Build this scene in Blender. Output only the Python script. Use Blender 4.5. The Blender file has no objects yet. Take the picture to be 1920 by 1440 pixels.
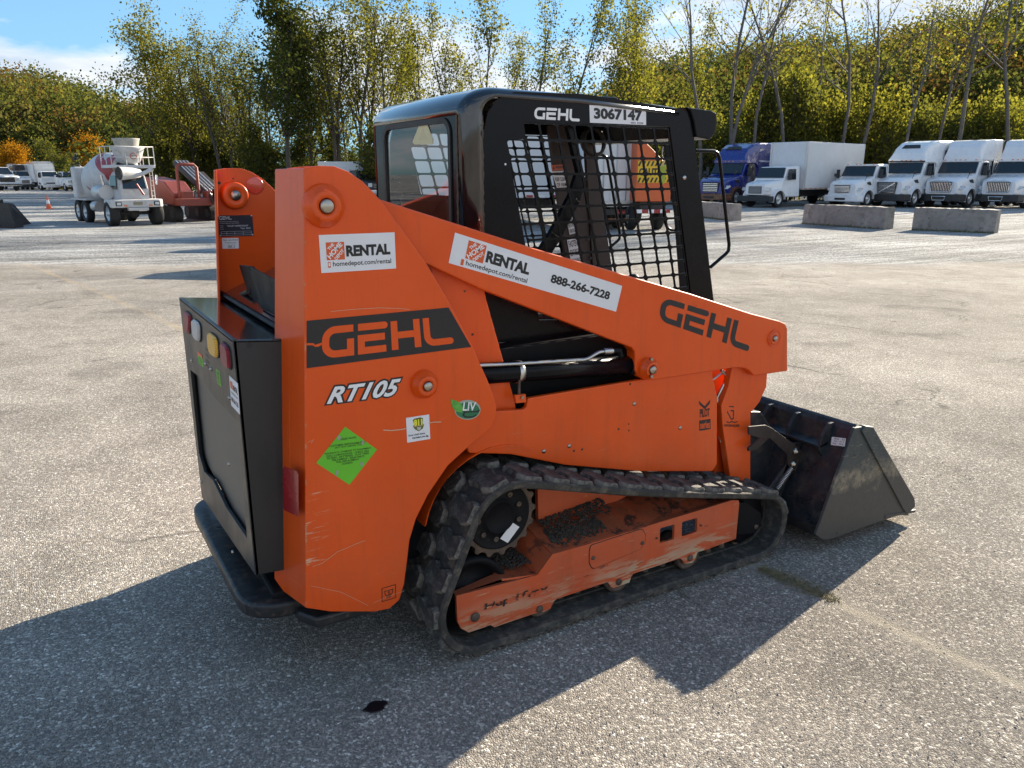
import bpy, bmesh, math, random
import numpy as np
from mathutils import Vector, Matrix
from mathutils.geometry import tessellate_polygon
R = math.radians
random.seed(7)
rng = np.random.default_rng(11)
sc = bpy.context.scene
col = sc.collection

# ------------------------------------------------------------------ camera
# world axes: X = loader's forward, Y = to the loader's left, Z up (metres)
F = 1442.0; HY = 326.0; YAW = R(31.5); EYE = 1.62
PIT = math.atan((720 - HY) / F)
vh = Vector((math.sin(YAW), math.cos(YAW), 0)); rt = Vector((math.cos(YAW), -math.sin(YAW), 0))
fw = vh * math.cos(PIT) - Vector((0, 0, 1)) * math.sin(PIT)
uu = vh * math.sin(PIT) + Vector((0, 0, 1)) * math.cos(PIT)
CAMP = Vector((0, 0, EYE))
cam = bpy.data.cameras.new('camera'); camo = bpy.data.objects.new('camera', cam); col.objects.link(camo)
cam.sensor_width = 36; cam.lens = F * 36 / 1920; cam.clip_start = 0.05; cam.clip_end = 3000
m = Matrix((rt, uu, -fw)).transposed().to_4x4(); m.translation = CAMP
camo.matrix_world = m
sc.camera = camo

# ------------------------------------------------------------------ light
SUN = Vector((2.58, 0.80, 1.0)).normalized()
SEL = math.asin(SUN.z); SAZ = math.atan2(SUN.x, SUN.y)
sun = bpy.data.lights.new('sun', 'SUN'); sun.energy = 5.0; sun.angle = R(0.55); sun.color = (1, .88, .70)
so = bpy.data.objects.new('sun', sun); col.objects.link(so)
so.rotation_euler = SUN.to_track_quat('Z', 'Y').to_euler()
world = bpy.data.worlds.new('World'); sc.world = world; world.use_nodes = True
vs = sc.view_settings; vs.view_transform = 'Standard'; vs.look = 'None'; vs.exposure = 1.48; vs.gamma = 1
vs.use_curve_mapping = False

def nd(nt, typ, **kw):
    n = nt.nodes.new(typ)
    for k, v in kw.items():
        if k.startswith('i_'):
            key = k[2:].replace('_', ' ')
            try: key = int(key)
            except ValueError: pass
            n.inputs[key].default_value = v
        else: setattr(n, k, v)
    return n
def ramp(nt, fac, stops):
    n = nt.nodes.new('ShaderNodeValToRGB'); e = n.color_ramp.elements
    while len(e) < len(stops): e.new(.5)
    for i, (p, c) in enumerate(stops):
        e[i].position = p
        e[i].color = (c, c, c, 1) if not hasattr(c, '__len__') else (*c[:3], 1)
    if fac is not None: nt.links.new(fac, n.inputs[0])
    return n
def mth(nt, op, a, b=None, clamp=False):
    n = nt.nodes.new('ShaderNodeMath'); n.operation = op; n.use_clamp = clamp
    for i, v in enumerate((a, b)):
        if v is None: continue
        if isinstance(v, (int, float)): n.inputs[i].default_value = v
        else: nt.links.new(v, n.inputs[i])
    return n.outputs[0]
def mixc(nt, f, a, b, mode='MIX'):
    n = nt.nodes.new('ShaderNodeMix'); n.data_type = 'RGBA'; n.blend_type = mode
    for i, v in ((0, f), (6, a), (7, b)):
        if isinstance(v, (int, float)): n.inputs[i].default_value = v
        elif isinstance(v, tuple): n.inputs[i].default_value = (*v[:3], 1)
        else: nt.links.new(v, n.inputs[i])
    return n.outputs[2]

def build_world():
    nt = world.node_tree; nt.nodes.clear()
    out = nt.nodes.new('ShaderNodeOutputWorld'); bg = nt.nodes.new('ShaderNodeBackground')
    sky = nt.nodes.new('ShaderNodeTexSky'); sky.sky_type = 'NISHITA'; sky.sun_disc = False
    sky.sun_elevation = SEL; sky.sun_rotation = SAZ; sky.air_density = 1.0; sky.dust_density = 0.35; sky.ozone_density = 1.6
    tc = nt.nodes.new('ShaderNodeTexCoord')
    sep = nt.nodes.new('ShaderNodeSeparateXYZ'); nt.links.new(tc.outputs['Generated'], sep.inputs[0])
    mp = nt.nodes.new('ShaderNodeMapping'); mp.inputs['Scale'].default_value = (1, 1, 3.6)
    mp.inputs['Location'].default_value = (.35, 1.3, .225)
    nt.links.new(tc.outputs['Generated'], mp.inputs[0])
    n1 = nd(nt, 'ShaderNodeTexNoise', i_Scale=2.6, i_Detail=9.0, i_Roughness=.56, i_Distortion=.35); nt.links.new(mp.outputs[0], n1.inputs['Vector'])
    n2 = nd(nt, 'ShaderNodeTexNoise', i_Scale=8.0, i_Detail=7.0, i_Roughness=.6); nt.links.new(mp.outputs[0], n2.inputs['Vector'])
    # more cloud to the right and, unseen, behind the viewer, added as fill light
    az = nd(nt, 'ShaderNodeVectorMath', operation='DOT_PRODUCT'); nt.links.new(tc.outputs['Generated'], az.inputs[0])
    az.inputs[1].default_value = tuple(rt * .6 - vh * .5)
    bias = mth(nt, 'ADD', mth(nt, 'MULTIPLY', az.outputs['Value'], .12), .105)
    low = mth(nt, 'MULTIPLY', mth(nt, 'SUBTRACT', .16, sep.outputs['Z']), .35)
    val = mth(nt, 'ADD', mth(nt, 'ADD', n1.outputs[0], bias), low)
    cl = ramp(nt, val, [(.485, 0), (.57, 1)])
    shade = ramp(nt, n2.outputs[0], [(.35, (2.0, 2.35, 2.8)), (.62, (3.1, 3.15, 3.2))])
    body = ramp(nt, n1.outputs[0], [(.45, 1.0), (.72, .72)])
    cc = mixc(nt, 1.0, shade.outputs[0], body.outputs[0], 'MULTIPLY')
    horiz = ramp(nt, sep.outputs['Z'], [(0.0, 0.0), (.015, 1)])
    msk = mth(nt, 'MULTIPLY', cl.outputs[0], horiz.outputs[0])
    msk = mth(nt, 'MULTIPLY', msk, .93)
    tint = mixc(nt, 1.0, sky.outputs[0], (.78, .98, 1.06), 'MULTIPLY')
    # the glow round the sun is softened: c / (1 + c / 4.6), channel by channel
    def vm(op, a, b):
        n = nt.nodes.new('ShaderNodeVectorMath'); n.operation = op
        for i, v in enumerate((a, b)):
            if isinstance(v, tuple): n.inputs[i].default_value = v
            else: nt.links.new(v, n.inputs[i])
        return n.outputs[0]
    tint = vm('DIVIDE', tint, vm('ADD', vm('MULTIPLY', tint, (1 / 1.5, 1 / 3.2, 1 / 5.5)), (1.0, 1.0, 1.0)))
    fin = mixc(nt, msk, tint, cc)
    nt.links.new(fin, bg.inputs[0]); bg.inputs[1].default_value = 0.135
    nt.links.new(bg.outputs[0], out.inputs[0])
build_world()

# ------------------------------------------------------------------ survey helpers (pixel of the photo + a real plane -> metres)
def ray(px, py): return fw + rt * ((px - 960) / F) + uu * ((720 - py) / F)
def onY(px, py, y): r = ray(px, py); return CAMP + r * (y / r.y)
def onX(px, py, x): r = ray(px, py); return CAMP + r * (x / r.x)
def onZ(px, py, z): r = ray(px, py); return CAMP + r * ((z - EYE) / r.z)
def ss(a, b, x):
    t = min(1, max(0, (x - a) / (b - a))); return t * t * (3 - 2 * t)
def ground(x, y):
    g = -.3 * math.tanh(.022 * (x - 1.07) / .3) if x > 1.07 else .05 * math.tanh(-.022 * (x - 1.07) / .05)
    g += -.04 * math.tanh(max(0, y - 2.2) * .5)
    g += -.38 * ss(12, 36, y) * (1 - ss(2, 18, x)) * (1 - .4 * ss(50, 90, y))
    return g
def onG(px, py):
    z = 0
    for _ in range(12):
        p = onZ(px, py, z); z = ground(p.x, p.y)
    return Vector((p.x, p.y, z))
def far(px, D, z=None):
    p = vh * D + rt * (D * (px - 960) / (F / math.cos(PIT)))
    return Vector((p.x, p.y, ground(p.x, p.y) if z is None else z))
def S(Y, pts): return [(onY(a, b, Y).x, onY(a, b, Y).z) for a, b in pts]

# ------------------------------------------------------------------ mesh builder
class MB:
    def __init__(s): s.v = []; s.f = []; s.sm = []
    def add(s, vs_, fs, smooth=False):
        o = len(s.v); s.v += [tuple(v) for v in vs_]; s.f += [tuple(i + o for i in f) for f in fs]; s.sm += [smooth] * len(fs); return s
    def box(s, x0, x1, y0, y1, z0, z1):
        vs_ = [(x, y, z) for x in (x0, x1) for y in (y0, y1) for z in (z0, z1)]
        return s.add(vs_, [(0, 1, 3, 2), (4, 6, 7, 5), (0, 4, 5, 1), (2, 3, 7, 6), (0, 2, 6, 4), (1, 5, 7, 3)])
    def obox(s, c, ax, ay, az):
        c = Vector(c); ax = Vector(ax); ay = Vector(ay); az = Vector(az)
        vs_ = [c + ax * i + ay * j + az * k for i in (-1, 1) for j in (-1, 1) for k in (-1, 1)]
        return s.add(vs_, [(0, 1, 3, 2), (4, 6, 7, 5), (0, 4, 5, 1), (2, 3, 7, 6), (0, 2, 6, 4), (1, 5, 7, 3)])
    def prism(s, loop, d, holes=(), smooth=False):
        """loop: 3D points (planar), extruded by vector d; holes: more loops"""
        d = Vector(d); loops = [[Vector(p) for p in l] for l in [loop] + list(holes)]
        allv = [p for l in loops for p in l]; n = len(allv)
        if holes:
            tris = tessellate_polygon(loops)
            ff = [tuple(t) for t in tris]
        else: ff = [tuple(range(n))]
        bk = [tuple(i + n for i in reversed(f)) for f in ff]
        side = []; o = 0
        for l in loops:
            k = len(l)
            side += [(o + i, o + (i + 1) % k, o + (i + 1) % k + n, o + i + n) for i in range(k)]
            o += k
        s.add(allv + [p + d for p in allv], ff + bk + side, smooth); return s
    def prY(s, pts, y0, y1, holes=()):   # outline in X-Z, thickness along Y
        return s.prism([(x, y0, z) for x, z in pts], (0, y1 - y0, 0), [[(x, y0, z) for x, z in h] for h in holes])
    def cyl(s, p0, p1, r0, r1=None, n=20, cap=True, smooth=True):
        p0 = Vector(p0); p1 = Vector(p1); r1 = r0 if r1 is None else r1
        d = (p1 - p0).normalized(); a = d.orthogonal().normalized(); b = d.cross(a)
        ring = lambda p, r: [p + (a * math.cos(t) + b * math.sin(t)) * r for t in [2 * math.pi * i / n for i in range(n)]]
        o = len(s.v)
        s.add(ring(p0, r0) + ring(p1, r1), [(i, (i + 1) % n, (i + 1) % n + n, i + n) for i in range(n)], smooth)
        if cap:
            s.f += [tuple(o + i for i in reversed(range(n))), tuple(o + n + i for i in range(n))]; s.sm += [False, False]
        return s
    def tube(s, pts, r, n=8, cap=True):
        pts = [Vector(p) for p in pts]; rs = r if hasattr(r, '__len__') else [r] * len(pts)
        t0 = (pts[1] - pts[0]).normalized(); a = t0.orthogonal().normalized(); vs_ = []
        for i, p in enumerate(pts):
            t = ((pts[min(i + 1, len(pts) - 1)] - pts[max(i - 1, 0)])).normalized()
            a = (a - t * a.dot(t)).normalized(); b = t.cross(a)
            vs_ += [p + (a * math.cos(2 * math.pi * k / n) + b * math.sin(2 * math.pi * k / n)) * rs[i] for k in range(n)]
        fs = [(i * n + k, i * n + (k + 1) % n, (i + 1) * n + (k + 1) % n, (i + 1) * n + k) for i in range(len(pts) - 1) for k in range(n)]
        s.add(vs_, fs, True)
        if cap: s.add(vs_[:n], [tuple(reversed(range(n)))]); s.add(vs_[-n:], [tuple(range(n))])
        return s
    def lathe(s, c, ax, prof, n=28):   # prof: (distance along ax, radius)
        c = Vector(c); ax = Vector(ax).normalized(); a = ax.orthogonal().normalized(); b = ax.cross(a)
        vs_ = [c + ax * h + (a * math.cos(2 * math.pi * k / n) + b * math.sin(2 * math.pi * k / n)) * r for h, r in prof for k in range(n)]
        fs = [(i * n + k, i * n + (k + 1) % n, (i + 1) * n + (k + 1) % n, (i + 1) * n + k) for i in range(len(prof) - 1) for k in range(n)]
        return s.add(vs_, fs, True)
    def loft(s, rings, cap=True, smooth=False):
        n = len(rings[0]); vs_ = [p for r_ in rings for p in r_]
        fs = [(i * n + k, i * n + (k + 1) % n, (i + 1) * n + (k + 1) % n, (i + 1) * n + k) for i in range(len(rings) - 1) for k in range(n)]
        s.add(vs_, fs, smooth)
        if cap: s.add(rings[0], [tuple(reversed(range(n)))]); s.add(rings[-1], [tuple(range(n))])
        return s
    def build(s, name, mat, parent=None, bevel=0, seg=2, origin=None, fix=True, angle=35, autosm=False):
        me = bpy.data.meshes.new(name)
        o_ = Vector(origin) if origin is not None else (ORG if parent is not None else Vector((0, 0, 0)))
        me.from_pydata([(v[0] - o_.x, v[1] - o_.y, v[2] - o_.z) for v in s.v], [], s.f)
        me.polygons.foreach_set('use_smooth', s.sm)
        if fix:
            bm = bmesh.new(); bm.from_mesh(me); bmesh.ops.recalc_face_normals(bm, faces=bm.faces); bm.to_mesh(me); bm.free()
        me.materials.append(mat); me.update()
        o = bpy.data.objects.new(name, me); col.objects.link(o)
        if parent is not None: o.parent = parent
        if bevel:
            b = o.modifiers.new('bevel', 'BEVEL'); b.width = bevel; b.segments = seg; b.limit_method = 'ANGLE'; b.angle_limit = R(angle)
            b.harden_normals = False
        return o
ORG = Vector((0, 0, 0))
def thing(name, label, cat, loc=(0, 0, 0), rz=0, group=None):
    o = bpy.data.objects.new(name, None); col.objects.link(o); o.location = loc; o.rotation_euler = (0, 0, rz); o.empty_display_size = .3
    o['label'] = label; o['category'] = cat
    if group: o['group'] = group
    return o
def tag(o, label, cat, group=None):
    o['label'] = label; o['category'] = cat
    if group: o['group'] = group
    return o
def copy_tree(o, parent=None):
    c = o.copy(); col.objects.link(c); c.parent = parent
    for ch in list(o.children): copy_tree(ch, c)
    return c
def rrect(x0, z0, x1, z1, r, n=5):
    pts = []
    for cx, cz, a0 in ((x1 - r, z1 - r, 0), (x0 + r, z1 - r, 90), (x0 + r, z0 + r, 180), (x1 - r, z0 + r, 270)):
        for i in range(n + 1):
            a = R(a0 + 90 * i / n); pts.append((cx + r * math.cos(a), cz + r * math.sin(a)))
    return pts
def smoothpoly(pts, it=2):
    for _ in range(it):
        q = []
        for i in range(len(pts)):
            a = pts[i]; b = pts[(i + 1) % len(pts)]
            q += [tuple(a[k] * .75 + b[k] * .25 for k in range(len(a))), tuple(a[k] * .25 + b[k] * .75 for k in range(len(a)))]
        pts = q
    return pts
def roundcorners(pts, radii, n=4):
    """pts 2D; radii list (0 = sharp)"""
    out = []
    k = len(pts)
    for i in range(k):
        r = radii[i] if hasattr(radii, '__len__') else radii
        p = Vector(pts[i]); a = Vector(pts[i - 1]) - p; b = Vector(pts[(i + 1) % k]) - p
        if not r: out.append(tuple(p)); continue
        ra = min(r, a.length * .49); rb = min(r, b.length * .49)
        A = p + a.normalized() * ra; B = p + b.normalized() * rb
        for j in range(n + 1):
            t = j / n; out.append(tuple(A * (1 - t) ** 2 + p * 2 * t * (1 - t) + B * t * t))
    return out

# ------------------------------------------------------------------ materials
def newmat(name):
    m_ = bpy.data.materials.new(name); m_.use_nodes = True; nt = m_.node_tree
    return m_, nt, nt.nodes['Principled BSDF']
def simple(name, c, rough=.5, metal=0, spec=.5, noise=.0, nscale=8, bump=0, bscale=60, coat=0, dirt=None, rvar=.1):
    m_, nt, b = newmat(name)
    b.inputs['Roughness'].default_value = rough; b.inputs['Metallic'].default_value = metal
    b.inputs['Specular IOR Level'].default_value = spec; b.inputs['Coat Weight'].default_value = coat; b.inputs['Coat Roughness'].default_value = .08
    tc = nt.nodes.new('ShaderNodeTexCoord')
    n = nd(nt, 'ShaderNodeTexNoise', i_Scale=nscale, i_Detail=6.0, i_Roughness=.65); nt.links.new(tc.outputs['Object'], n.inputs['Vector'])
    k = noise
    c0 = tuple(max(0, x * (1 - k)) for x in c); c1 = tuple(min(1, x * (1 + k)) for x in c)
    r_ = ramp(nt, n.outputs[0], [(.3, c0), (.7, c1)]); cout = r_.outputs[0]
    if dirt:
        dcol, lo, hi = dirt
        n2 = nd(nt, 'ShaderNodeTexNoise', i_Scale=nscale * 2.3, i_Detail=8.0, i_Roughness=.75); nt.links.new(tc.outputs['Object'], n2.inputs['Vector'])
        rr = ramp(nt, n2.outputs[0], [(lo, 0), (hi, 1)]); cout = mixc(nt, rr.outputs[0], cout, dcol)
    nt.links.new(cout, b.inputs['Base Color'])
    rr = ramp(nt, n.outputs[0], [(.3, max(0, rough - rvar)), (.7, min(1, rough + rvar))]); nt.links.new(rr.outputs[0], b.inputs['Roughness'])
    if bump:
        nb = nd(nt, 'ShaderNodeTexNoise', i_Scale=bscale, i_Detail=4.0); nt.links.new(tc.outputs['Object'], nb.inputs['Vector'])
        bp = nd(nt, 'ShaderNodeBump', i_Strength=bump, i_Distance=.01); nt.links.new(nb.outputs[0], bp.inputs['Height']); nt.links.new(bp.outputs[0], b.inputs['Normal'])
    return m_

def scratchmask(nt, vec, scale, ang, stretch, lo, hi, seed=0):
    mp = nt.nodes.new('ShaderNodeMapping'); mp.vector_type = 'POINT'
    mp.inputs['Rotation'].default_value = (0, R(ang), 0); mp.inputs['Scale'].default_value = (1, 1, stretch); mp.inputs['Location'].default_value = (seed, seed * .3, seed * .7)
    nt.links.new(vec, mp.inputs[0])
    n = nd(nt, 'ShaderNodeTexNoise', i_Scale=scale, i_Detail=5.0, i_Roughness=.7, i_Distortion=.4); nt.links.new(mp.outputs[0], n.inputs['Vector'])
    return ramp(nt, n.outputs[0], [(lo, 0), (hi, 1)]).outputs[0]

def orange_paint(name, base=(.76, .084, .004), wear=0.0, dust=0.0, edge=False):
    m_, nt, b = newmat(name)
    tc = nt.nodes.new('ShaderNodeTexCoord'); vec = tc.outputs['Object']
    n = nd(nt, 'ShaderNodeTexNoise', i_Scale=3.0, i_Detail=6.0, i_Roughness=.6); nt.links.new(vec, n.inputs['Vector'])
    c = ramp(nt, n.outputs[0], [(.3, tuple(x * .93 for x in base)), (.7, tuple(min(1, x * 1.06) for x in base))]).outputs[0]
    sep = nt.nodes.new('ShaderNodeSeparateXYZ'); nt.links.new(vec, sep.inputs[0])
    # general dust film, denser low down
    nz = nd(nt, 'ShaderNodeTexNoise', i_Scale=7.0, i_Detail=8.0, i_Roughness=.7); nt.links.new(vec, nz.inputs['Vector'])
    zz = ramp(nt, sep.outputs['Z'], [(.05, 1.0), (.9, 0.0)]).outputs[0]
    dm = mth(nt, 'MULTIPLY', mth(nt, 'MULTIPLY', ramp(nt, nz.outputs[0], [(.38, 0), (.75, 1)]).outputs[0], zz), .35 + dust)
    c = mixc(nt, mth(nt, 'MULTIPLY', dm, .8, True), c, (.30, .13, .07))
    fade = ramp(nt, n.outputs[0], [(.42, 0), (.75, 1)]).outputs[0]; c = mixc(nt, mth(nt, 'MULTIPLY', fade, .07), c, (.62, .22, .10))
    # rain-washed grime running down
    ms = nt.nodes.new('ShaderNodeMapping'); ms.inputs['Scale'].default_value = (26, 26, 1.3); nt.links.new(vec, ms.inputs[0])
    gs = nd(nt, 'ShaderNodeTexNoise', i_Scale=1.0, i_Detail=5.0, i_Roughness=.7); nt.links.new(ms.outputs[0], gs.inputs['Vector'])
    c = mixc(nt, mth(nt, 'MULTIPLY', ramp(nt, gs.outputs[0], [(.52, 0), (.74, 1)]).outputs[0], mth(nt, 'MULTIPLY', nz.outputs[0], .42)), c, (.22, .060, .022))
    # fine scratches
    s1 = scratchmask(nt, vec, 9, 12, 14, .66, .70, 1.3); s2 = scratchmask(nt, vec, 7, -24, 16, .68, .71, 4.2)
    sm = mth(nt, 'MULTIPLY', mth(nt, 'MAXIMUM', s1, s2), mth(nt, 'ADD', mth(nt, 'MULTIPLY', zz, .55), .14 + wear))
    c = mixc(nt, mth(nt, 'MULTIPLY', sm, 1.0, True), c, (.55, .33, .20))
    rgh = mth(nt, 'ADD', mth(nt, 'MULTIPLY', nz.outputs[0], .18), .24 + dust * .3 + wear * .1)
    if wear > .2:
        # worn to primer along the lower edge of the track frame
        nw = scratchmask(nt, vec, 4.2, 4, 7, .47, .53, 7.1)
        low = ramp(nt, sep.outputs['Z'], [(.09, 1), (.20, 0)]).outputs[0]
        big = nd(nt, 'ShaderNodeTexNoise', i_Scale=3.2, i_Detail=3.0); nt.links.new(vec, big.inputs['Vector'])
        wm = mth(nt, 'MULTIPLY', mth(nt, 'MULTIPLY', nw, low), ramp(nt, big.outputs[0], [(.36, .15), (.55, 1)]).outputs[0])
        c = mixc(nt, mth(nt, 'MULTIPLY', wm, 1.0, True), c, (.50, .40, .26))
        nk = scratchmask(nt, vec, 5.5, -8, 9, .64, .68, 2.1)
        c = mixc(nt, mth(nt, 'MULTIPLY', nk, .6), c, (.52, .36, .24))
        gm = nt.nodes.new('ShaderNodeNewGeometry'); sn = nt.nodes.new('ShaderNodeSeparateXYZ'); nt.links.new(gm.outputs['Normal'], sn.inputs[0])
        upf = ramp(nt, sn.outputs['Z'], [(.35, 0), (.8, 1)]).outputs[0]
        c = mixc(nt, mth(nt, 'MULTIPLY', upf, mth(nt, 'ADD', mth(nt, 'MULTIPLY', nz.outputs[0], .9), .05)), c, (.17, .075, .045))
        nk2 = nd(nt, 'ShaderNodeTexNoise', i_Scale=11.0, i_Detail=8.0, i_Roughness=.75); nt.links.new(vec, nk2.inputs['Vector'])
        c = mixc(nt, mth(nt, 'MULTIPLY', upf, ramp(nt, nk2.outputs[0], [(.54, 0), (.60, .9)]).outputs[0]), c, (.035, .03, .026))
        nd2 = scratchmask(nt, vec, 6, 6, 5, .66, .70, 12.1)
        c = mixc(nt, mth(nt, 'MULTIPLY', nd2, .75), c, (.05, .04, .035))
    if edge:
        # chipped bend of the tower plate, and scuffs beside it
        ed = nt.nodes.new('ShaderNodeMath'); ed.operation = 'MULTIPLY_ADD'
        ed.inputs[1].default_value = -.066; ed.inputs[2].default_value = 0
        nt.links.new(sep.outputs['Z'], ed.inputs[0])
        xe = mth(nt, 'SUBTRACT', mth(nt, 'SUBTRACT', sep.outputs['X'], EDGEX - ORG.x), mth(nt, 'MULTIPLY', sep.outputs['Z'], EDGEK))
        near_ = ramp(nt, mth(nt, 'ABSOLUTE', xe), [(.0, 1), (.007, 0)]).outputs[0]
        nb = nd(nt, 'ShaderNodeTexNoise', i_Scale=26.0, i_Detail=6.0, i_Roughness=.7); nt.links.new(vec, nb.inputs['Vector'])
        ch = mth(nt, 'MULTIPLY', near_, ramp(nt, nb.outputs[0], [(.55, 0), (.6, 1)]).outputs[0])
        c = mixc(nt, ch, c, (.42, .28, .15))
        side = ramp(nt, xe, [(0, 1), (.085, 0)]).outputs[0]
        zb = nt.nodes.new('ShaderNodeMath'); zb.operation = 'COMPARE'; zb.inputs[1].default_value = .56; zb.inputs[2].default_value = .13
        nt.links.new(sep.outputs['Z'], zb.inputs[0])
        sc_ = scratchmask(nt, vec, 9, 3, 9, .56, .63, 3.3)
        posx = ramp(nt, xe, [(-.0005, 0), (.0005, 1)]).outputs[0]
        scm = mth(nt, 'MULTIPLY', mth(nt, 'MULTIPLY', mth(nt, 'MULTIPLY', sc_, side), zb.outputs[0]), posx)
        c = mixc(nt, scm, c, (.62, .45, .30))
    nt.links.new(c, b.inputs['Base Color']); nt.links.new(rgh, b.inputs['Roughness'])
    b.inputs['Specular IOR Level'].default_value = .35
    b.inputs['Coat Weight'].default_value = .18 if dust < .2 else .05; b.inputs['Coat Roughness'].default_value = .12
    nb = nd(nt, 'ShaderNodeTexNoise', i_Scale=120.0, i_Detail=2.0); nt.links.new(vec, nb.inputs['Vector'])
    nb2 = nd(nt, 'ShaderNodeTexNoise', i_Scale=2.2, i_Detail=2.0); nt.links.new(vec, nb2.inputs['Vector'])
    h = mth(nt, 'ADD', mth(nt, 'MULTIPLY', nb.outputs[0], .03), mth(nt, 'MULTIPLY', nb2.outputs[0], .55))
    bp = nd(nt, 'ShaderNodeBump', i_Strength=.35, i_Distance=.012); nt.links.new(h, bp.inputs['Height']); nt.links.new(bp.outputs[0], b.inputs['Normal'])
    return m_
# ------------------------------------------------------------------ the loader's reference planes
YT = 2.15                                   # outer face of the near tower plate
_c0 = onY(570, 315, YT); _c1 = onY(573, 1140, YT)
EDGEK = (_c0.x - _c1.x) / (_c0.z - _c1.z); EDGEX = _c0.x - EDGEK * _c0.z
YC = 2.755                                  # centre line
ORG = Vector((1.8, YC, 0))
M = {}
M['orange'] = orange_paint('orange_paint')
M['orange_tower'] = orange_paint('orange_paint_tower', edge=True)
M['orange_frame'] = orange_paint('orange_paint_track_frame', base=(.58, .095, .03), wear=.45, dust=.3)
M['black'] = simple('black_gloss_paint', (.0045, .005, .007), .24, spec=.14, noise=.25, nscale=5, coat=.06, dirt=((.03, .026, .024), .64, .98), bump=.05, bscale=14)
M['blackm'] = simple('black_matt_paint', (.008, .0085, .010), .5, spec=.12, noise=.25, nscale=6, dirt=((.09, .08, .07), .6, .95), bump=.05)
M['gloss'] = simple('black_high_gloss', (.006, .007, .010), .14, spec=.5, noise=.2, nscale=5, coat=1.0, bump=.05, bscale=10, rvar=.05)
M['door'] = simple('grey_black_powder_coat', (.020, .022, .024), .42, noise=.18, nscale=4, dirt=((.10, .09, .08), .64, .95), bump=.06, bscale=90)
M['bumper'] = simple('worn_black_steel', (.018, .018, .019), .42, noise=.4, nscale=9, dirt=((.16, .10, .07), .52, .72), bump=.15, bscale=40)
M['rubber'] = simple('track_rubber', (.042, .040, .037), .82, noise=.35, nscale=9, dirt=((.16, .135, .105), .48, .74), bump=.5, bscale=45, spec=.35)
M['lug'] = simple('lug_rubber_worn', (.044, .042, .040), .75, noise=.4, nscale=14, dirt=((.17, .145, .115), .50, .72), bump=.7, bscale=70, spec=.4)
def lugmat():
    m_ = M['lug']; nt = m_.node_tree; b = nt.nodes['Principled BSDF']; src = b.inputs['Base Color'].links[0].from_socket
    g = nt.nodes.new('ShaderNodeNewGeometry'); tc = nt.nodes.new('ShaderNodeTexCoord'); n = nd(nt, 'ShaderNodeTexNoise', i_Scale=45.0, i_Detail=5.0); nt.links.new(tc.outputs['Object'], n.inputs['Vector'])
    e = ramp(nt, g.outputs['Pointiness'], [(.505, 0), (.56, 1)]).outputs[0]
    e = mth(nt, 'MULTIPLY', e, ramp(nt, n.outputs[0], [(.4, .1), (.62, 1)]).outputs[0])
    nt.links.new(mixc(nt, mth(nt, 'MULTIPLY', e, .8), src, (.27, .24, .20)), b.inputs['Base Color'])
lugmat()
M['steel'] = simple('bright_pin_steel', (.42, .38, .32), .32, metal=1, noise=.2)
M['zinc'] = simple('zinc_pipe', (.55, .54, .52), .3, metal=1, noise=.15)
M['castiron'] = simple('rusty_cast_steel', (.10, .075, .06), .62, metal=.4, noise=.4, nscale=20, dirt=((.22, .13, .08), .5, .8), bump=.3)
M['bucket'] = simple('worn_bucket_steel', (.058, .054, .050), .5, metal=.25, noise=.45, nscale=5, dirt=((.23, .18, .12), .52, .66), bump=.25, bscale=30)
M['bucketdark'] = simple('bucket_back_paint', (.018, .021, .025), .36, noise=.4, nscale=8, dirt=((.085, .065, .05), .50, .75), bump=.25, bscale=30, rvar=.15)
def bucketmat():
    m_, nt, b = newmat('bucket_side_steel'); tc = nt.nodes.new('ShaderNodeTexCoord'); vec = tc.outputs['Object']; sep = nt.nodes.new('ShaderNodeSeparateXYZ'); nt.links.new(vec, sep.inputs[0])
    n = nd(nt, 'ShaderNodeTexNoise', i_Scale=9.0, i_Detail=7.0, i_Roughness=.7); nt.links.new(vec, n.inputs['Vector'])
    f = nd(nt, 'ShaderNodeTexNoise', i_Scale=40.0, i_Detail=6.0, i_Roughness=.7); nt.links.new(vec, f.inputs['Vector'])
    c = ramp(nt, f.outputs[0], [(.3, (.032, .040, .042)), (.7, (.058, .066, .066))]).outputs[0]
    for a_, sd in ((62, 1.0), (20, 5.0), (-50, 9.0)): c = mixc(nt, mth(nt, 'MULTIPLY', scratchmask(nt, vec, 14, a_, 10, .62, .68, sd), .8), c, (.22, .20, .16))
    lvl = mth(nt, 'ADD', sep.outputs['Z'], mth(nt, 'MULTIPLY', mth(nt, 'SUBTRACT', n.outputs[0], .5), .30))
    tan = ramp(nt, lvl, [(.23, 0), (.27, 1), (.29, 1), (.36, 0)]).outputs[0]; low = ramp(nt, lvl, [(.24, 1), (.28, 0)]).outputs[0]
    c = mixc(nt, low, c, mixc(nt, f.outputs[0], (.050, .045, .040), (.085, .076, .066)))
    c = mixc(nt, mth(nt, 'MULTIPLY', tan, ramp(nt, f.outputs[0], [(.38, .2), (.6, 1)]).outputs[0]), c, (.25, .205, .14))
    nt.links.new(c, b.inputs['Base Color']); b.inputs['Roughness'].default_value = .6
    bp = nd(nt, 'ShaderNodeBump', i_Strength=.25, i_Distance=.006); nt.links.new(f.outputs[0], bp.inputs['Height']); nt.links.new(bp.outputs[0], b.inputs['Normal']); return m_
M['bucket'] = bucketmat()
M['rust'] = simple('rusty_plate', (.042, .028, .024), .6, metal=.2, noise=.4, nscale=12, bump=.2)
M['white'] = simple('sticker_white', (.74, .74, .76), .42, noise=.03, dirt=((.45, .38, .30), .72, .95))
M['whiteclean'] = simple('white_print', (.80, .80, .80), .4)
M['print'] = simple('black_print', (.012, .012, .014), .45)
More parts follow.
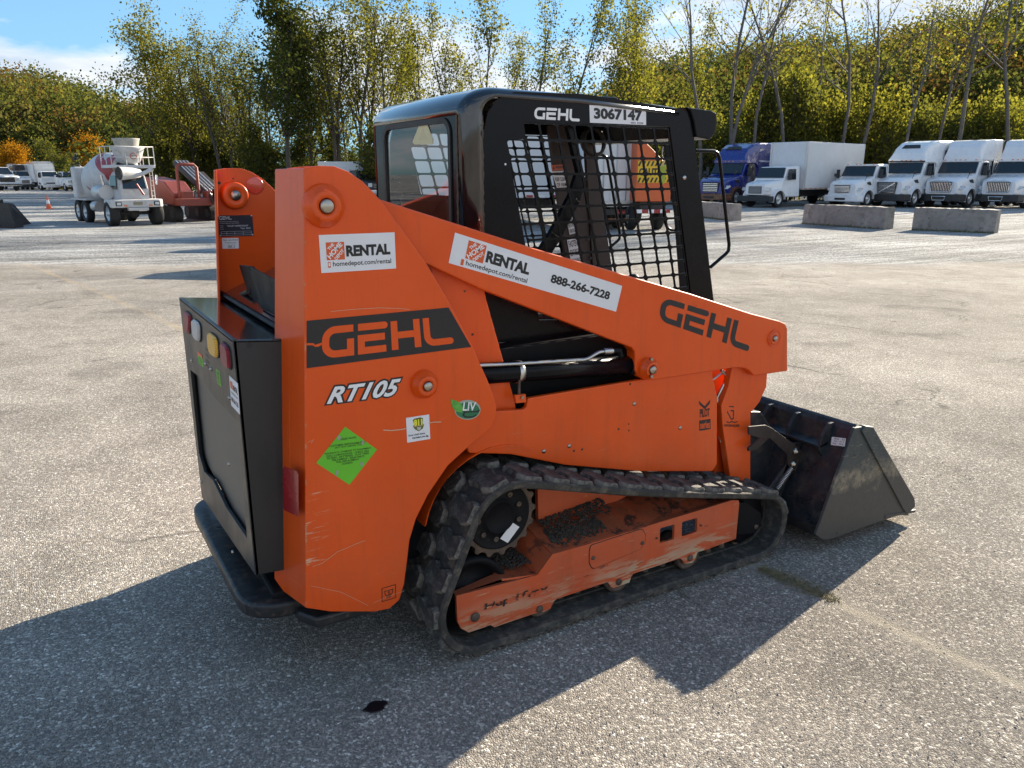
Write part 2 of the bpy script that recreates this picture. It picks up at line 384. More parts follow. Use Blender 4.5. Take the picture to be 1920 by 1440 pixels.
M['hdorange'] = simple('logo_orange', (.66, .10, .02), .45, noise=.03)
M['green'] = simple('fluorescent_green_sticker', (.13, .50, .02), .5, noise=.06, dirt=((.35, .33, .3), .74, .85))
M['reflred'] = simple('red_reflector', (.30, .004, .010), .25, noise=.15, coat=.5)
M['dirt'] = simple('packed_dirt', (.050, .042, .034), .95, noise=.5, nscale=40, bump=.9, bscale=60)
M['grime0'] = simple('dark_gap', (.03, .02, .015), .8)
M['gasket'] = simple('rubber_gasket', (.03, .027, .024), .6)
M['seat'] = simple('black_vinyl', (.012, .012, .012), .5)
M['tag'] = simple('safety_tag_yellow_green', (.45, .60, .05), .5)
M['cream'] = simple('triangle_sign_cream', (.72, .62, .34), .5)

def glassmat(name, tint=(.9, .95, .95), rough=.0):
    m_, nt, b = newmat(name)
    nt.nodes.remove(b)
    out = nt.nodes['Material Output']
    tr = nd(nt, 'ShaderNodeBsdfTransparent'); tr.inputs[0].default_value = (*tint, 1)
    gl = nd(nt, 'ShaderNodeBsdfGlossy'); gl.inputs['Roughness'].default_value = rough
    fr = nd(nt, 'ShaderNodeFresnel'); fr.inputs[0].default_value = 1.75
    mx = nt.nodes.new('ShaderNodeMixShader'); nt.links.new(fr.outputs[0], mx.inputs[0]); nt.links.new(tr.outputs[0], mx.inputs[1]); nt.links.new(gl.outputs[0], mx.inputs[2])
    nt.links.new(mx.outputs[0], out.inputs[0]); return m_
M['glass'] = glassmat('clear_pane')
def lens(name, c, stripe=260):
    m_, nt, b = newmat(name); b.inputs['Base Color'].default_value = (*c, 1); b.inputs['Roughness'].default_value = .4
    b.inputs['Coat Weight'].default_value = .08; b.inputs['Coat Roughness'].default_value = .05; b.inputs['Specular IOR Level'].default_value = .15
    tc = nt.nodes.new('ShaderNodeTexCoord')
    w = nd(nt, 'ShaderNodeTexWave', wave_type='BANDS', bands_direction='Z', i_Scale=stripe / 6.28); nt.links.new(tc.outputs['Object'], w.inputs['Vector'])
    bp = nd(nt, 'ShaderNodeBump', i_Strength=.6, i_Distance=.003); nt.links.new(w.outputs['Fac'], bp.inputs['Height']); nt.links.new(bp.outputs[0], b.inputs['Normal'])
    c1 = mixc(nt, w.outputs['Fac'], tuple(x * .7 for x in c), c); nt.links.new(c1, b.inputs['Base Color'])
    return m_
M['lensred'] = lens('red_lens', (.30, .015, .03)); M['lenswhite'] = lens('clear_lens', (.62, .58, .55)); M['lensamber'] = lens('lit_amber_lens', (.95, .50, .06))
def perforated(name, c, s=260):
    m_, nt, b = newmat(name); b.inputs['Roughness'].default_value = .5
    tc = nt.nodes.new('ShaderNodeTexCoord')
    v = nd(nt, 'ShaderNodeTexVoronoi', i_Scale=s, i_Randomness=0.0); nt.links.new(tc.outputs['Object'], v.inputs['Vector'])
    r_ = ramp(nt, v.outputs['Distance'], [(.30, 0), (.42, 1)])
    nt.links.new(mixc(nt, r_.outputs[0], (.003, .003, .003), c), b.inputs['Base Color'])
    return m_
M['perf'] = perforated('perforated_screen', (.105, .098, .088), 75)

# ---------------- lettering
def txtmesh(s, bold=0.0, shear=0.0, spacing=1.0):
    cu = bpy.data.curves.new('lettering', 'FONT'); cu.body = s; cu.offset = bold; cu.shear = shear; cu.resolution_u = 3; cu.space_character = spacing
    cu.align_x = 'CENTER' if '\n' in s else 'LEFT'
    o = bpy.data.objects.new('lettering', cu); me = bpy.data.meshes.new_from_object(o)
    vv = [tuple(v.co[:2]) for v in me.vertices]; ff = [tuple(p.vertices) for p in me.polygons]
    bpy.data.objects.remove(o); bpy.data.curves.remove(cu); bpy.data.meshes.remove(me)
    return vv, ff
def fit(vv, box):
    x0, y0, x1, y1 = box
    a = min(v[0] for v in vv); b = max(v[0] for v in vv); c = min(v[1] for v in vv); d = max(v[1] for v in vv)
    return [(x0 + (v[0] - a) / (b - a) * (x1 - x0), y0 + (v[1] - c) / max(1e-6, d - c) * (y1 - y0)) for v in vv]
class Face:
    """a flat rectangle in space: O = bottom left, U = along the width, V = up; marks are laid in unit coordinates"""
    def __init__(s, O, U, V, out): s.O = Vector(O); s.U = Vector(U); s.V = Vector(V); s.n = s.U.cross(s.V).normalized(); s.n *= 1 if s.n.dot(Vector(out)) > 0 else -1
    def p(s, u, v, h=0): return s.O + s.U * u + s.V * v + s.n * h
    def plate(s, name, mat, parent, h=.0008, outline=None, base=0.0):
        ol = outline or [(0, 0), (1, 0), (1, 1), (0, 1)]
        mb = MB(); mb.prism([s.p(u, v, base) for u, v in ol], s.n * h); return mb.build(name, mat, parent)
    def marks(s, name, mat, parent, items, h=.0012):
        """items: (string, box, bold, shear) or ('POLY', [pts])"""
        mb = MB()
        for it in items:
            if it[0] == 'POLY': mb.add([s.p(u, v, h) for u, v in it[1]], [tuple(range(len(it[1])))])
            elif it[0] == 'MESH': mb.add([s.p(u, v, h) for u, v in it[1]], it[2])
            else:
                vv, ff = txtmesh(it[0], it[2] if len(it) > 2 else 0, it[3] if len(it) > 3 else 0)
                if len(it) > 4:   # rotate inside the box's centre: it[4] = degrees, box is given before rotation, aspect = it[5]
                    bx = fit(vv, it[1]); cx = (it[1][0] + it[1][2]) / 2; cy = (it[1][1] + it[1][3]) / 2; a = R(it[4]); k = it[5]
                    vv = [(cx + ((x - cx) * k * math.cos(a) - (y - cy) * math.sin(a)) / k, cy + (x - cx) * k * math.sin(a) + (y - cy) * math.cos(a)) for x, y in bx]
                else: vv = fit(vv, it[1])
                mb.add([s.p(u, v, h) for u, v in vv], ff)
        return mb.build(name, mat, parent, fix=False)
def faceY(px_tl, px_tr, px_bl, y, h=0.0):
    tl = onY(*px_tl, y); tr = onY(*px_tr, y); bl = onY(*px_bl, y)
    return Face(bl, tr - tl, tl - bl, (0, -1, 0))
def ribbon(pts, w, end=False):
    """centre line -> polygon strip (non overlapping quads)"""
    L = []; Rr = []
    n = len(pts)
    for i in range(n):
        p = Vector(pts[i])
        d0 = (p - Vector(pts[i - 1])).normalized() if i else None; d1 = (Vector(pts[i + 1]) - p).normalized() if i < n - 1 else None
        if d0 is None: nn = Vector((-d1.y, d1.x)); k = 1
        elif d1 is None: nn = Vector((-d0.y, d0.x)); k = 1
        else:
            a = Vector((-d0.y, d0.x)); b = Vector((-d1.y, d1.x)); nn = (a + b).normalized(); k = 1 / max(.4, nn.dot(a))
        L.append(p + nn * w / 2 * k); Rr.append(p - nn * w / 2 * k)
    vs_ = L + Rr; fs = [(i, i + 1, n + i + 1, n + i) for i in range(n - 1)]
    if end:   # round cap at the last point
        p = Vector(pts[-1]); d = (p - Vector(pts[-2])).normalized(); nn = Vector((-d.y, d.x)); base = len(vs_)
        arc = [p + nn * math.cos(t) * w / 2 + d * math.sin(t) * w / 2 for t in [math.pi * i / 8 for i in range(9)]]
        vs_ += arc; fs.append(tuple(range(base, base + 9)))
    return [tuple(v) for v in vs_], fs
def arcp(cx, cy, r, a0, a1, n=7): return [(cx + r * math.cos(R(a0 + (a1 - a0) * i / n)), cy + r * math.sin(R(a0 + (a1 - a0) * i / n))) for i in range(n + 1)]
def maker_letters():
    """the wide rounded four-letter maker's mark, in a 4.5 x 1 box"""
    t = .235; out = []
    def put(pts, x, end=False):
        v, f = ribbon(pts, t, end); out.append(([(a + x, b) for a, b in v], f))
    put([(1.02, .9)] + arcp(.42, .58, .32, 90, 180) + arcp(.42, .42, .32, 180, 270) + [(.92, .1), (.92, .56)], 0)
    put([(0, .9), (.92, .9)], 1.18, True)
    put([(.92, .52), (.1, .52), (.1, .1), (.95, .1)], 1.18)
    put([(.1, 0), (.1, 1)], 2.34); put([(.2, .5), (.82, .5)], 2.34); put([(.92, 0), (.92, 1)], 2.34)
    put([(.1, 1)] + arcp(.36, .36, .26, 180, 270) + [(.95, .1)], 3.52, True)
    return out
def maker_mark(box):
    x0, y0, x1, y1 = box
    return [('MESH', [(x0 + a / 4.55 * (x1 - x0), y0 + b * (y1 - y0)) for a, b in v], f) for v, f in maker_letters()]
def orange_square(u0, v0, u1, v1, k):
    """items for the white diagonal words on the little orange square; k = width/height ratio of the face"""
    w = u1 - u0; h = v1 - v0; cx = (u0 + u1) / 2; cy = (v0 + v1) / 2
    def it(s, off, lw, lh):
        ox = -off * math.sin(R(45)) * h / k; oy = off * math.cos(R(45)) * h
        return (s, (cx + ox - lw * w / 2, cy + oy - lh * h / 2, cx + ox + lw * w / 2, cy + oy + lh * h / 2), .03, 0, 45, k)
    return [it('THE', .36, .42, .18), it('HOME', .05, 1.02, .30), it('DEPOT', -.30, .66, .20)]
# ------------------------------------------------------------------ THE LOADER
L = thing('track_loader', 'orange compact track loader with black mesh cab and black toothed bucket lowered on the asphalt', 'track loader', ORG)
def mirror(mb):
    q = MB(); q.v = [(x, 2 * YC - y, z) for x, y, z in mb.v]; q.f = [tuple(reversed(f)) for f in mb.f]; q.sm = list(mb.sm); return q
def both(mb, name, mat, parent=None, **k):
    a = mb.build(name, mat, parent or L, **k); b = mirror(mb).build(name, mat, parent or L, **k); return a, b

# tower plates with folded rear flange
tw = S(YT, [(570, 315), (597, 310.7), (627, 311.7), (653, 321.7), (680, 340), (700, 360), (717, 380), (800, 495), (840, 563), (887, 651.7), (913, 710), (925, 740), (931, 762),
            (930, 783), (920, 803), (887, 830), (840, 873), (803, 927), (780, 973), (768, 1013), (763, 1057), (758, 1095), (749, 1125), (730, 1141.7), (703, 1147), (620, 1147), (573, 1140)])
tmb = MB().prY(tw, YT, YT + .012)
tow_n, tow_f = both(tmb, 'tower_plate', M['orange_tower'], bevel=.0025)
# flange direction: seen edge-on on the far tower
rd = far(389, 1, 0).normalized(); fd = Vector((-rd.x, rd.y, 0))
ct, cb = onY(570, 315, YT), onY(573, 1140, YT)
def flg(px, py, base):
    r_ = ray(px, py); # intersect ray with vertical plane through base along fd
    nrm = Vector((fd.y, -fd.x, 0)); t = (base - CAMP).dot(nrm) / r_.dot(nrm); return CAMP + r_ * t
fl = [ct, flg(515, 317, ct), flg(514, 1085, cb), flg(531, 1109, cb), cb]
fmb = MB().prism(fl, Vector((fd.y, -fd.x, 0)) * .010)
both(fmb, 'rear_flange', M['orange'], bevel=.003)
# reflector on the flange
def flface(tl, tr, bl):
    a = flg(*tl, cb); b = flg(*tr, cb); c = flg(*bl, cb); return Face(c, b - a, a - c, (-1, -.3, 0))
rf = flface((532, 873), (561, 884), (533, 955))
rf.plate('red_reflector', M['reflred'], L, .0015, [(0.05, 0), (.95, 0), (1, .05), (1, .95), (.9, 1), (.1, 1), (0, .93), (0, .05)], .002)

dxi = fd.x / max(fd.y, .1) * .095
inr = [(x + (dxi if i in (0, len(tw) - 1) else 0), z) for i, (x, z) in enumerate(tw)]
inr = [inr[0]] + inr[1:11] + [(inr[11][0] - .02, .75), (.70, .75), (EDGEX + .05 + dxi, .75)]
both(MB().prY(inr, YT + .095, YT + .105), 'inner_tower_plate', M['orange'], bevel=.002)
# bosses with pins
def boss(px, py, y, R0, r1, h, far_too=True, pinr=.02, lowpin=False):
    c = onY(px, py, y); b = MB().lathe(c, (0, -1, 0), [(0, R0 * 1.06), (.008, R0 * 1.02), (h * .55, R0 * .98), (h * .85, r1 * 1.02), (h, r1), (h + .003, r1 * .95), (h + .003, pinr * 1.15), (h - .01, pinr * 1.15)], 36)
    p = MB().lathe(c, (0, -1, 0), [(h - .012, pinr), (h + .006, pinr), (h + .010, pinr * .8), (h + .011, 0)], 28)
    o = both(b, 'pivot_boss', M['orange']) if far_too else (b.build('pivot_boss', M['orange'], L),)
    for k, ob in enumerate(o): (p if k == 0 else mirror(p)).build('pin', M['steel'], ob)
    return c
boss(606, 386, YT, .058, .042, .030, pinr=.0195)
c2 = boss(794, 720, YT, .044, .032, .030, pinr=.015)
# same pin seen on the far tower's inner face
fin = 2 * YC - YT - .105
pc = onX(437, 366, onY(606, 386, YT).x)
b = MB().lathe(Vector((pc.x, fin, pc.z)), (0, -1, 0), [(0, .055), (.006, .055), (.03, .05), (.034, .046), (.034, .02), (.028, .02)], 32).build('pivot_boss', M['orange'], L)
MB().lathe(Vector((pc.x, fin, pc.z)), (0, -1, 0), [(.02, .019), (.036, .019), (.036, 0)], 24).build('pin', M['steel'], b)
q = onY(478, 348, fin); g_ = MB().lathe(q, (0, -1, 0), [(0, .034), (.003, .034), (.004, .030), (.004, 0)], 30).build('red_round_reflector', simple('round_reflector', (.75, .06, .03), .3, coat=1), L)
MB().obox(q + Vector((0, -.005, 0)), (.031, 0, -.007), (0, .0012, 0), (.0008, 0, .003)).build('bar', M['hdorange'], g_)
q = onY(409, 326, fin); MB().obox(q, (.010, 0, 0), (0, .002, 0), (0, 0, .010)).build('square_reflector', simple('square_reflector', (.75, .05, .03), .3), L)
for a in ((411, 343), (437, 335)):
    q = onY(*a, fin); MB().cyl(q, q + Vector((0, -.001, 0)), .006 if a[0] < 420 else .003, n=10).build('bolt_hole', M['print'], L)

# lift arm
am = S(2.19, [(713.7, 374), (1000, 465), (1295, 550.6), (1410, 588), (1463, 602), (1473, 607), (1477, 616), (1477, 696), (1413.7, 705), (1405, 695), (1396, 690.5), (1378, 689.5), (1230, 712.5),
              (1212, 713), (1199, 707), (1191, 694), (1190.5, 660), (1184, 652), (903.8, 543), (803.7, 497), (700, 462), (630, 440), (585, 420), (575, 385), (590, 352), (640, 345), (680, 360)])
aw = MB().prY(am, 2.19, 2.242)
both(aw, 'lift_arm', M['orange'], bevel=.006, seg=3)
boss(1212, 690, 2.19, .042, .030, .034, pinr=.016)
boss(1450, 634, 2.19, .034, .027, .006, pinr=.012)
for a in ((1219, 673), (1219, 705)):
    q = onY(*a, 2.15); MB().cyl(q, q + Vector((0, -.012, 0)), .006, n=8).build('lock_pin', M['steel'], L)
# arm cylinder, pipe and clamp
cy = MB()
p0 = onY(800, 706, 2.235); p1 = onY(1186, 684, 2.235)
cy.cyl(p0, p1, .0375, n=28); cy.cyl(p1 + (p0 - p1).normalized() * .03, p1 + (p1 - p0).normalized() * .002, .0405, n=28)
a, b_ = both(cy, 'lift_cylinder', M['black'], fix=True)
for k, par in enumerate((a, b_)):
    f_ = (lambda z: z) if k == 0 else mirror
    d = (p1 - p0).normalized(); cc = onY(970, 697, 2.235)
    f_(MB().lathe(cc, d, [(-.010, .0385), (-.010, .041), (.010, .041), (.010, .0385)], 28)).build('clamp', M['zinc'], par)
    f_(MB().tube([onY(*t, 2.20) for t in ((860, 687), (970, 682), (1095, 674.5), (1103, 672), (1118, 663), (1124, 660), (1136, 658.5))], .0065, 10)).build('hydraulic_pipe', M['zinc'], par)
    f_(MB().tube([onY(*t, 2.20) for t in ((1132, 659), (1148, 658))], .0115, 8)).build('pipe_fitting', M['zinc'], par)
    f_(MB().tube([onY(*t, 2.20) for t in ((1146, 658), (1162, 657), (1164, 668))], .010, 8)).build('elbow', M['blackm'], par)

# body side: inner tower leg, side panel, front leg
leg = S(2.245, [(800, 470), (903.5, 530), (909, 560), (963, 753), (965, 768), (930, 800), (850, 800)])
both(MB().prY(leg, 2.235, 2.26), 'inner_tower_leg', M['orange'], bevel=.003)
pan = S(2.205, [(905, 790), (931, 771), (981, 768), (987, 764), (990, 747), (1194, 713), (1335, 692), (1336.5, 707), (1345, 745), (1345, 870), (1336, 884), (1200, 884), (1060, 872), (958, 852), (900, 850), (880, 850), (868, 820)])
pn = roundcorners(pan, [0, .01, .02, .01, .01] + [0] * 12)
both(MB().prY(pan, 2.205, 2.225), 'side_panel', M['orange'], bevel=.004)
for a in ((985, 783 - 15 + 0), ):
    pass
for (x, y) in ((1189, 757), (1275, 802), (1019.5, 846), (1067, 836)):
    q = onY(x, y, 2.205); MB().lathe(q, (0, -1, 0), [(0, .0085), (.003, .008), (.005, .004), (.0055, 0)], 12).build('bolt', M['steel'], L)
for (x, y, w) in ((1181.5, 720, 4), (1159.7, 804.5, 4), (1178.7, 795, 3), (1178.7, 807, 3), (1076, 845.5, 4), (1091.4, 842.5, 4), (871, 546 + 0, 3), (886, 627, 4)):
    yy = 2.205 if x > 900 else 2.235
    q = onY(x, y, yy); r_ = w / 1050
    MB().obox(q + Vector((0, -.0006, 0)), (r_, 0, 0), (0, .0006, 0), (0, 0, r_)).build('bolt_hole', M['print'], L)
brk = S(2.20, [(963, 740), (983, 738), (984, 753), (965, 755)]); MB().prY(brk, 2.19, 2.203).build('hose_bracket', M['orange'], L, bevel=.001)
q = onY(978.5, 745, 2.19); MB().cyl(q, q + Vector((0, -.006, 0)), .006, n=10).build('bolt', M['steel'], L)
MB().tube([onY(973, 742, 2.20), onY(973, 728, 2.20), onY(974, 700, 2.22)], .0055, 8).build('hose_end', M['castiron'], L)
front = S(2.235, [(1371, 680), (1436, 690), (1434, 724), (1421, 753), (1404, 774), (1404, 905), (1366, 895), (1358, 840), (1352, 800), (1349, 760), (1362, 725)])
both(MB().prY(front, 2.225, 2.26), 'front_leg', M['orange'], bevel=.003)
redin = S(2.29, [(1330, 680), (1380, 680), (1375, 900), (1340, 900)])
both(MB().prY(redin, 2.29, 2.30), 'inner_front_plate', M['orange'])
both(MB().tube([onY(*t, 2.255) for t in ((1352, 694), (1364, 706), (1355, 725), (1344.5, 745), (1347, 780), (1352, 815), (1351, 828))], .0068, 8), 'hydraulic_pipe', M['zinc'])
both(MB().tube([onY(*t, 2.265) for t in ((1336, 712), (1350, 702), (1368, 692), (1372, 694))], .005, 8), 'hydraulic_pipe', M['zinc'])
both(MB().tube([onY(*t, 2.255) for t in ((1347, 818), (1350, 829), (1356, 828), (1358, 826))], .0022, 6), 'wire_clip', M['zinc'])
# chassis core between the tracks and front cross plates (black)
X0 = .62
ch = MB().box(.66, 2.46, 2.39, 2 * YC - 2.39, .16, .80); ch.build('chassis', M['blackm'], L, bevel=.01)
MB().box(1.25, 2.36, 2.30, 2 * YC - 2.30, .66, 1.02).build('engine_side', M['blackm'], L, bevel=.008)
MB().box(.64, 1.05, 2.29, 2 * YC - 2.29, .30, .88).build('rear_frame', M['blackm'], L, bevel=.01)
# sloping wheel-arch liner seen as the dark red inside of the arch
arch = MB(); ap = []
for i in range(13):
    t = R(168 - i * 9.0); ap.append((1.285 + .292 * math.cos(t), .400 + .292 * math.sin(t)))
arch.loft([[(x, 2.20, z), (x, 2.40, z), (x + .006, 2.40, z + .006), (x + .006, 2.20, z + .006)] for x, z in ap], smooth=False)
both(arch, 'arch_liner', M['orange'])

# -------- cab
CY0, CY1 = 2.37, 3.178
CC = (CY0 + CY1) / 2
def mirrorc(mb):
    q = MB(); q.v = [(x, 2 * CC - y, z) for x, y, z in mb.v]; q.f = [tuple(reversed(f)) for f in mb.f]; q.sm = list(mb.sm); return q
roofp = []
xr, zt0 = 1.262, 1.745
def cabprof(ins):
    p = [(xr + ins, .98), (xr + ins, 1.81)]
    r1 = .14 - ins; r2 = .088 - ins * .42
    for i in range(1, 9):
        t = R(180 - 90 * i / 8 * .95); p.append((xr + .14 + r1 * math.cos(t), 1.81 + r2 * math.sin(t)))
    p += [(1.75, 1.893 - ins * .42), (2.215, 1.868 - ins * .42)]
    return p
def shell(y0, y1, profs, thick, mat, name, parent=L, rear=True):
    mb = MB(); rows = []
    for y, ins in profs: rows.append([(x, y, z) for x, z in cabprof(ins)])
    n = len(rows[0]); vs_ = [p for r_ in rows for p in r_]
    fs = []
    for i in range(len(rows) - 1):
        for k in range(n - 1):
            if k == 0 and rows[i][0][1] > CY0 + .03 and rows[i + 1][0][1] < CY1 - .03: continue   # rear wall is its own part
            fs.append((i * n + k, i * n + k + 1, (i + 1) * n + k + 1, (i + 1) * n + k))
    mb.add(vs_, fs, True)
    o = mb.build(name, mat, parent); so_ = o.modifiers.new('solid', 'SOLIDIFY'); so_.thickness = thick; so_.offset = 0
    return o
profs = [(CY0 + .0005, .070), (CY0 + .003, .046), (CY0 + .010, .022), (CY0 + .020, .010), (CY0 + .032, .003), (CY0 + .042, 0)]
profs += [(2 * CC - y, i) for y, i in reversed(profs)]
roof = shell(CY0, CY1, profs, .012, M['gloss'], 'cab_shell')
# weld beads down the rear near corner
for px_ in (880.5, 904.5):
    yq = CY0 - .001 if px_ > 890 else CY0 + .042
    xq = onY(px_, 300, CY0).x if px_ > 890 else xr - .001
    pts = []
    for i in range(60):
        z = 1.81 - i * .0085; pts.append((xq + random.uniform(-.0012, .0012) - (.0 if px_ < 890 else 0), yq, z))
    MB().tube(pts, [.0042 + random.uniform(-.0012, .0012) for _ in pts], 6).build('weld_bead', M['castiron'], L)
# rear wall with window
def wY(px, py): return (onX(px, py, xr).y, onX(px, py, xr).z)
wl = wY(722, 300)[0]; wr = wY(846, 300)[0]; wt = wY(790, 224)[1]
win = rrect(wr, 1.28, wl, 1.803, .055, 6)
oy0, oy1 = CY0 + .0425, CY1 - .0425
outer = [(oy0, .98), (oy1, .98), (oy1, 1.8099), (oy0, 1.8099)]
MB().prism([(xr, y, z) for y, z in outer], (.012, 0, 0), [[(xr, y, z) for y, z in win]]).build('cab_rear_wall', M['black'], L)
gas = MB(); w2 = rrect(wr + .014, 1.294, wl - .014, 1.803 - .014, .043, 6)
gas.prism([(xr - .006, y, z) for y, z in rrect(wr - .004, 1.276, wl + .004, 1.803 + .004, .058, 6)], (.02, 0, 0), [[(xr - .006, y, z) for y, z in w2]])
gp = gas.build('window_gasket', M['gasket'], L)
gl_ = MB(); gl_.add([(xr + .002, y, z) for y, z in w2], [tuple(reversed(range(len(w2))))]); glo = gl_.build('rear_window', M['glass'], L, fix=False)
if glo.data.polygons[0].normal.x > 0: glo.data.flip_normals()
# triangle sign on the pane
tr = [onX(*p, xr - .001) for p in ((793, 226), (799, 227), (811, 262), (811, 269), (806, 271), (778, 271), (774, 268), (775, 262), (789, 227))]
MB().prism(tr, (.002, 0, 0)).build('triangle_sign', M['cream'], glo)
MB().prism([p + Vector((-.0006, 0, 0)) for p in (onX(793, 240, xr - .001), onX(801, 261, xr - .001), onX(784, 263, xr - .001))], (.0003, 0, 0)).build('inner_triangle', simple('cream_faded', (.66, .56, .30), .5), glo)

# side panels with punched guard
side = S(CY0, [(904.5, 402), (906, 252), (914, 213), (926, 194), (940, 182), (965, 172), (1092, 176), (1280, 205), (1291, 210), (1298, 228), (1338, 562), (1345, 620), (1348, 660), (904.5, 640)])
hole = S(CY0, [(982, 229), (1256, 238), (1262, 282), (1302, 600), (1011, 600), (949, 262), (986, 261)])
def inpoly(x, y, P):
    c = False; j = len(P) - 1
    for i in range(len(P)):
        if (P[i][1] > y) != (P[j][1] > y) and x < (P[j][0] - P[i][0]) * (y - P[i][1]) / (P[j][1] - P[i][1]) + P[i][0]: c = not c
        j = i
    return c
pnl = MB().prY(side, CY0, CY0 + .012, [hole])
pnl.build('cab_side_panel', M['black'], L); mirrorc(pnl).build('cab_side_panel', M['black'], L)
tl_ = onY(949, 262, CY0); bl_ = onY(990, 452.5, CY0); lean = (tl_.x - bl_.x) / (tl_.z - bl_.z)
tr_ = onY(1262, 300, CY0); br_ = onY(1294, 549, CY0); lean2 = (tr_.x - br_.x) / (tr_.z - br_.z)
g = MB(); NC, NR = 9, 12
ztop = onY(982, 230, CY0).z + .002; pz = (ztop - onY(1000, 450, CY0).z) / 7.0
x0t = tl_.x + lean * (ztop - tl_.z); x1t = tr_.x + lean2 * (ztop - tr_.z)
NC = round((x1t - x0t) / pz / 1.36)
def gx(c, z):   # column position, interpolating the two leans
    a = x0t + lean * (z - ztop); b = x1t + lean2 * (z - ztop); return a + (b - a) * c / NC
bw = .0042
for c in range(-1, NC + 1):
    for r_ in range(NR):
        zt = ztop - pz * r_; zb = zt - pz; zm = (zt + zb) / 2
        if not inpoly((gx(c, zm) + gx(c + 1, zm)) / 2, zm, hole): continue
        nn = 5; hp = rrect(0, 0, 1, 1, .0001, nn)
        px_ = (gx(c + 1, zm) - gx(c, zm)); iw = bw / px_; ih = bw / pz
        inner = rrect(iw, ih, 1 - iw, 1 - ih, .15, nn)
        outl = []
        for (u, v) in inner:   # project to the cell's edge
            du, dv = u - .5, v - .5; k = .5 / max(abs(du), abs(dv)); outl.append((.5 + du * k, .5 + dv * k))
        for i, (u, v) in enumerate(outl):
            if abs(u - .5) > .42 and abs(v - .5) > .42 and i % (nn + 1) == (nn + 1) // 2: outl[i] = (round(u), round(v))
        n = len(inner)
        P3 = lambda u, v, y: (gx(c, zb + (zt - zb) * v) + (gx(c + 1, zb + (zt - zb) * v) - gx(c, zb + (zt - zb) * v)) * u, y, zb + (zt - zb) * v)
        vs_ = [P3(u, v, CY0 + .003) for u, v in outl] + [P3(u, v, CY0 + .003) for u, v in inner] + [P3(u, v, CY0 + .008) for u, v in inner] + [P3(u, v, CY0 + .008) for u, v in outl]
        fs = []
        for i in range(n):
            j = (i + 1) % n
            fs += [(i, j, n + j, n + i), (n + i, n + j, 2 * n + j, 2 * n + i), (2 * n + i, 2 * n + j, 3 * n + j, 3 * n + i)]
        g.add(vs_, fs)
g.build('mesh_guard', M['black'], L, fix=False); mirrorc(g).build('mesh_guard', M['black'], L, fix=False)
# visor, roof plate, handle
vis = S(CY0, [(1283, 201), (1331, 208), (1340, 213), (1340, 236), (1337, 251), (1327, 262), (1302, 257), (1297, 228), (1291, 208)])
MB().prY(vis, CY0 - .012, CY1 + .012).build('cab_visor', M['black'], L, bevel=.005, seg=3)
MB().box(1.56, 2.02, 2.50, 3.02, 1.893, 1.908).build('roof_hatch', M['black'], L, bevel=.008, seg=3)
hand = [onY(*p, 2.40) for p in ((1304, 283), (1338, 283), (1345, 287), (1349, 296), (1367, 458), (1366, 470), (1361, 476), (1332, 501))]
for k in range(2):
    mb = MB().tube(hand, .0075, 10); (mb if k == 0 else mirrorc(mb)).build('grab_handle', M['black'], L)
# cab inside
MB().box(1.33, 1.80, 2.50, 3.03, 1.00, 1.10).build('seat_cushion', M['seat'], L, bevel=.03, seg=3)
MB().obox((1.36, 2.765, 1.32), (.045, 0, -.01), (0, .23, 0), (-.03, 0, .22)).build('seat_back', M['seat'], L, bevel=.03, seg=3)
lap = [onY(*p, 2.47) for p in ((1066, 236), (1078, 290), (1088, 330), (1075, 372), (1040, 440), (1018, 475))]
for mbk in range(2):
    q_ = MB()
    for i in range(len(lap) - 1):
        a = lap[i]; b = lap[i + 1]; d = (b - a); n_ = Vector((-d.z, 0, d.x)).normalized() * (.014 if i < 2 else .028)
        q_.obox((a + b) / 2, d * .52, n_, (0, .012, 0))
    (q_ if mbk == 0 else mirrorc(q_)).build('seat_bar', M['black'], L, bevel=.004)
fp = [onY(*p, CY0 + .045) for p in ((1115, 210), (1150, 560))]
def farS(pts, Y): return [onY(*p, Y) for p in pts]
pil = MB().prism(farS([(1028, 235), (1078, 235), (1114, 500), (1064, 500)], CY1 - .06), (0, .02, 0)); pil.build('far_pillar', M['rust'], L)
MB().prism(farS([(1096, 240), (1108, 240), (1150, 520), (1113, 520)], CY1 - .07), (0, .02, 0)).build('door_rail', M['rust'], L)
for i in range(2):
    q = onY(1104 + i * 4, 449 + i * 35, CY1 - .072); MB().cyl(q, q + Vector((0, -.001, 0)), .007, n=10).build('rail_hole', M['print'], L)
wf = Face(*(lambda a, b, c: (c, b - a, a - c))(onY(1033, 310, CY1 - .064), onY(1057, 308, CY1 - .064), onY(1035, 320, CY1 - .064)), (0, -1, 0))
o1 = wf.plate('warning_sticker', M['hdorange'], L); wf.marks('lettering', M['print'], o1, [('WARNING', (.3, .2, .95, .85), .03), ('POLY', [(.05, .2), (.25, .2), (.15, .85)])])
def decalstrip(tl, tr, bl, Y, lines, name='safety_sticker', mat='white'):
    a, b, c = onY(*tl, Y), onY(*tr, Y), onY(*bl, Y); f_ = Face(c, b - a, a - c, (0, -1, 0)); o = f_.plate(name, M[mat], L)
    it = []; random.seed(len(lines) + int(tl[0]))
    for i, s_ in enumerate(lines):
        v1 = 1 - (i + .15) / len(lines); v0 = 1 - (i + .85) / len(lines); it.append((s_, (.08, v0, .9, v1), .02))
    f_.marks('lettering', M['print'], o, it); return o
decalstrip((1034, 321), (1058, 320), (1044, 352), CY1 - .064, ['WARNING', 'KEEP CLEAR', 'OF ARMS'])
decalstrip((1059, 395), (1071, 392), (1068, 440), CY1 - .064, ['READ THE', 'MANUAL', 'BEFORE', 'OPERATING'])
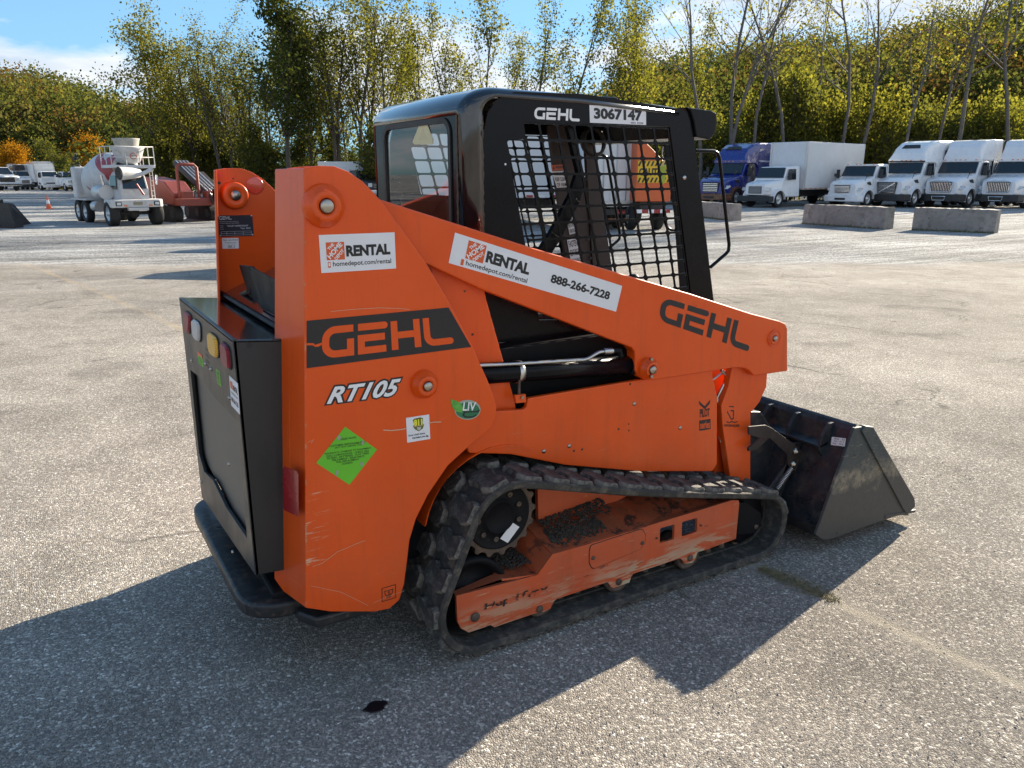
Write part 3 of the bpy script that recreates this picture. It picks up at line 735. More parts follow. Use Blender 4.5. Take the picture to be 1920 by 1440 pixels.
decalstrip((1063, 450), (1083, 446), (1072, 500), CY1 - .064, ['FASTEN', 'SEAT BELT', 'WARNING'])
# far front frame with lamp, keys tag, control lever
MB().prism(farS([(1243, 240), (1254, 240), (1262, 300), (1278, 400), (1292, 545), (1280, 560), (1268, 400)], CY1 - .03), (0, .02, 0)).build('front_door_frame', M['blackm'], L)
kt = MB().prism(farS([(1238, 312), (1249, 309), (1248, 333), (1244, 346), (1238, 338)], 2.60), (0, .004, 0)).build('key_tag', M['tag'], L)
MB().tube([onY(1243, 275, 2.6), onY(1241, 290, 2.6), onY(1245, 300, 2.6), onY(1243, 312, 2.6)], .003, 6).build('key_ring', M['zinc'], L)
MB().tube([onY(*p, CY1) for p in ((1245, 385), (1244, 410), (1250, 425), (1258, 431), (1270, 431))], .008, 8).build('far_grab_handle', M['black'], L)
MB().tube([onY(1188, 540, 2.62), onY(1187, 522, 2.62)], .014, 10).build('control_lever', M['seat'], L)
MB().lathe(onY(1188, 520, 2.62), (0, 0, 1), [(-.02, .012), (-.01, .024), (.006, .024), (.014, .014), (.016, 0)], 16).build('lever_knob', M['seat'], L)
rc = MB().lathe(onY(1108, 268, 2.62), (0, -1, .2), [(0, .055), (.02, .06), (.03, .055), (.03, .045)], 20); rc.build('headrest_ring', M['gasket'], L)

# -------- rear door block
XD = .452; DY0 = onX(442, 700, XD).y; DY1 = onX(345, 640, XD).y; ZT = onX(442, 642, XD).z; ZB = onX(487, 1093, XD).z + .0
zb2 = onX(370, 917, XD).z
print('door', DY0, DY1, ZT, ZB, zb2)
opening = [(lambda v: (v.y, v.z))(onX(*p, XD)) for p in ((357, 694), (372, 706), (404, 748), (446, 792), (463, 1010), (424, 952), (400, 902), (383, 885), (373, 850))]
dface = [(DY0, ZB), (DY0, ZT), (DY1, ZT), (DY1, zb2)]
dface = [(DY1, min(zb2, ZB + .02)), (DY1, ZT), (DY0, ZT), (DY0, ZB)]
lampbox = []
LP = {'lensred': [((348, 581), (361, 592), (350, 619), (358, 627)), ((417, 638), (432, 652), (421, 681), (436, 695))],
      'lenswhite': [((363, 596), (377, 606), (366, 631), (378, 643))], 'lensamber': [((393, 620), (410, 634), (396, 660), (412, 674))]}
dm_ = MB().prism([(XD, y, z) for y, z in dface], (.012, 0, 0), [[(XD, y, z) for y, z in opening]])
door = dm_.build('rear_door', M['door'], L, bevel=.002)
XF = .605
topf = MB(); zf = onX(508, 618, XF).z
topf.prism([(XD, DY0, ZT), (XD, DY1, ZT), (XF, DY1 + .0, zf), (XF, DY0, zf)], (0, 0, -.012))
topf.build('door_top', M['gloss'], L, bevel=.004)
sd = MB().prism([(XD + .001, DY0, ZB), (XD + .001, DY0, ZT - .003), (XF, DY0, zf - .003), (XF, DY0, ZB - .01)], (0, .012, 0)); both(sd, 'door_side', M['door'], bevel=.002)
q = onY(468, 647, DY0); MB().cyl(q + Vector((0, .001, 0)), q + Vector((0, -.001, 0)), .0085, n=14).build('side_hole', M['print'], door)
rs = [(XD + .03, y, z) for y, z in opening]
scr = MB().add([(XD + .022, y, z) for y, z in [(DY0 + .03, ZB + .04), (DY0 + .03, ZT - .22), (DY1 - .02, ZT - .12), (DY1 - .02, ZB + .1)]], [(0, 1, 2, 3)]).build('radiator_screen', M['perf'], door)
MB().box(.50, .64, DY0 + .02, DY1 - .02, ZB + .03, ZT - .03).build('radiator', M['seat'], L)
lampmats = []
for mk, ls in LP.items():
    for (tl, tr2, bl, br) in ls:
        P_ = [onX(*p, XD) for p in (tl, tr2, bl, br)]
        a, b, c_, d = P_; nn = 4; ring0 = []
        ol = rrect(0, 0, 1, 1, .3, nn)
        def bil(u, v, h): return c_ * (1 - u) * (1 - v) + d * u * (1 - v) + a * (1 - u) * v + b * u * v + Vector((-h, 0, 0))
        mb = MB(); mb.loft([[bil(u, v, -.002) for u, v in ol], [bil(u, v, .006) for u, v in ol], [bil(.5 + (u - .5) * .86, .5 + (v - .5) * .9, .012) for u, v in ol]], smooth=False)
        mb.build('tail_lamp', M[mk], door, bevel=.002)
        bz = MB().prism([bil(.5 + (u - .5) * 1.10, .5 + (v - .5) * 1.07, .0006) for u, v in ol], (-.003, 0, 0), [[bil(.5 + (u - .5) * .99, .5 + (v - .5) * .99, .0006) for u, v in ol]]); bz.build('lamp_bezel', M['gasket'], door)
for (x, y) in ((360, 676), (431, 746), (386, 682), (396, 692), (437, 1035 - 0), (430, 870), (378, 903)):
    q = onX(x, y, XD); MB().lathe(q, (-1, 0, 0), [(0, .0075), (.004, .007), (.006, .003), (.006, 0)], 12).build('bolt', M['steel'], door)
for i in range(4):
    a = onX(385.5, 652.5 + i * 10, XD); b = onX(392, 658.5 + i * 10, XD); c_ = onX(386, 656 + i * 10, XD)
    f_ = Face(c_, b - a, a - c_, (-1, 0, 0)); f_.plate('vent_slot', M['print'], door, .0008)
def faceX(tl, tr2, bl, x): a, b, c_ = onX(*tl, x), onX(*tr2, x), onX(*bl, x); return Face(c_, b - a, a - c_, (-1, 0, 0))
f_ = faceX((370, 658), (379, 665), (372.5, 681), XD); o = f_.plate('inspection_sticker', M['green'], door); f_.plate('sticker_head', M['hdorange'], o, .0012, [(0, .7), (1, .7), (1, 1), (0, 1)]); f_.marks('lettering', M['print'], o, [('CHECK', (.1, .48, .9, .64), .01), ('FLUIDS', (.1, .26, .9, .42), .01), ('DAILY', (.1, .06, .9, .2), .01)])
f_ = faceX((405, 691), (412, 697), (408, 719), XD); o = f_.plate('fuel_sticker', M['green'], door); f_.marks('lettering', M['print'], o, [('DIESEL', (.15, .68, .85, .92), .02), ('FUEL', (.15, .38, .85, .6), .02), ('ONLY', (.15, .08, .85, .3), .02)])
f_ = faceX((430, 704), (446, 719), (434, 760), XD); o = f_.plate('rental_sticker', M['white'], door); f_.plate('logo', M['hdorange'], o, .0012, [(.08, .62), (.36, .62), (.36, .86), (.08, .86)])
f_.marks('lettering', M['print'], o, [('RENTAL', (.40, .62, .95, .80), .05), ('888-266-7228', (.1, .18, .9, .34), .03), ('homedepot.com', (.1, .44, .9, .54), .01)])
# hood behind the door
hd = MB()
hz = zf + .012; hA = onY(399, 541, fin); hB = onY(516, 484, fin); hs = (hB.z - hA.z) / (hB.x - hA.x)
hd.prism([(XF + .012, DY0 + .02, hz - .05), (XF + .012, DY0 + .02, hz), (.90, DY0 + .02, hz + (.90 - XF) * hs), (1.262, DY0 + .02, hz + (.90 - XF) * hs + .03), (1.262, DY0 + .02, .9), (XF + .012, DY0 + .02, .9)], (0, fin - DY0 - .022, 0))
hd.build('engine_hood', M['gloss'], L, bevel=.01, seg=3)
rim = MB().tube([(XF + .008, DY0 + .04, hz + .004), (XF + .008, DY1 + .03, hz + .004)], .010, 8); rim.build('hood_rim', M['blackm'], L)
# folded handle plates standing on the hood
def pX(pts, x, d, name, mat):
    MB().prism([onX(*p, x) for p in pts], (d, 0, 0)).build(name, mat, L, bevel=.0015)
pX([(448, 497), (467, 500), (492, 562), (478, 575), (470, 566)], .665, .02, 'handle_bracket', M['blackm'])
pX([(468, 499), (516, 525), (516, 592), (489, 578)], .64, .006, 'latch_plate', M['blackm'])
pX([(464, 500), (469, 493), (478, 491), (487, 496), (489, 502), (470, 505)], .80, .006, 'lifting_lug', simple('grey_lug', (.16, .16, .16), .5))
MB().tube([onX(442, 556, .66), onX(452, 553, .66), onX(466, 546, .66)], .009, 8).build('hinge_rod', M['castiron'], L)

# -------- bumper (counterweight lip)
bz1 = .275
bp_ = []
def bumper():
    zt, zb = .285, .232
    w = .0
    a = onZ(352, 919, zt); b = onZ(486, 1160, zt)
    print('bumper', a, b)
    xo = .405
    y0 = 2.26; y1 = 3.27
    ol = roundcorners([(.66, y0 + .02), (.52, y0 - .005), (xo + .0, y0 + .06), (xo, y1 - .05), (.47, y1 + .02), (.66, y1)], [0, .05, .09, .09, .05, 0], 6)
    MB().prism([(x, y, zb) for x, y in ol], (0, 0, zt - zb)).build('rear_bumper', M['bumper'], L, bevel=.012, seg=4)
    MB().prism([(x, y, .215) for x, y in [(.60, 2.17), (.84, 2.165), (.86, 2.40), (.56, 2.42), (.56, 2.24)]], (0, 0, .04)).build('bumper_bracket', M['bumper'], L, bevel=.01, seg=3)
    MB().box(.50, .66, 2.30, 3.28, .235, .31).build('bumper_mount', M['blackm'], L, bevel=.01)
    q = Vector((.465, 2.96, zt)); MB().cyl(q, q + Vector((0, 0, .001)), .012, n=16).build('bumper_hole', M['print'], L)
bumper()
# -------- stickers on the side
def sticker(name, tl, tr2, bl, y, mat='white', hbase=0, parent=None):
    f_ = faceY(tl, tr2, bl, y); o = f_.plate(name, M[mat], parent or L, .0007); k = f_.U.length / f_.V.length; return f_, o, k
yt = YT - .0005
# rental sticker on the tower
f_, o, k = sticker('rental_sticker', (597.5, 440.7), (739.5, 435.5), (602.5, 512), yt)
sq = f_.plate('logo', M['hdorange'], o, .0011, [(.08, .33), (.315, .33), (.315, .80), (.08, .80)])
f_.marks('logo_words', M['whiteclean'], sq, orange_square(.08, .33, .315, .80, k), .0015)
f_.marks('lettering', M['print'], o, [('RENTAL', (.335, .40, .93, .70), .055), ('homedepot.com/rental', (.155, .12, .935, .29), .012)], .0012)
ph = f_.marks('phone_icon', M['hdorange'], o, [('POLY', [(.09, .13), (.125, .13), (.125, .28), (.09, .28)])], .0012); f_.marks('screen', M['whiteclean'], ph, [('POLY', [(.098, .17), (.117, .17), (.117, .255), (.098, .255)])], .0016)
# black decal with the maker's letters knocked out in orange
dec = [onY(*p, yt) for p in ((575, 601.5), (841, 576.5), (883.5, 650.5), (575, 690.5))]
mb = MB().prism(dec, (0, -.0006, 0)); dk = mb.build('maker_decal', M['print'], L)
f_ = faceY((603, 614), (853, 594), (603, 669), yt)
def persp_marks(corners_px, y, items, name, mat, parent, h=.0012):
    """corners tl,tr,bl,br in pixels on plane y; items' unit coordinates are mapped bilinearly on that plane"""
    tl, tr2, bl, br = [onY(*p, y) for p in corners_px]; mb = MB()
    for it in items:
        if it[0] == 'MESH': vv, ff = it[1], it[2]
        else:
            vv, ff = txtmesh(it[0], it[2] if len(it) > 2 else 0, it[3] if len(it) > 3 else 0); vv = fit(vv, it[1])
        mb.add([bl * (1 - u) * (1 - v) + br * u * (1 - v) + tl * (1 - u) * v + tr2 * u * v + Vector((0, -h, 0)) for u, v in vv], ff)
    return mb.build(name, mat, parent, fix=False)
persp_marks(((605, 614.5), (843, 592), (604, 672), (849, 643)), yt, maker_mark((0, 0, 1, 1)), 'letters', M['orange'], dk)
MB().prism([onY(*p, yt) + Vector((0, -.0008, 0)) for p in ((575, 643), (588, 643.5), (590, 646.5), (604, 642), (604, 646), (596, 650), (590, 650), (586, 647), (575, 647.5))], (0, -.0004, 0)).build('tear', M['orange'], dk)
# model number
cp = ((616, 725), (752, 708), (612, 759), (748, 742))
a = persp_marks(cp, yt, [('RT105', (-.03, -.06, 1.03, 1.07), .10, .32)], 'model_number', M['print'], L, .0006)
persp_marks(cp, yt, [('RT105', (.0, .03, 1, .97), .03, .32)], 'model_number_face', M['whiteclean'], a, .0012)
# green diamond notice
f_, o, k = sticker('responsibility_notice', (593, 868), (647, 800), (655, 909), yt, 'green')
f2 = faceY((593, 810), (706, 797), (596, 912), yt)
f2.marks('lettering', M['print'], o, [('PLEASE NOTE:', (.36, .80, .65, .835), .01), ('CUSTOMER RESPONSIBILITIES', (.20, .695, .80, .73), .01), ('(BUT NOT LIMITED TO)', (.29, .65, .73, .685), .01),
    ('INSURANCE - DAMAGE TO EQUIPMENT', (.12, .565, .90, .60), .01), ('DAILY LUBRICATIONS - CHECK OILS', (.15, .52, .86, .555), .01), ('FILTERS - BATTERIES - FLAT TIRES', (.16, .475, .86, .51), .01),
    ('TIRE DAMAGE - WEAR PARTS', (.23, .43, .78, .465), .01), ('FUEL REPLACEMENT', (.31, .385, .69, .42), .01), ('CLEANING', (.40, .34, .58, .375), .01)], .0012)
for (x, y) in ((635, 820), (680.5, 830), (678, 870), (631.5, 887)):
    q = onY(x, y, yt); rr_ = []
    for i in range(9): t = i / 9 * 6.283; r_ = .006 * random.uniform(.5, 1.1); rr_.append((q.x + r_ * math.cos(t), q.y - .0009, q.z + 1.6 * r_ * math.sin(t)))
    MB().prism(rr_, (0, -.0004, 0)).build('torn_spot', simple('torn_paper', (.33, .33, .26), .8), o)
# call-before-digging sticker
f_, o, k = sticker('call_sticker', (761, 783.5), (804.5, 777), (763.5, 830), yt)
bl_o = f_.plate('badge', simple('badge_olive', (.13, .14, .02), .4), o, .0010, [(.28, .86), (.34, .92), (.60, .94), (.72, .90), (.70, .68), (.76, .62), (.70, .48), (.52, .38), (.34, .50), (.28, .62), (.34, .70)])
f_.marks('badge_number', simple('badge_yellow', (.80, .75, .05), .4), bl_o, [('811', (.32, .62, .68, .88), .05)], .0015)
f_.marks('badge_emblem', simple('badge_grey', (.45, .45, .40), .4), bl_o, [('POLY', [(.44, .56), (.62, .56), (.60, .46), (.53, .41), (.46, .46)])], .0014)
f_.marks('lettering', M['print'], o, [("Know what's below.", (.07, .24, .80, .32), .02), ('Call before you dig.', (.22, .09, .93, .19), .03)], .0012)
# badge with leaf
cx = onY(875, 768, yt)
f_ = faceY((849, 748), (901, 748), (849, 789), yt)
el = lambda cx, cy, a, b, n=28: [(cx + a * math.cos(i / n * 6.2832), cy + b * math.sin(i / n * 6.2832)) for i in range(n)]
o = f_.plate('oval_badge', simple('badge_rim', (.35, .42, .36), .35, metal=.4), L, .0007, el(.53, .50, .47, .46))
f_.plate('badge_field', simple('badge_green', (.02, .16, .07), .35, noise=.2), o, .0011, el(.53, .47, .43, .38))
f_.plate('leaf', simple('leaf_green', (.10, .36, .05), .4, noise=.3, nscale=60), o, .0015, [(-.08, 1.0), (.12, .92), (.28, .80), (.36, .60), (.32, .38), (.12, .42), (-.02, .62), (-.06, .82)])
f_.marks('lettering', M['whiteclean'], o, [('LIV', (.34, .46, .84, .86), .02, .15)], .0019)
f_.marks('leaf_curl', M['print'], o, [('MESH',) + ribbon([(.96, .50), (.90, .42), (.42, .40), (.36, .26), (.46, .17), (.72, .17), (.84, .26)], .06)], .0018)
# small stamped symbol at the bottom
f_ = faceY((716, 1103.5), (741.5, 1096), (716.5, 1128), yt)
it = [('MESH',) + ribbon([(0, 0), (0, 1), (1, 1), (1, 0), (0, 0)], .05), ('MESH',) + ribbon([(.15, .72), (.85, .72)], .05), ('MESH',) + ribbon([(.2, .72), (.24, .45), (.36, .32), (.6, .32), (.76, .45), (.8, .72)], .05), ('S', (.42, .38, .6, .64), .02), ('MESH',) + ribbon([(.3, .2), (.66, .2)], .05)]
f_.marks('tie_down_symbol', M['print'], L, it, .0006)
# long sticker on the arm
ya = 2.19 - .0005
f_, o, k = sticker('arm_rental_sticker', (853, 436), (1166.5, 536), (841, 493), ya)
sq = f_.plate('logo', M['hdorange'], o, .0011, [(.075, .30), (.170, .30), (.170, .90), (.075, .90)])
f_.marks('logo_words', M['whiteclean'], sq, orange_square(.075, .30, .170, .90, k), .0015)
f_.marks('lettering', M['print'], o, [('RENTAL', (.180, .37, .425, .76), .055), ('homedepot.com/rental', (.085, .04, .425, .25), .012), ('888-266-7228', (.555, .34, .935, .66), .04)], .0012)
ph = f_.marks('phone_icon', M['hdorange'], o, [('POLY', [(.058, .05), (.073, .05), (.073, .25), (.058, .25)])], .0012)
ar = persp_marks(((1243, 558), (1413, 610), (1235, 600), (1402, 658)), ya, maker_mark((0, 0, 1, 1)), 'maker_letters', M['print'], L, .0008)
MB().prism([onY(*p, ya) + Vector((0, -.0010, 0)) for p in ((1300, 569), (1306, 571.5), (1304, 576.5), (1311, 578), (1316, 575), (1322, 578), (1318, 572), (1302, 566))], (0, -.0004, 0)).build('tear', M['orange'], ar)
# marks on panel and leg
f_ = faceY((1310, 751), (1332, 749), (1311, 808), 2.2045)
it = [('PILOT', (.08, .44, .92, .72), .03), ('POLY', [(.02, 0), (.98, .02), (.98, .36), (.02, .34)]), ('POLY', [(.5, .80), (.62, .84), (1.0, 1.0), (.93, .86), (.60, .74), (.5, .70), (.40, .74), (.07, .86), (0, 1.0), (.38, .84)])]
o = f_.marks('series_logo', M['print'], L, it, .0006); f_.marks('lettering', M['orange'], o, [('series', (.08, .06, .92, .30), .03)], .001)
f_ = faceY((1362, 762), (1388, 763), (1362, 800), 2.2245)
f_.marks('hydraulic_mark', M['print'], L, [('HYDRAGLIDE', (-.18, .0, .95, .12), .03, .2), ('MESH',) + ribbon([(.05, .75), (.35, .38), (.42, .38), (.50, .42), (.52, .80), (.3, .80)], .06), ('MESH',) + ribbon([(.0, .25), (.2, .20), (.35, .26), (.6, .22), (.8, .27)], .05), ('MESH',) + ribbon([(.2, 1.0), (.55, 1.0)], .05)], .0006)
# cab: maker's letters, unit number
persp_marks(((1003, 201.5), (1087, 205), (1001.5, 222.5), (1086, 227.5)), CY0 - .0005, maker_mark((0, 0, 1, 1)), 'cab_maker_letters', M['whiteclean'], L, .0006)
f_, o, k = sticker('unit_number_sticker', (1105, 197), (1211, 203), (1106, 230), CY0 - .0005)
f_.marks('lettering', M['print'], o, [('3067147', (.07, .22, .93, .88), .05), ('|||| |||||', (.72, .04, .94, .15), .02)], .0012)
q = onY(947.5, 308, CY0); MB().cyl(q, q + Vector((0, -.001, 0)), .0038, n=10).build('bright_rivet', M['whiteclean'], L)
q = onY(1283, 333, CY0); MB().lathe(q, (0, -1, 0), [(0, .009), (.004, .008), (.005, 0)], 12).build('bolt', M['zinc'], L)
f_ = None
# letters on the cab's rear top curve
a, b, c_ = Vector((1.276, 0, 1.80)), None, None
pr = cabprof(0); 
def onroof(px, py):
    for i in range(1, len(pr) - 1):
        p0_ = Vector((pr[i][0], 0, pr[i][1])); p1_ = Vector((pr[i + 1][0], 0, pr[i + 1][1])); d = p1_ - p0_; n_ = Vector((-d.z, 0, d.x)).normalized()
        r_ = ray(px, py); den = r_.dot(n_)
        if abs(den) < 1e-6: continue
        t = (p0_ - CAMP).dot(n_) / den; P = CAMP + r_ * t; s_ = (P - p0_).dot(d) / d.length_squared
        if -.02 <= s_ <= 1.02 and t > 0: return P + n_ * .0015 * (1 if n_.x < 0 or n_.z > 0 else -1)
    return onX(px, py, 1.29)
tl, tr2, bl, br = (781, 199), (820, 192), (778, 211), (818, 205)
mb = MB()
for _, v, f2 in maker_mark((0, 0, 1, 1)):
    mb.add([onroof(bl[0] * (1 - x) * (1 - y) + br[0] * x * (1 - y) + tl[0] * (1 - x) * y + tr2[0] * x * y, bl[1] * (1 - x) * (1 - y) + br[1] * x * (1 - y) + tl[1] * (1 - x) * y + tr2[1] * x * y) for x, y in v], f2)
mb.build('rear_maker_letters', M['whiteclean'], L, fix=False)
# plate and sticker on the far tower
f_ = faceY((408, 404), (473, 403), (411, 444), fin - .0005)
o = f_.plate('serial_plate', simple('serial_plate_blue_black', (.012, .014, .028), .35), L, .0015)
it = [('MESH', [(x * .35 + .04, y * .16 + .80) for x, y in v], f2) for _, v, f2 in maker_mark((0, 0, 1, 1))]
it += [('Manufactured by Manitou Equipment', (.04, .68, .58, .73), .0), ('West Bend, WI USA', (.04, .60, .60, .65), .0), ('*GHLRT105PBE782093*', (.24, .46, .86, .54), .02), ('Product', (.04, .50, .14, .54), .0), ('Number', (.04, .43, .14, .47), 0), ('Serial', (.04, .34, .14, .38), 0), ('Year 2021', (.62, .34, .92, .42), .02)]
for v in (.06, .15, .24): it.append(('MESH',) + ribbon([(.06, v), (.94, v)], .012))
for u in (.06, .22, .45, .70, .94): it.append(('MESH',) + ribbon([(u, .07), (u, .23)], .008))
f_.marks('lettering', simple('plate_print', (.45, .47, .52), .4), o, it, .002)
for (u, v) in ((.02, .96), (.97, .96), (.03, .04), (.97, .05)): q = f_.p(u, v, .0018); MB().lathe(q, (0, -1, 0), [(0, .004), (.002, .003), (.0025, 0)], 8).build('rivet', M['zinc'], o)
f_ = faceY((416, 446.5), (447, 446), (417, 466.5), fin - .0005)
o = f_.plate('pride_sticker', M['white'], L, .0008, [(.03, 0), (.97, 0), (1, .05), (1, .95), (.97, 1), (.03, 1), (0, .95), (0, .05)])
f_.marks('lettering', M['print'], o, [('Made with PRIDE', (.05, .74, .95, .88), .0), ('Prepared by', (.17, .47, .85, .62), .0), ('BA', (.42, .12, .6, .3), .01), ('MESH',) + ribbon([(.36, .08), (.74, .08), (.74, .34), (.36, .34), (.36, .08)], .02)], .0012)

# scratches of bare primer as thin flakes of paint loss
prim = simple('scratch_primer', (.62, .42, .28), .6)
def scratch(pts, y, w=.0012, mat=prim):
    P3 = [onY(*p, y) for p in pts]; v, f2 = ribbon([(p.x, p.z) for p in P3], w)
    MB().add([(a, y - .0016 - .0000, b_) for a, b_ in v], f2).build('scratch', mat, L, fix=False)
scratch(((586, 1062), (603, 1056), (620, 1044), (632, 1034), (650, 1027), (668, 1019), (684, 1013)), YT)
scratch(((718, 806), (734, 807), (752, 805), (762, 803)), YT, .003); scratch(((803, 793), (815, 791), (827, 791)), YT, .003); scratch(((775, 800), (795, 796)), YT, .0015)
scratch(((620, 584), (660, 580), (710, 577), (745, 578), (768, 580)), YT, .0012); scratch(((583, 1098), (640, 1110), (690, 1135)), YT, .0008); scratch(((700, 1130), (730, 1117), (757, 1108)), YT, .0008)
scratch(((577, 829), (588, 824), (583, 831)), YT, .001)

# -------- tracks
YA, YB = 2.04, 2.36
circ = [((1.134, .183), .138), ((1.262, .447), .148), ((2.534, .136), .125)]    # rear idler, sprocket, front idler (inner face of the belt)
def hullpath(step=.012):
    pts = []
    for (c, r) in circ:
        for i in range(360): t = 2 * math.pi * i / 360; pts.append((c[0] + r * math.cos(t), c[1] + r * math.sin(t)))
    pts = sorted(set(pts))
    def cr(o, a, b): return (a[0] - o[0]) * (b[1] - o[1]) - (a[1] - o[1]) * (b[0] - o[0])
    lo = []
    for p in pts:
        while len(lo) > 1 and cr(lo[-2], lo[-1], p) <= 0: lo.pop()
        lo.append(p)
    up = []
    for p in reversed(pts):
        while len(up) > 1 and cr(up[-2], up[-1], p) <= 0: up.pop()
        up.append(p)
    h = lo[:-1] + up[:-1]
    # resample evenly, counter-clockwise
    seg = [math.dist(h[i], h[(i + 1) % len(h)]) for i in range(len(h))]; Ltot = sum(seg); n = int(Ltot / step); out = []
    acc = 0; i = 0
    for k in range(n):
        s = k * Ltot / n
        while acc + seg[i] < s: acc += seg[i]; i += 1
        t = (s - acc) / seg[i]; a = h[i]; b_ = h[(i + 1) % len(h)]; out.append((a[0] * (1 - t) + b_[0] * t, a[1] * (1 - t) + b_[1] * t))
    return out, Ltot
path, PL = hullpath()
# the top run sags a little between sprocket and front idler
path = [(x, z - (.010 * math.sin(math.pi * min(1, max(0, (x - 1.35) / 1.1))) if z > .28 and x > 1.35 else 0)) for x, z in path]
NP = len(path)
def tangent(i): a = Vector(path[(i - 1) % NP]); b_ = Vector(path[(i + 1) % NP]); return (b_ - a).normalized()
def belt(y0, y1):
    mb = MB(); rings = []
    for i in range(NP):
        p = Vector(path[i]); t = tangent(i); n_ = Vector((t.y, -t.x))   # outward for ccw
        prof = [(y0 + .006, 0), (y0, .006), (y0 - .002, .024), (y0 + .006, .029), (y0 + .03, .022), (y1 - .03, .022), (y1 - .006, .029), (y1 + .002, .024), (y1, .006), (y1 - .006, 0), (y1 - .10, .0), (y1 - .105, -.004), (y0 + .105, -.004), (y0 + .10, 0)]
        rings.append([(p.x + n_.x * h, y, p.y + n_.y * h) for y, h in prof])
    n = len(rings[0]); vs_ = [q for r_ in rings for q in r_]
    fs = [(i * n + k, i * n + (k + 1) % n, ((i + 1) % NP) * n + (k + 1) % n, ((i + 1) % NP) * n + k) for i in range(NP) for k in range(n)]
    return mb.add(vs_, fs, False)
lugm = MB()   # C-shaped block, local x = along belt, y = across, z = out
def lugmesh(flip):
    mb = MB(); s = -1 if flip else 1
    base = [(-.042, .0), (.024, .004), (.046, .040), (.036, .078), (.048, .128), (.020, .154), (-.030, .150), (-.048, .108), (-.034, .066), (-.050, .028)]
    base = [(x, y * s) for x, y in base]; cx = 0; cy = .075 * s
    top = [(x * .86, cy + (y - cy) * .93) for x, y in base]
    mid = [(x * .97, cy + (y - cy) * .985) for x, y in base]
    mb.loft([[(x, y, -.004) for x, y in base], [(x, y, .015) for x, y in mid], [(x, y, .0215) for x, y in top]])
    return mb
def place_track(mirrored):
    y0, y1 = (YA, YB) if not mirrored else (2 * YC - YB, 2 * YC - YA)
    bo = belt(y0, y1).build('track', M['rubber'], L)
    protos = []
    for fl in (0, 1):
        mb = lugmesh(fl); o = mb.build('tread_lug', M['lug'], bo, bevel=.004, seg=2, origin=(0, 0, 0)); protos.append(o)
    dp = MB().lathe((0, 0, 0), (0, 0, -1), [(-.004, .016), (.012, .015), (.030, .010), (.034, .007), (.034, 0)], 12).build('drive_lug', M['castiron'], bo, origin=(0, 0, 0))
    NL = round(PL / .118); first = [True, True, True]
    def at(s):
        i = int(s / PL * NP) % NP; p = Vector(path[i]); t = tangent(i); return p, t
    def put(o, k, p, y, t, h):
        ob = o if first[k] else o.copy()
        if not first[k]: col.objects.link(ob); ob.parent = bo
        first[k] = False
        n_ = Vector((t.y, -t.x)); X = Vector((t.x, 0, t.y)); Z = Vector((n_.x, 0, n_.y)); Yv = Z.cross(X)
        mt = Matrix((X, Yv, Z)).transposed().to_4x4(); mt.translation = Vector((p.x + n_.x * h, y, p.y + n_.y * h)) - ORG
        ob.matrix_local = mt
    for k in range(NL):
        s = k * PL / NL
        # Yv = Z x X: for outward Z and ccw X this is -Y or +Y; lugs start near each edge and point to the middle
        p, t = at(s); n_ = Vector((t.y, -t.x)); Yv = Vector((n_.x, 0, n_.y)).cross(Vector((t.x, 0, t.y))).y
        sg = 1 if Yv > 0 else -1
        put(protos[0 if sg > 0 else 1], 0 if sg > 0 else 1, p, y0 + .004, t, .0215)
        p, t = at(s + PL / NL * .5)
        put(protos[1 if sg > 0 else 0], 1 if sg > 0 else 0, p, y1 - .004, t, .0215)
    ND = round(PL / .0865)
    for k in range(ND):
        p, t = at(k * PL / ND + .02)
        for yy in ((y0 + y1) / 2 - .032, (y0 + y1) / 2 + .032): put(dp, 2, p, yy, t, 0)
    return bo
tn = place_track(False); tf = place_track(True)

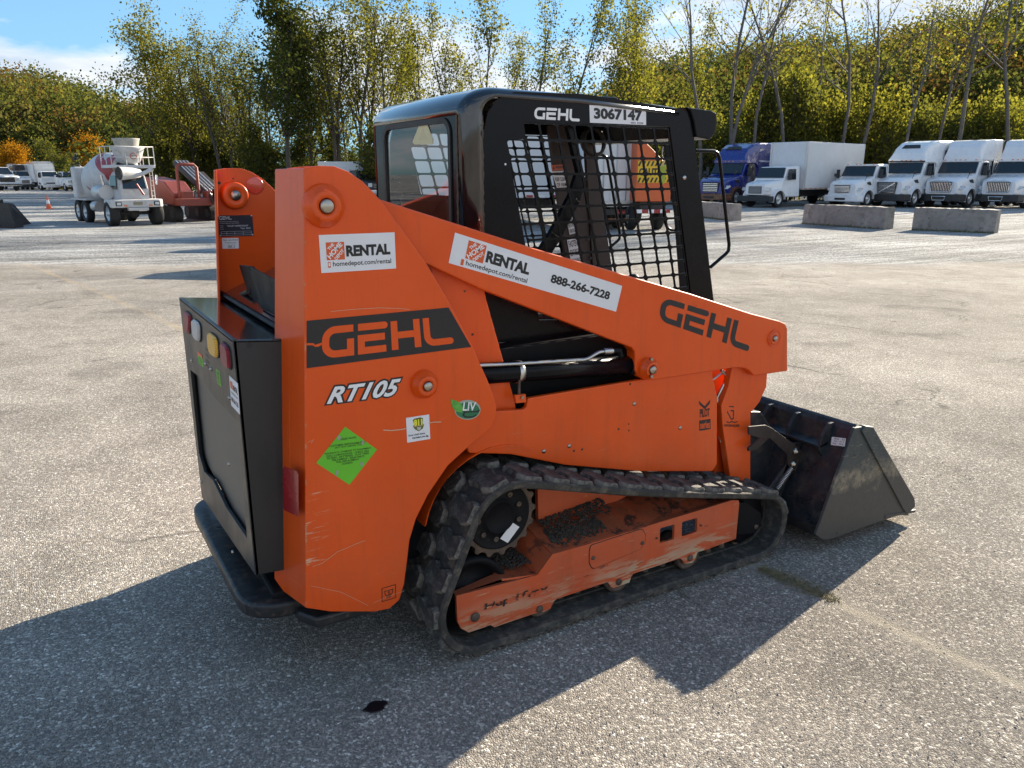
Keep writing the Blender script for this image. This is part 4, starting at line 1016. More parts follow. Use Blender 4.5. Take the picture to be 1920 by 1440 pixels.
def track_frame(mir):
    f_ = (lambda z: mirror(z)) if mir else (lambda z: z)
    YF = 2.085
    out = S(YF, [(855.5, 1117), (1007.8, 1078), (1036, 1039), (1100, 1021), (1217.5, 985), (1309, 957.7), (1372, 938), (1385, 938), (1386, 945), (1380, 1010), (1323, 1031), (1308, 1035), (1303, 1050),
                 (1297, 1055.5), (1284, 1057), (1279, 1049), (1274, 1047), (1187.7, 1075.7), (1184, 1080), (1180, 1092), (1150, 1103), (1145, 1100), (1140, 1091), (1080, 1111), (1044, 1123), (1038, 1128), (1032, 1141),
                 (1020, 1147), (1000, 1151), (927, 1176), (920, 1172), (879, 1186), (864, 1178), (858, 1165)])
    h1 = roundcorners(S(YF, [(1237.5, 990.6), (1265, 983), (1264, 1011), (1237, 1018.5)]), .008, 3)
    h2 = roundcorners(S(YF, [(1279, 978.5), (1307.5, 971), (1307, 997), (1278, 1006)]), .008, 3)
    fr = f_(MB().prY(out, YF, YF + .012, [h1, h2])).build('track_frame', M['orange_frame'], L)
    # decks
    P = lambda px, py: (lambda v: (v.x, v.z))(onY(px, py, YF))
    a, b_, c_, d, e = P(855.5, 1117), P(1007.8, 1078), P(1036, 1039), P(1217.5, 985), P(1385, 938)
    dk = MB()
    def strip(p, q, rise0=.0, rise1=.0, y1=2.33):
        dk.add([(p[0], YF + .006, p[1]), (q[0], YF + .006, q[1]), (q[0], y1, q[1] + rise1), (p[0], y1, p[1] + rise0),
                (p[0], YF + .006, p[1] - .008), (q[0], YF + .006, q[1] - .008), (q[0], y1, q[1] + rise1 - .008), (p[0], y1, p[1] + rise0 - .008)],
               [(0, 1, 2, 3), (7, 6, 5, 4), (0, 4, 5, 1), (3, 2, 6, 7), (0, 3, 7, 4), (1, 5, 6, 2)])
    strip((1.24, a[1] + .006), b_, .0, .0); strip(b_, (c_[0] - .002, c_[1] - .002), 0, .05); strip(c_, d, .055, .06); strip(d, (e[0] - .004, e[1] - .003), .06, .005)
    dk.add([(a[0], YF + .006, a[1]), (1.245, YF + .006, a[1] + .006), (1.245, YF + .055, a[1] + .006), (a[0], YF + .03, a[1])], [(0, 1, 2, 3)])
    f_(dk).build('frame_deck', M['orange_frame'], fr)
    # upper bracket towards the chassis
    f_(MB().prY(S(2.26, [(1008, 913), (1110, 925), (1175, 930), (1090, 975), (1010, 990)]), 2.26, 2.28)).build('frame_bracket', M['orange_frame'], fr)
    # dirt lying on the decks
    dr = MB()
    random.seed(5)
    for n_, (xa, xb, ya_, yb, za, zb_) in enumerate(((1.26, 1.42, 2.12, 2.32, a[1] + .008, b_[1] + .02), (1.50, 1.80, 2.15, 2.32, c_[1] + .02, d[1] + .045), (1.49, 1.74, 2.105, 2.22, c_[1] + .006, d[1] + .006))):
        for _ in range(700):
            u = random.random(); v = random.betavariate(2.2, 1.4); x = xa + (xb - xa) * u; y = ya_ + (yb - ya_) * v
            z = za + (zb_ - za) * u + (0 if n_ == 0 else (y - 2.10) * .20) ; r_ = random.uniform(.003, .009)
            pts = [(x + r_ * dx * random.uniform(.7, 1.3), y + r_ * dy * random.uniform(.7, 1.3), z + r_ * dz * random.uniform(.5, 1)) for dx, dy, dz in ((1, 0, 0), (-1, 0, 0), (0, 1, 0), (0, -1, 0), (0, 0, 1), (0, 0, -1))]
            dr.add(pts, [(0, 2, 4), (2, 1, 4), (1, 3, 4), (3, 0, 4), (2, 0, 5), (1, 2, 5), (3, 1, 5), (0, 3, 5)])
    o = f_(dr).build('dirt', M['dirt'], fr, fix=False); o['kind'] = 'stuff'
    # access cover
    cv = roundcorners(S(YF - .003, [(1108, 1023), (1204, 992), (1211, 1003), (1209, 1020), (1200, 1030), (1113, 1067), (1106, 1058), (1106, 1035)]), .012, 3)
    gvr = [((x - 1.57) * 1.035 + 1.57 if False else x, z) for x, z in cv]; mx_ = sum(p[0] for p in cv) / len(cv); mz_ = sum(p[1] for p in cv) / len(cv)
    f_(MB().prY([(mx_ + (x - mx_) * 1.02, mz_ + (z - mz_) * 1.045) for x, z in cv], YF - .0012, YF - .0002)).build('cover_gap', M['grime0'], fr)
    f_(MB().prY(cv, YF - .003, YF)).build('access_cover', M['orange_frame'], fr, bevel=.001)
    for (x, y, r_) in ((1112, 1046, .008), (1204, 1018, .008), (891, 1157, .0175), (1012, 1142, .014), (1160.5, 1091, .014), (1294, 1046, .014), (1231, 1009, .004), (1314, 985, .004)):
        q = onY(x, y, YF - .003); f_(MB().lathe(q, (0, -1, 0), [(0, r_), (.003, r_), (.006, r_ * .7), (.006, 0)], 16)).build('bolt', M['castiron'], fr)
    for (x, y) in ((1012, 1150), (1155, 1103), (1286, 1060)):
        q = onY(x, y, 2.11); cz = .061 + .040 + ground(q.x, 0)
        f_(MB().lathe((q.x, 2.10, cz), (0, 1, 0), [(0, .0), (0, .020), (.004, .022), (.004, .044), (-.002, .048), (-.002, .060), (.03, .062), (.03, .05), (.11, .05), (.11, .062), (.14, .062), (.14, 0)], 30)).build('track_roller', M['castiron'], fr)
    # rear idler wheel
    c0 = circ[0][0]
    f_(MB().lathe((c0[0], 2.125, c0[1]), (0, 1, 0), [(.01, 0), (.01, .05), (.03, .06), (.03, .12), (.0, .130), (.0, .150), (.05, .154), (.05, .14), (.10, .14), (.10, .154), (.15, .154), (.15, 0)], 40)).build('rear_idler', M['blackm'], fr)
    c1 = circ[2][0]
    f_(MB().lathe((c1[0], 2.135, c1[1]), (0, 1, 0), [(0, 0), (0, .10), (.02, .118), (.05, .118), (.05, .10), (.09, .10), (.09, .118), (.13, .118), (.13, 0)], 36)).build('front_idler', M['blackm'], fr)
    ip = S(2.105, [(1386, 943), (1398, 941.6), (1427, 962), (1428.5, 985), (1417, 999), (1410, 1000.5), (1383, 1003), (1384, 960)])
    f_(MB().prY(ip, 2.105, 2.125)).build('idler_bracket', M['blackm'], fr, bevel=.002)
    q = onY(1417, 987.5, 2.105); f_(MB().lathe(q, (0, -1, 0), [(0, .012), (.006, .011), (.006, 0)], 16)).build('bolt', M['castiron'], fr)
    # sprocket
    c = Vector((1.258, 2.14, .461)); N = 17; ol = []
    for i in range(N):
        t0 = 2 * math.pi * i / N
        for dt, r_ in ((-.42, .139), (-.30, .141), (-.20, .147), (-.12, .154), (.12, .154), (.20, .147), (.30, .141), (.42, .139)):
            t = t0 + dt * 2 * math.pi / N; ol.append((c.x + r_ * math.cos(t), c.z + r_ * math.sin(t)))
    sp = f_(MB().prY(ol, 2.14, 2.165)).build('drive_sprocket', M['castiron'], fr, bevel=.002)
    f_(MB().lathe(c, (0, 1, 0), [(-.006, 0), (-.006, .054), (-.012, .056), (-.012, .060), (-.002, .064), (-.002, .112), (-.006, .116), (-.006, .122), (.0, .124)], 40)).build('hub_plate', M['blackm'], sp)
    for i in range(9):
        t = R(20 + i * 40); q = c + Vector((.085 * math.cos(t), -.003, .085 * math.sin(t)))
        f_(MB().lathe(q, (0, -1, 0), [(0, .010), (.003, .010), (.004, .0055), (.001, .005), (.001, 0)], 12)).build('hub_bolt', M['castiron'], sp)
    if not mir:
        f2 = faceY((955, 978), (973, 987), (938, 1003), 2.136)
        MB().prism([onY(*p, 2.132) for p in ((961, 980), (974, 988), (952, 1018), (938, 1010))], (0, .0008, 0)).build('paper_tag', M['white'], sp)
        # worn logo along the frame
        persp_marks(((905, 1130), (1028, 1089), (909, 1148), (1030, 1116)), YF - .0035, [('HeptiTrax', (0, 0.08, 1, .80), .02, .18)], 'worn_logo', mask_print, fr, .0004)
def maskprint():
    m_, nt, b = newmat('worn_black_print'); out = nt.nodes['Material Output']
    b.inputs['Base Color'].default_value = (.02, .018, .016, 1); tr = nt.nodes.new('ShaderNodeBsdfTransparent'); mx = nt.nodes.new('ShaderNodeMixShader')
    tc = nt.nodes.new('ShaderNodeTexCoord'); n = nd(nt, 'ShaderNodeTexNoise', i_Scale=60.0, i_Detail=4.0); nt.links.new(tc.outputs['Object'], n.inputs['Vector'])
    r_ = ramp(nt, n.outputs[0], [(.46, 0), (.50, 1)]); nt.links.new(r_.outputs[0], mx.inputs[0]); nt.links.new(tr.outputs[0], mx.inputs[1]); nt.links.new(b.outputs[0], mx.inputs[2]); nt.links.new(mx.outputs[0], out.inputs[0]); return m_
mask_print = maskprint()
track_frame(False); track_frame(True)
# -------- bucket
BY0 = 1.965; BY1 = 2 * YC - BY0
def bucket():
    sp = S(BY0, [(1602.5, 802.5), (1623.7, 799), (1705, 967), (1685, 966), (1555, 1012.5), (1542, 1012), (1530, 1003)])
    rootb = MB().prY(sp, BY0, BY0 + .016).build('bucket', M['bucket'], L, bevel=.003)   # near side plate is the bucket's root mesh
    MB().prY([(x, z) for x, z in sp], BY1 - .016, BY1).build('side_plate', M['bucket'], rootb, bevel=.003)
    e = S(BY0 - .012, [(1617, 808), (1624, 799), (1638.7, 801), (1716, 935), (1717.5, 950), (1703, 965), (1695, 955)])
    for y0, y1 in ((BY0 - .010, BY0 + .020), (BY1 - .020, BY1 + .010)):
        MB().prY(e, y0, y1).build('side_cutting_edge', M['bucket'], rootb, bevel=.003)
    (xa, za), (xb, zb), (xt, zt) = sp[0], sp[6], sp[4]
    tip = onY(1690, 966, BY0); 
    prof = [(xa + .02, za + .0), (xa + .004, za - .02), (xb + .012, zb + .03), (xb + .05, zb - .035), (xt + .03, zt + .004), (tip.x, tip.z + .006)]
    mb = MB(); n = len(prof); th = .012; ring = []
    for y in (BY0 + .012, BY1 - .012):
        ring.append([(x, y, z) for x, z in prof] + [(x + th, y, z + th * .6) for x, z in reversed(prof)])
    mb.loft(ring); mb.build('bucket_shell', M['bucketdark'], rootb)
    ce = [(tip.x - .14, tip.z + .020), (tip.x + .115, tip.z - .012), (tip.x + .118, tip.z + .002), (tip.x - .14, tip.z + .034)]
    MB().prY(ce, BY0 - .004, BY1 + .004).build('cutting_edge', M['steel'] if False else M['bucket'], rootb, bevel=.002)
    # top channel on the back with gussets
    chn = [(xa - .0, za - .012), (xa - .075, za - .085), (xa - .070, za - .105), (xa - .035, za - .105)]
    MB().prY([(xa - .002, za - .10), (xa - .085, za - .112), (xa - .087, za - .100), (xa - .002, za - .088)], BY0 + .105, BY1 - .05).build('top_channel', M['bucketdark'], rootb, bevel=.002)
    for y in (BY0 + .105, BY0 + .285, BY0 + .445, BY0 + .64, BY0 + .83, BY0 + 1.02, BY0 + 1.21, BY0 + 1.40):
        MB().prY([(xa - .002, za - .002), (xa - .03, za - .004), (xa - .075, za - .06), (xa - .085, za - .118), (xa - .03, za - .19), (xa - .015, za - .20)], y, y + .014).build('gusset', M['bucketdark'], rootb, bevel=.002)
    # quick coupler
    qx, qz = xa - .10, za - .13
    cp = [(xa - .075, za - .125), (xb - .055, zb + .04), (xb - .07, zb + .04), (xa - .095, za - .125)]
    MB().prY(cp, BY0 + .225, BY1 - .225).build('coupler_plate', M['bucketdark'], rootb, bevel=.003)
    for y in (BY0 + .225, BY0 + .46, BY1 - .46, BY1 - .23):
        MB().prY([(cp[0][0] + .03, cp[0][1] + .01), (cp[1][0] + .05, cp[1][1] - .02), (cp[1][0] - .085, cp[1][1]), (cp[1][0] - .09, cp[1][1] + .05), (cp[0][0] - .075, cp[0][1] - .10), (cp[0][0] - .045, cp[0][1])], y, y + .014).build('coupler_rib', M['bucketdark'], rootb, bevel=.002)
    # lever, knobs and spring seen between leg and bucket
    YL = 2.175
    lev = S(YL, [(1404, 800), (1436, 797), (1448, 803), (1500, 841), (1507, 850), (1507, 877), (1502, 887), (1490, 884), (1478, 872), (1476, 852), (1444, 822), (1428, 822), (1404, 815)])
    MB().prY(lev, YL, YL + .008).build('locking_lever', M['rust'], rootb, bevel=.0015)
    MB().prY(S(YL + .01, [(1404, 840), (1436, 815), (1442, 822), (1420, 842), (1404, 846)]), YL + .010, YL + .02).build('lever_link', M['rust'], rootb)
    for (x, y) in ((1490.5, 846), (1486.3, 869.5)):
        q = onY(x, y, YL); MB().lathe(q, (0, -1, 0), [(0, .0175), (.008, .0175), (.011, .015), (.012, .010), (.018, .009), (.018, 0)], 24).build('spring_bolt', M['steel'], rootb)
    p0 = onY(1485, 876, YL); p1 = onY(1456, 918, YL + .01); d = p1 - p0; ax = d.normalized(); a = ax.orthogonal().normalized(); b = ax.cross(a)
    pts = [p0 + d * (i / 150) + (a * math.cos(i * .75) + b * math.sin(i * .75)) * .012 for i in range(151)]
    MB().tube(pts, .0028, 6).build('spring', M['zinc'], rootb)
    MB().cyl(p0, p1 + d * .15, .006).build('spring_rod', M['castiron'], rootb)
    # white tag by the gusset
    fa = Face(*(lambda a_, b_, c_: (c_, b_ - a_, a_ - c_))(onX(1560, 819, xa - .062), onX(1586, 822, xa - .062), onX(1558, 834, xa - .062)), (-1, 0, 0))
    o = fa.plate('bucket_tag', M['white'], rootb, .001); fa.marks('lettering', M['print'], o, [('810   12', (.2, .72, .95, .92), .02), ('001 013', (.2, .45, .9, .62), .0), ('36  02', (.1, .15, .9, .32), .0)])
    q = onY(1602.5, 854, BY0); MB().cyl(q + Vector((0, .001, 0)), q + Vector((0, -.0008, 0)), .007, n=14).build('side_hole', M['print'], rootb)
    q = onY(1569, 1000, BY0); MB().cyl(q + Vector((0, .001, 0)), q + Vector((0, -.0008, 0)), .005, n=12).build('side_hole', M['print'], rootb)
    # tilt arms from the front leg to the coupler
    for f_ in (lambda z: z, mirror):
        f_(MB().prY(S(2.30, [(1395, 770), (1420, 770), (1440, 800), (1470, 960), (1440, 1000), (1395, 930)]), 2.28, 2.32)).build('front_linkage', M['bucketdark'], L, bevel=.004)
        f_(MB().cyl(Vector((2.50, 2.36, .62)), Vector((2.88, 2.36, .30)), .03, n=16)).build('tilt_cylinder', M['black'], L)
bucket()

# ------------------------------------------------------------------ GROUND
def gmat():
    m_, nt, b = newmat('worn_asphalt_and_gravel')
    tc = nt.nodes.new('ShaderNodeTexCoord'); vec = tc.outputs['Object']
    sep = nt.nodes.new('ShaderNodeSeparateXYZ'); nt.links.new(vec, sep.inputs[0])
    def vor(s, **k): v = nd(nt, 'ShaderNodeTexVoronoi', i_Scale=s, **k); nt.links.new(vec, v.inputs['Vector']); return v
    def noi(s, d=4.0, r_=.6, dist=0.0): v = nd(nt, 'ShaderNodeTexNoise', i_Scale=s, i_Detail=d, i_Roughness=r_, i_Distortion=dist); nt.links.new(vec, v.inputs['Vector']); return v.outputs[0]
    v1 = vor(128); v2 = vor(250); v1e = vor(128, feature='DISTANCE_TO_EDGE')
    s1 = nt.nodes.new('ShaderNodeSeparateColor'); nt.links.new(v1.outputs['Color'], s1.inputs[0])
    s2 = nt.nodes.new('ShaderNodeSeparateColor'); nt.links.new(v2.outputs['Color'], s2.inputs[0])
    stone = ramp(nt, s1.outputs[0], [(0, (.075, .070, .066)), (.35, (.125, .115, .103)), (.62, (.185, .168, .148)), (.84, (.235, .218, .192)), (.96, (.29, .275, .25)), (1, (.38, .365, .34))]).outputs[0]
    fine = ramp(nt, s2.outputs[1], [(0, (.060, .056, .052)), (.5, (.115, .105, .095)), (1, (.20, .18, .155))]).outputs[0]
    pick = ramp(nt, s1.outputs[1], [(.44, 0), (.46, 1)]).outputs[0]
    c = mixc(nt, pick, stone, fine)
    edge = ramp(nt, v1e.outputs['Distance'], [(.0, 1), (.09, 0)]).outputs[0]
    c = mixc(nt, mth(nt, 'MULTIPLY', edge, .45), c, (.032, .030, .029))
    big = noi(.35, 5.0, .6); mid = noi(2.4, 5.0, .65)
    c = mixc(nt, 1.0, c, ramp(nt, big, [(.3, .80), (.7, 1.18)]).outputs[0], 'MULTIPLY')
    c = mixc(nt, 1.0, c, ramp(nt, mid, [(.3, .82), (.7, 1.15)]).outputs[0], 'MULTIPLY')
    # oil stains
    st = ramp(nt, noi(1.1, 3.0, .5, .6), [(.60, 0), (.70, 1)]).outputs[0]
    c = mixc(nt, mth(nt, 'MULTIPLY', st, .40), c, (.035, .032, .030))
    # hairline cracks and paler worn patches
    wv = nt.nodes.new('ShaderNodeVectorMath'); wv.operation = 'MULTIPLY_ADD'; wn = nd(nt, 'ShaderNodeTexNoise', i_Scale=1.3, i_Detail=5.0, i_Roughness=.6); nt.links.new(vec, wn.inputs['Vector'])
    nt.links.new(wn.outputs['Color'], wv.inputs[0]); wv.inputs[1].default_value = (.8, .8, 0); nt.links.new(vec, wv.inputs[2])
    ck = nd(nt, 'ShaderNodeTexVoronoi', feature='DISTANCE_TO_EDGE', i_Scale=.42); nt.links.new(wv.outputs[0], ck.inputs['Vector'])
    ckm = mth(nt, 'MULTIPLY', ramp(nt, ck.outputs['Distance'], [(.002, 1), (.007, 0)]).outputs[0], ramp(nt, noi(.8, 3.0), [(.48, 0), (.58, 1)]).outputs[0])
    c = mixc(nt, mth(nt, 'MULTIPLY', ckm, .7), c, (.030, .028, .026))
    c = mixc(nt, 1.0, c, ramp(nt, noi(.16, 4.0, .55, .8), [(.38, .84), (.58, 1.12)]).outputs[0], 'MULTIPLY')
    def line(x0, y0, x1, y1, w, wob=.05, sc_=3.0):
        """1 along the straight joint from one ground point to another"""
        d = Vector((x1 - x0, y1 - y0)); Ln = d.length; d.normalize(); n_ = Vector((-d.y, d.x))
        off = mth(nt, 'ADD', mth(nt, 'ADD', mth(nt, 'MULTIPLY', sep.outputs['X'], n_.x), mth(nt, 'MULTIPLY', sep.outputs['Y'], n_.y)), -(x0 * n_.x + y0 * n_.y))
        off = mth(nt, 'ADD', off, mth(nt, 'MULTIPLY', mth(nt, 'SUBTRACT', noi(sc_, 5.0, .65), .5), wob))
        al = mth(nt, 'ADD', mth(nt, 'ADD', mth(nt, 'MULTIPLY', sep.outputs['X'], d.x), mth(nt, 'MULTIPLY', sep.outputs['Y'], d.y)), -(x0 * d.x + y0 * d.y))
        k = ramp(nt, mth(nt, 'ABSOLUTE', off), [(w * .35, 1), (w, 0)]).outputs[0]
        inside = mth(nt, 'MULTIPLY', mth(nt, 'GREATER_THAN', al, 0), mth(nt, 'LESS_THAN', al, Ln)); return mth(nt, 'MULTIPLY', k, inside)
    A_ = onG(1380, 1045); B_ = onG(2100, 1370)
    J = line(A_.x, A_.y, B_.x, B_.y, .040, .05); sand = mixc(nt, noi(90, 3.0), (.12, .108, .088), (.19, .172, .140))
    Jw = line(A_.x, A_.y, B_.x, B_.y, .11, .12, 1.6)
    c = mixc(nt, mth(nt, 'MULTIPLY', Jw, .30), c, (.125, .115, .10))
    c = mixc(nt, mth(nt, 'MULTIPLY', J, .62), c, sand)
    A2 = onG(40, 492); B2 = onG(420, 650); J2 = line(A2.x, A2.y, B2.x, B2.y, .07, .25, .9); c = mixc(nt, mth(nt, 'MULTIPLY', mth(nt, 'MULTIPLY', J2, .5), ramp(nt, noi(1.4, 4.0), [(.4, .3), (.6, 1)]).outputs[0]), c, (.19, .15, .10))
    # gravel yard beyond a ragged edge
    a = onG(0, 500); b2 = onG(400, 478); cc_ = onG(1340, 500); d_ = onG(1920, 545)
    dx = cc_ - a; nn = Vector((-dx.y, dx.x)).normalized()
    g1 = mth(nt, 'ADD', mth(nt, 'ADD', mth(nt, 'MULTIPLY', sep.outputs['X'], nn.x), mth(nt, 'MULTIPLY', sep.outputs['Y'], nn.y)), -(a.x * nn.x + a.y * nn.y))
    nz = mth(nt, 'MULTIPLY', mth(nt, 'SUBTRACT', noi(.5, 6.0, .65), .5), 3.2)
    gr = ramp(nt, mth(nt, 'ADD', g1, nz), [(0, 0), (.8, 1)]).outputs[0]
    v3 = vor(38, ); s3 = nt.nodes.new('ShaderNodeSeparateColor'); nt.links.new(v3.outputs['Color'], s3.inputs[0])
    gc = ramp(nt, s3.outputs[0], [(0, (.13, .125, .12)), (.5, (.24, .235, .225)), (1, (.40, .39, .37))]).outputs[0]
    gc = mixc(nt, 1.0, gc, ramp(nt, noi(.22, 6.0, .7, .5), [(.32, .55), (.62, 1.12)]).outputs[0], 'MULTIPLY')
    # wheel tracks running across the yard
    mp = nt.nodes.new('ShaderNodeMapping'); mp.inputs['Rotation'].default_value = (0, 0, -math.atan2(dx.y, dx.x) + R(6)); mp.inputs['Scale'].default_value = (.16, 2.2, 1); nt.links.new(vec, mp.inputs[0])
    tn_ = nd(nt, 'ShaderNodeTexNoise', i_Scale=1.0, i_Detail=7.0, i_Roughness=.7); nt.links.new(mp.outputs[0], tn_.inputs['Vector'])
    gc = mixc(nt, 1.0, gc, ramp(nt, tn_.outputs[0], [(.36, .55), (.60, 1.14)]).outputs[0], 'MULTIPLY')
    c = mixc(nt, 1.0, c, (2.36, 2.33, 2.27), 'MULTIPLY'); gc = mixc(nt, 1.0, gc, (1.72, 1.74, 1.76), 'MULTIPLY')
    c = mixc(nt, gr, c, gc)
    nt.links.new(c, b.inputs['Base Color']); b.inputs['Roughness'].default_value = .92; b.inputs['Specular IOR Level'].default_value = .05
    h = mth(nt, 'SUBTRACT', mth(nt, 'ADD', mth(nt, 'MULTIPLY', mth(nt, 'MINIMUM', v1e.outputs['Distance'], .35), 2.2), mth(nt, 'MULTIPLY', s1.outputs[2], .55)), mth(nt, 'MULTIPLY', J, .6))
    h = mth(nt, 'ADD', h, mth(nt, 'MULTIPLY', noi(420, 2.0), .25))
    bp = nd(nt, 'ShaderNodeBump', i_Strength=.62, i_Distance=.0040); nt.links.new(h, bp.inputs['Height'])
    hg = mth(nt, 'ADD', mth(nt, 'MULTIPLY', tn_.outputs[0], 1.2), mth(nt, 'ADD', mth(nt, 'MULTIPLY', noi(9, 4.0, .7), .5), mth(nt, 'MULTIPLY', s3.outputs[1], .16)))
    bp2 = nd(nt, 'ShaderNodeBump', i_Distance=.16); nt.links.new(mth(nt, 'MULTIPLY', gr, .7), bp2.inputs['Strength']); nt.links.new(hg, bp2.inputs['Height']); nt.links.new(bp.outputs[0], bp2.inputs['Normal'])
    nt.links.new(bp2.outputs[0], b.inputs['Normal'])
    return m_
def axis():
    v = list(np.arange(-12, 14, .5)) + list(np.arange(14, 120, 4)) + [140, 200, 320, 500, 800, 1300]
    return v
xs = [-1300, -600, -300, -150, -80, -50, -30, -20] + axis(); ys = xs
gv = [(x, y, ground(x, y)) for y in ys for x in xs]; nx = len(xs)
gf = [(j * nx + i, j * nx + i + 1, (j + 1) * nx + i + 1, (j + 1) * nx + i) for j in range(len(ys) - 1) for i in range(nx - 1)]
go = MB().add(gv, gf, True).build('ground', gmat(), None, fix=False); go['kind'] = 'structure'
# tar spot
q = onG(703, 1327); pts = []
for i in range(16): t = i / 16 * 6.283; r_ = .024 * random.uniform(.75, 1.2); pts.append((q.x + r_ * 1.5 * math.cos(t - .6) , q.y + r_ * math.sin(t - .6), q.z + .001))
o = MB().prism(pts, (0, 0, .004)).build('tar_spot', simple('tar', (.006, .006, .008), .35), None, bevel=.001); tag(o, 'small black tar lump on the asphalt in the loader shadow', 'tar lump')
# dry grass in the joint
gb = MB(); random.seed(3); Aw = onG(1425, 1066); Bw = onG(1572, 1128)
for i in range(1500):
    t = random.random(); w_ = random.gauss(0, .012 + .018 * math.sin(math.pi * t)); p = Aw.lerp(Bw, t); d = (Bw - Aw).normalized(); p = p + Vector((-d.y, d.x, 0)) * w_; p.z = ground(p.x, p.y)
    a = random.uniform(0, 6.28); l = random.uniform(.008, .032); lean_ = Vector((math.cos(a), math.sin(a), random.uniform(.25, .9))).normalized() * l; s_ = Vector((-math.sin(a), math.cos(a), 0)) * .0013
    gb.add([p - s_, p + s_, p + lean_], [(0, 1, 2)])
def leafmat(name, stops, trans=.5, rough=.6):
    m_ = bpy.data.materials.new(name); m_.use_nodes = True; nt = m_.node_tree; nt.nodes.clear()
    out = nt.nodes.new('ShaderNodeOutputMaterial'); at = nt.nodes.new('ShaderNodeAttribute'); at.attribute_name = 'hue'
    c = ramp(nt, at.outputs['Fac'], stops).outputs[0]
    d = nt.nodes.new('ShaderNodeBsdfDiffuse'); t = nt.nodes.new('ShaderNodeBsdfTranslucent'); mx = nt.nodes.new('ShaderNodeMixShader'); mx.inputs[0].default_value = trans
    nt.links.new(c, d.inputs[0]); tcol = mixc(nt, 1.0, c, (1.5, 1.45, .75), 'MULTIPLY'); nt.links.new(tcol, t.inputs[0])
    nt.links.new(d.outputs[0], mx.inputs[1]); nt.links.new(t.outputs[0], mx.inputs[2]); nt.links.new(mx.outputs[0], out.inputs[0]); return m_
o = gb.build('joint_weeds', simple('dry_grass', (.20, .165, .08), .8, noise=.5, nscale=60), None, fix=False); o['kind'] = 'stuff'
# loose chips of stone on the asphalt close to the camera
def chips():
    n = 5200; P = []; 
    for _ in range(n):
        px_ = random.uniform(-150, 2070); py_ = random.uniform(640, 1480) ** 1.0; p = onG(px_, py_); P.append(p)
    v = []; f = []
    base = np.array([[1, 0, 0], [-1, 0, 0], [0, 1, 0], [0, -1, 0], [0, 0, 1], [0, 0, -1]], float); tri = np.array([[0, 2, 4], [2, 1, 4], [1, 3, 4], [3, 0, 4], [2, 0, 5], [1, 2, 5], [3, 1, 5], [0, 3, 5]])
    P = np.array([tuple(p) for p in P]); r_ = rng.uniform(.0022, .0055, n)
    vv = P[:, None, :] + base[None] * r_[:, None, None] * rng.uniform(.5, 1.3, (n, 6, 3)) * np.array([1, 1, .55]); ff = tri[None] + (np.arange(n) * 6)[:, None, None]
    me = bpy.data.meshes.new('stone_chips'); me.from_pydata(vv.reshape(-1, 3).tolist(), [], ff.reshape(-1, 3).tolist())
    mt = simple('stone_chips', (.20, .18, .16), .75, noise=.7, nscale=300); me.materials.append(mt); o = bpy.data.objects.new('stone_chips', me); col.objects.link(o); o['kind'] = 'stuff'
chips()
# ------------------------------------------------------------------ YARD VEHICLES
M['wpaint'] = simple('white_truck_paint', (.78, .79, .80), .3, noise=.03, nscale=2, coat=.5, dirt=((.50, .47, .42), .68, .95))
M['wbox'] = simple('white_box_panel', (.66, .67, .68), .45, noise=.06, nscale=2, dirt=((.42, .40, .37), .62, .95))
M['bluep'] = simple('blue_truck_paint', (.012, .028, .22), .25, noise=.1, coat=.7)
M['brownp'] = simple('brown_truck_paint', (.14, .05, .022), .28, noise=.1, coat=.7)
M['plast'] = simple('dark_grille_plastic', (.022, .023, .025), .5, noise=.15)
M['dglass'] = simple('dark_window', (.012, .016, .019), .06, spec=.8)
M['chrome'] = simple('chrome', (.75, .76, .78), .18, metal=1)
M['tyre'] = simple('tyre', (.017, .017, .017), .85, noise=.3, dirt=((.08, .075, .065), .6, .9))
M['rimw'] = simple('wheel_rim', (.55, .55, .55), .4, metal=.6)
M['lampc'] = simple('headlamp', (.55, .58, .60), .15, coat=1)
M['lampo'] = simple('orange_marker', (.75, .20, .02), .3, coat=1)
M['conc'] = simple('weathered_concrete', (.27, .25, .225), .9, noise=.3, nscale=1.6, bump=.6, bscale=22, dirt=((.11, .10, .085), .50, .72))
M['machred'] = simple('faded_orange_red_machine', (.22, .042, .026), .5, noise=.15, nscale=3, dirt=((.16, .08, .05), .55, .85))
M['machor'] = simple('orange_truck_body', (.62, .12, .03), .45, noise=.08, dirt=((.3, .13, .07), .62, .9))
M['grime'] = simple('machine_grime', (.035, .032, .030), .7, noise=.4, nscale=6)
M['mixred'] = simple('mixer_red', (.30, .022, .03), .4, noise=.15, nscale=3, dirt=((.4, .3, .28), .62, .9))
M['mixwhite'] = simple('mixer_white', (.52, .52, .52), .5, noise=.12, nscale=2, dirt=((.30, .28, .25), .52, .74))
M['coneo'] = simple('cone_orange', (.75, .12, .03), .5)
M['yellow'] = simple('caution_yellow', (.72, .45, .02), .5, noise=.08)
def rot2(yaw): return Matrix.Rotation(yaw, 3, 'Z')
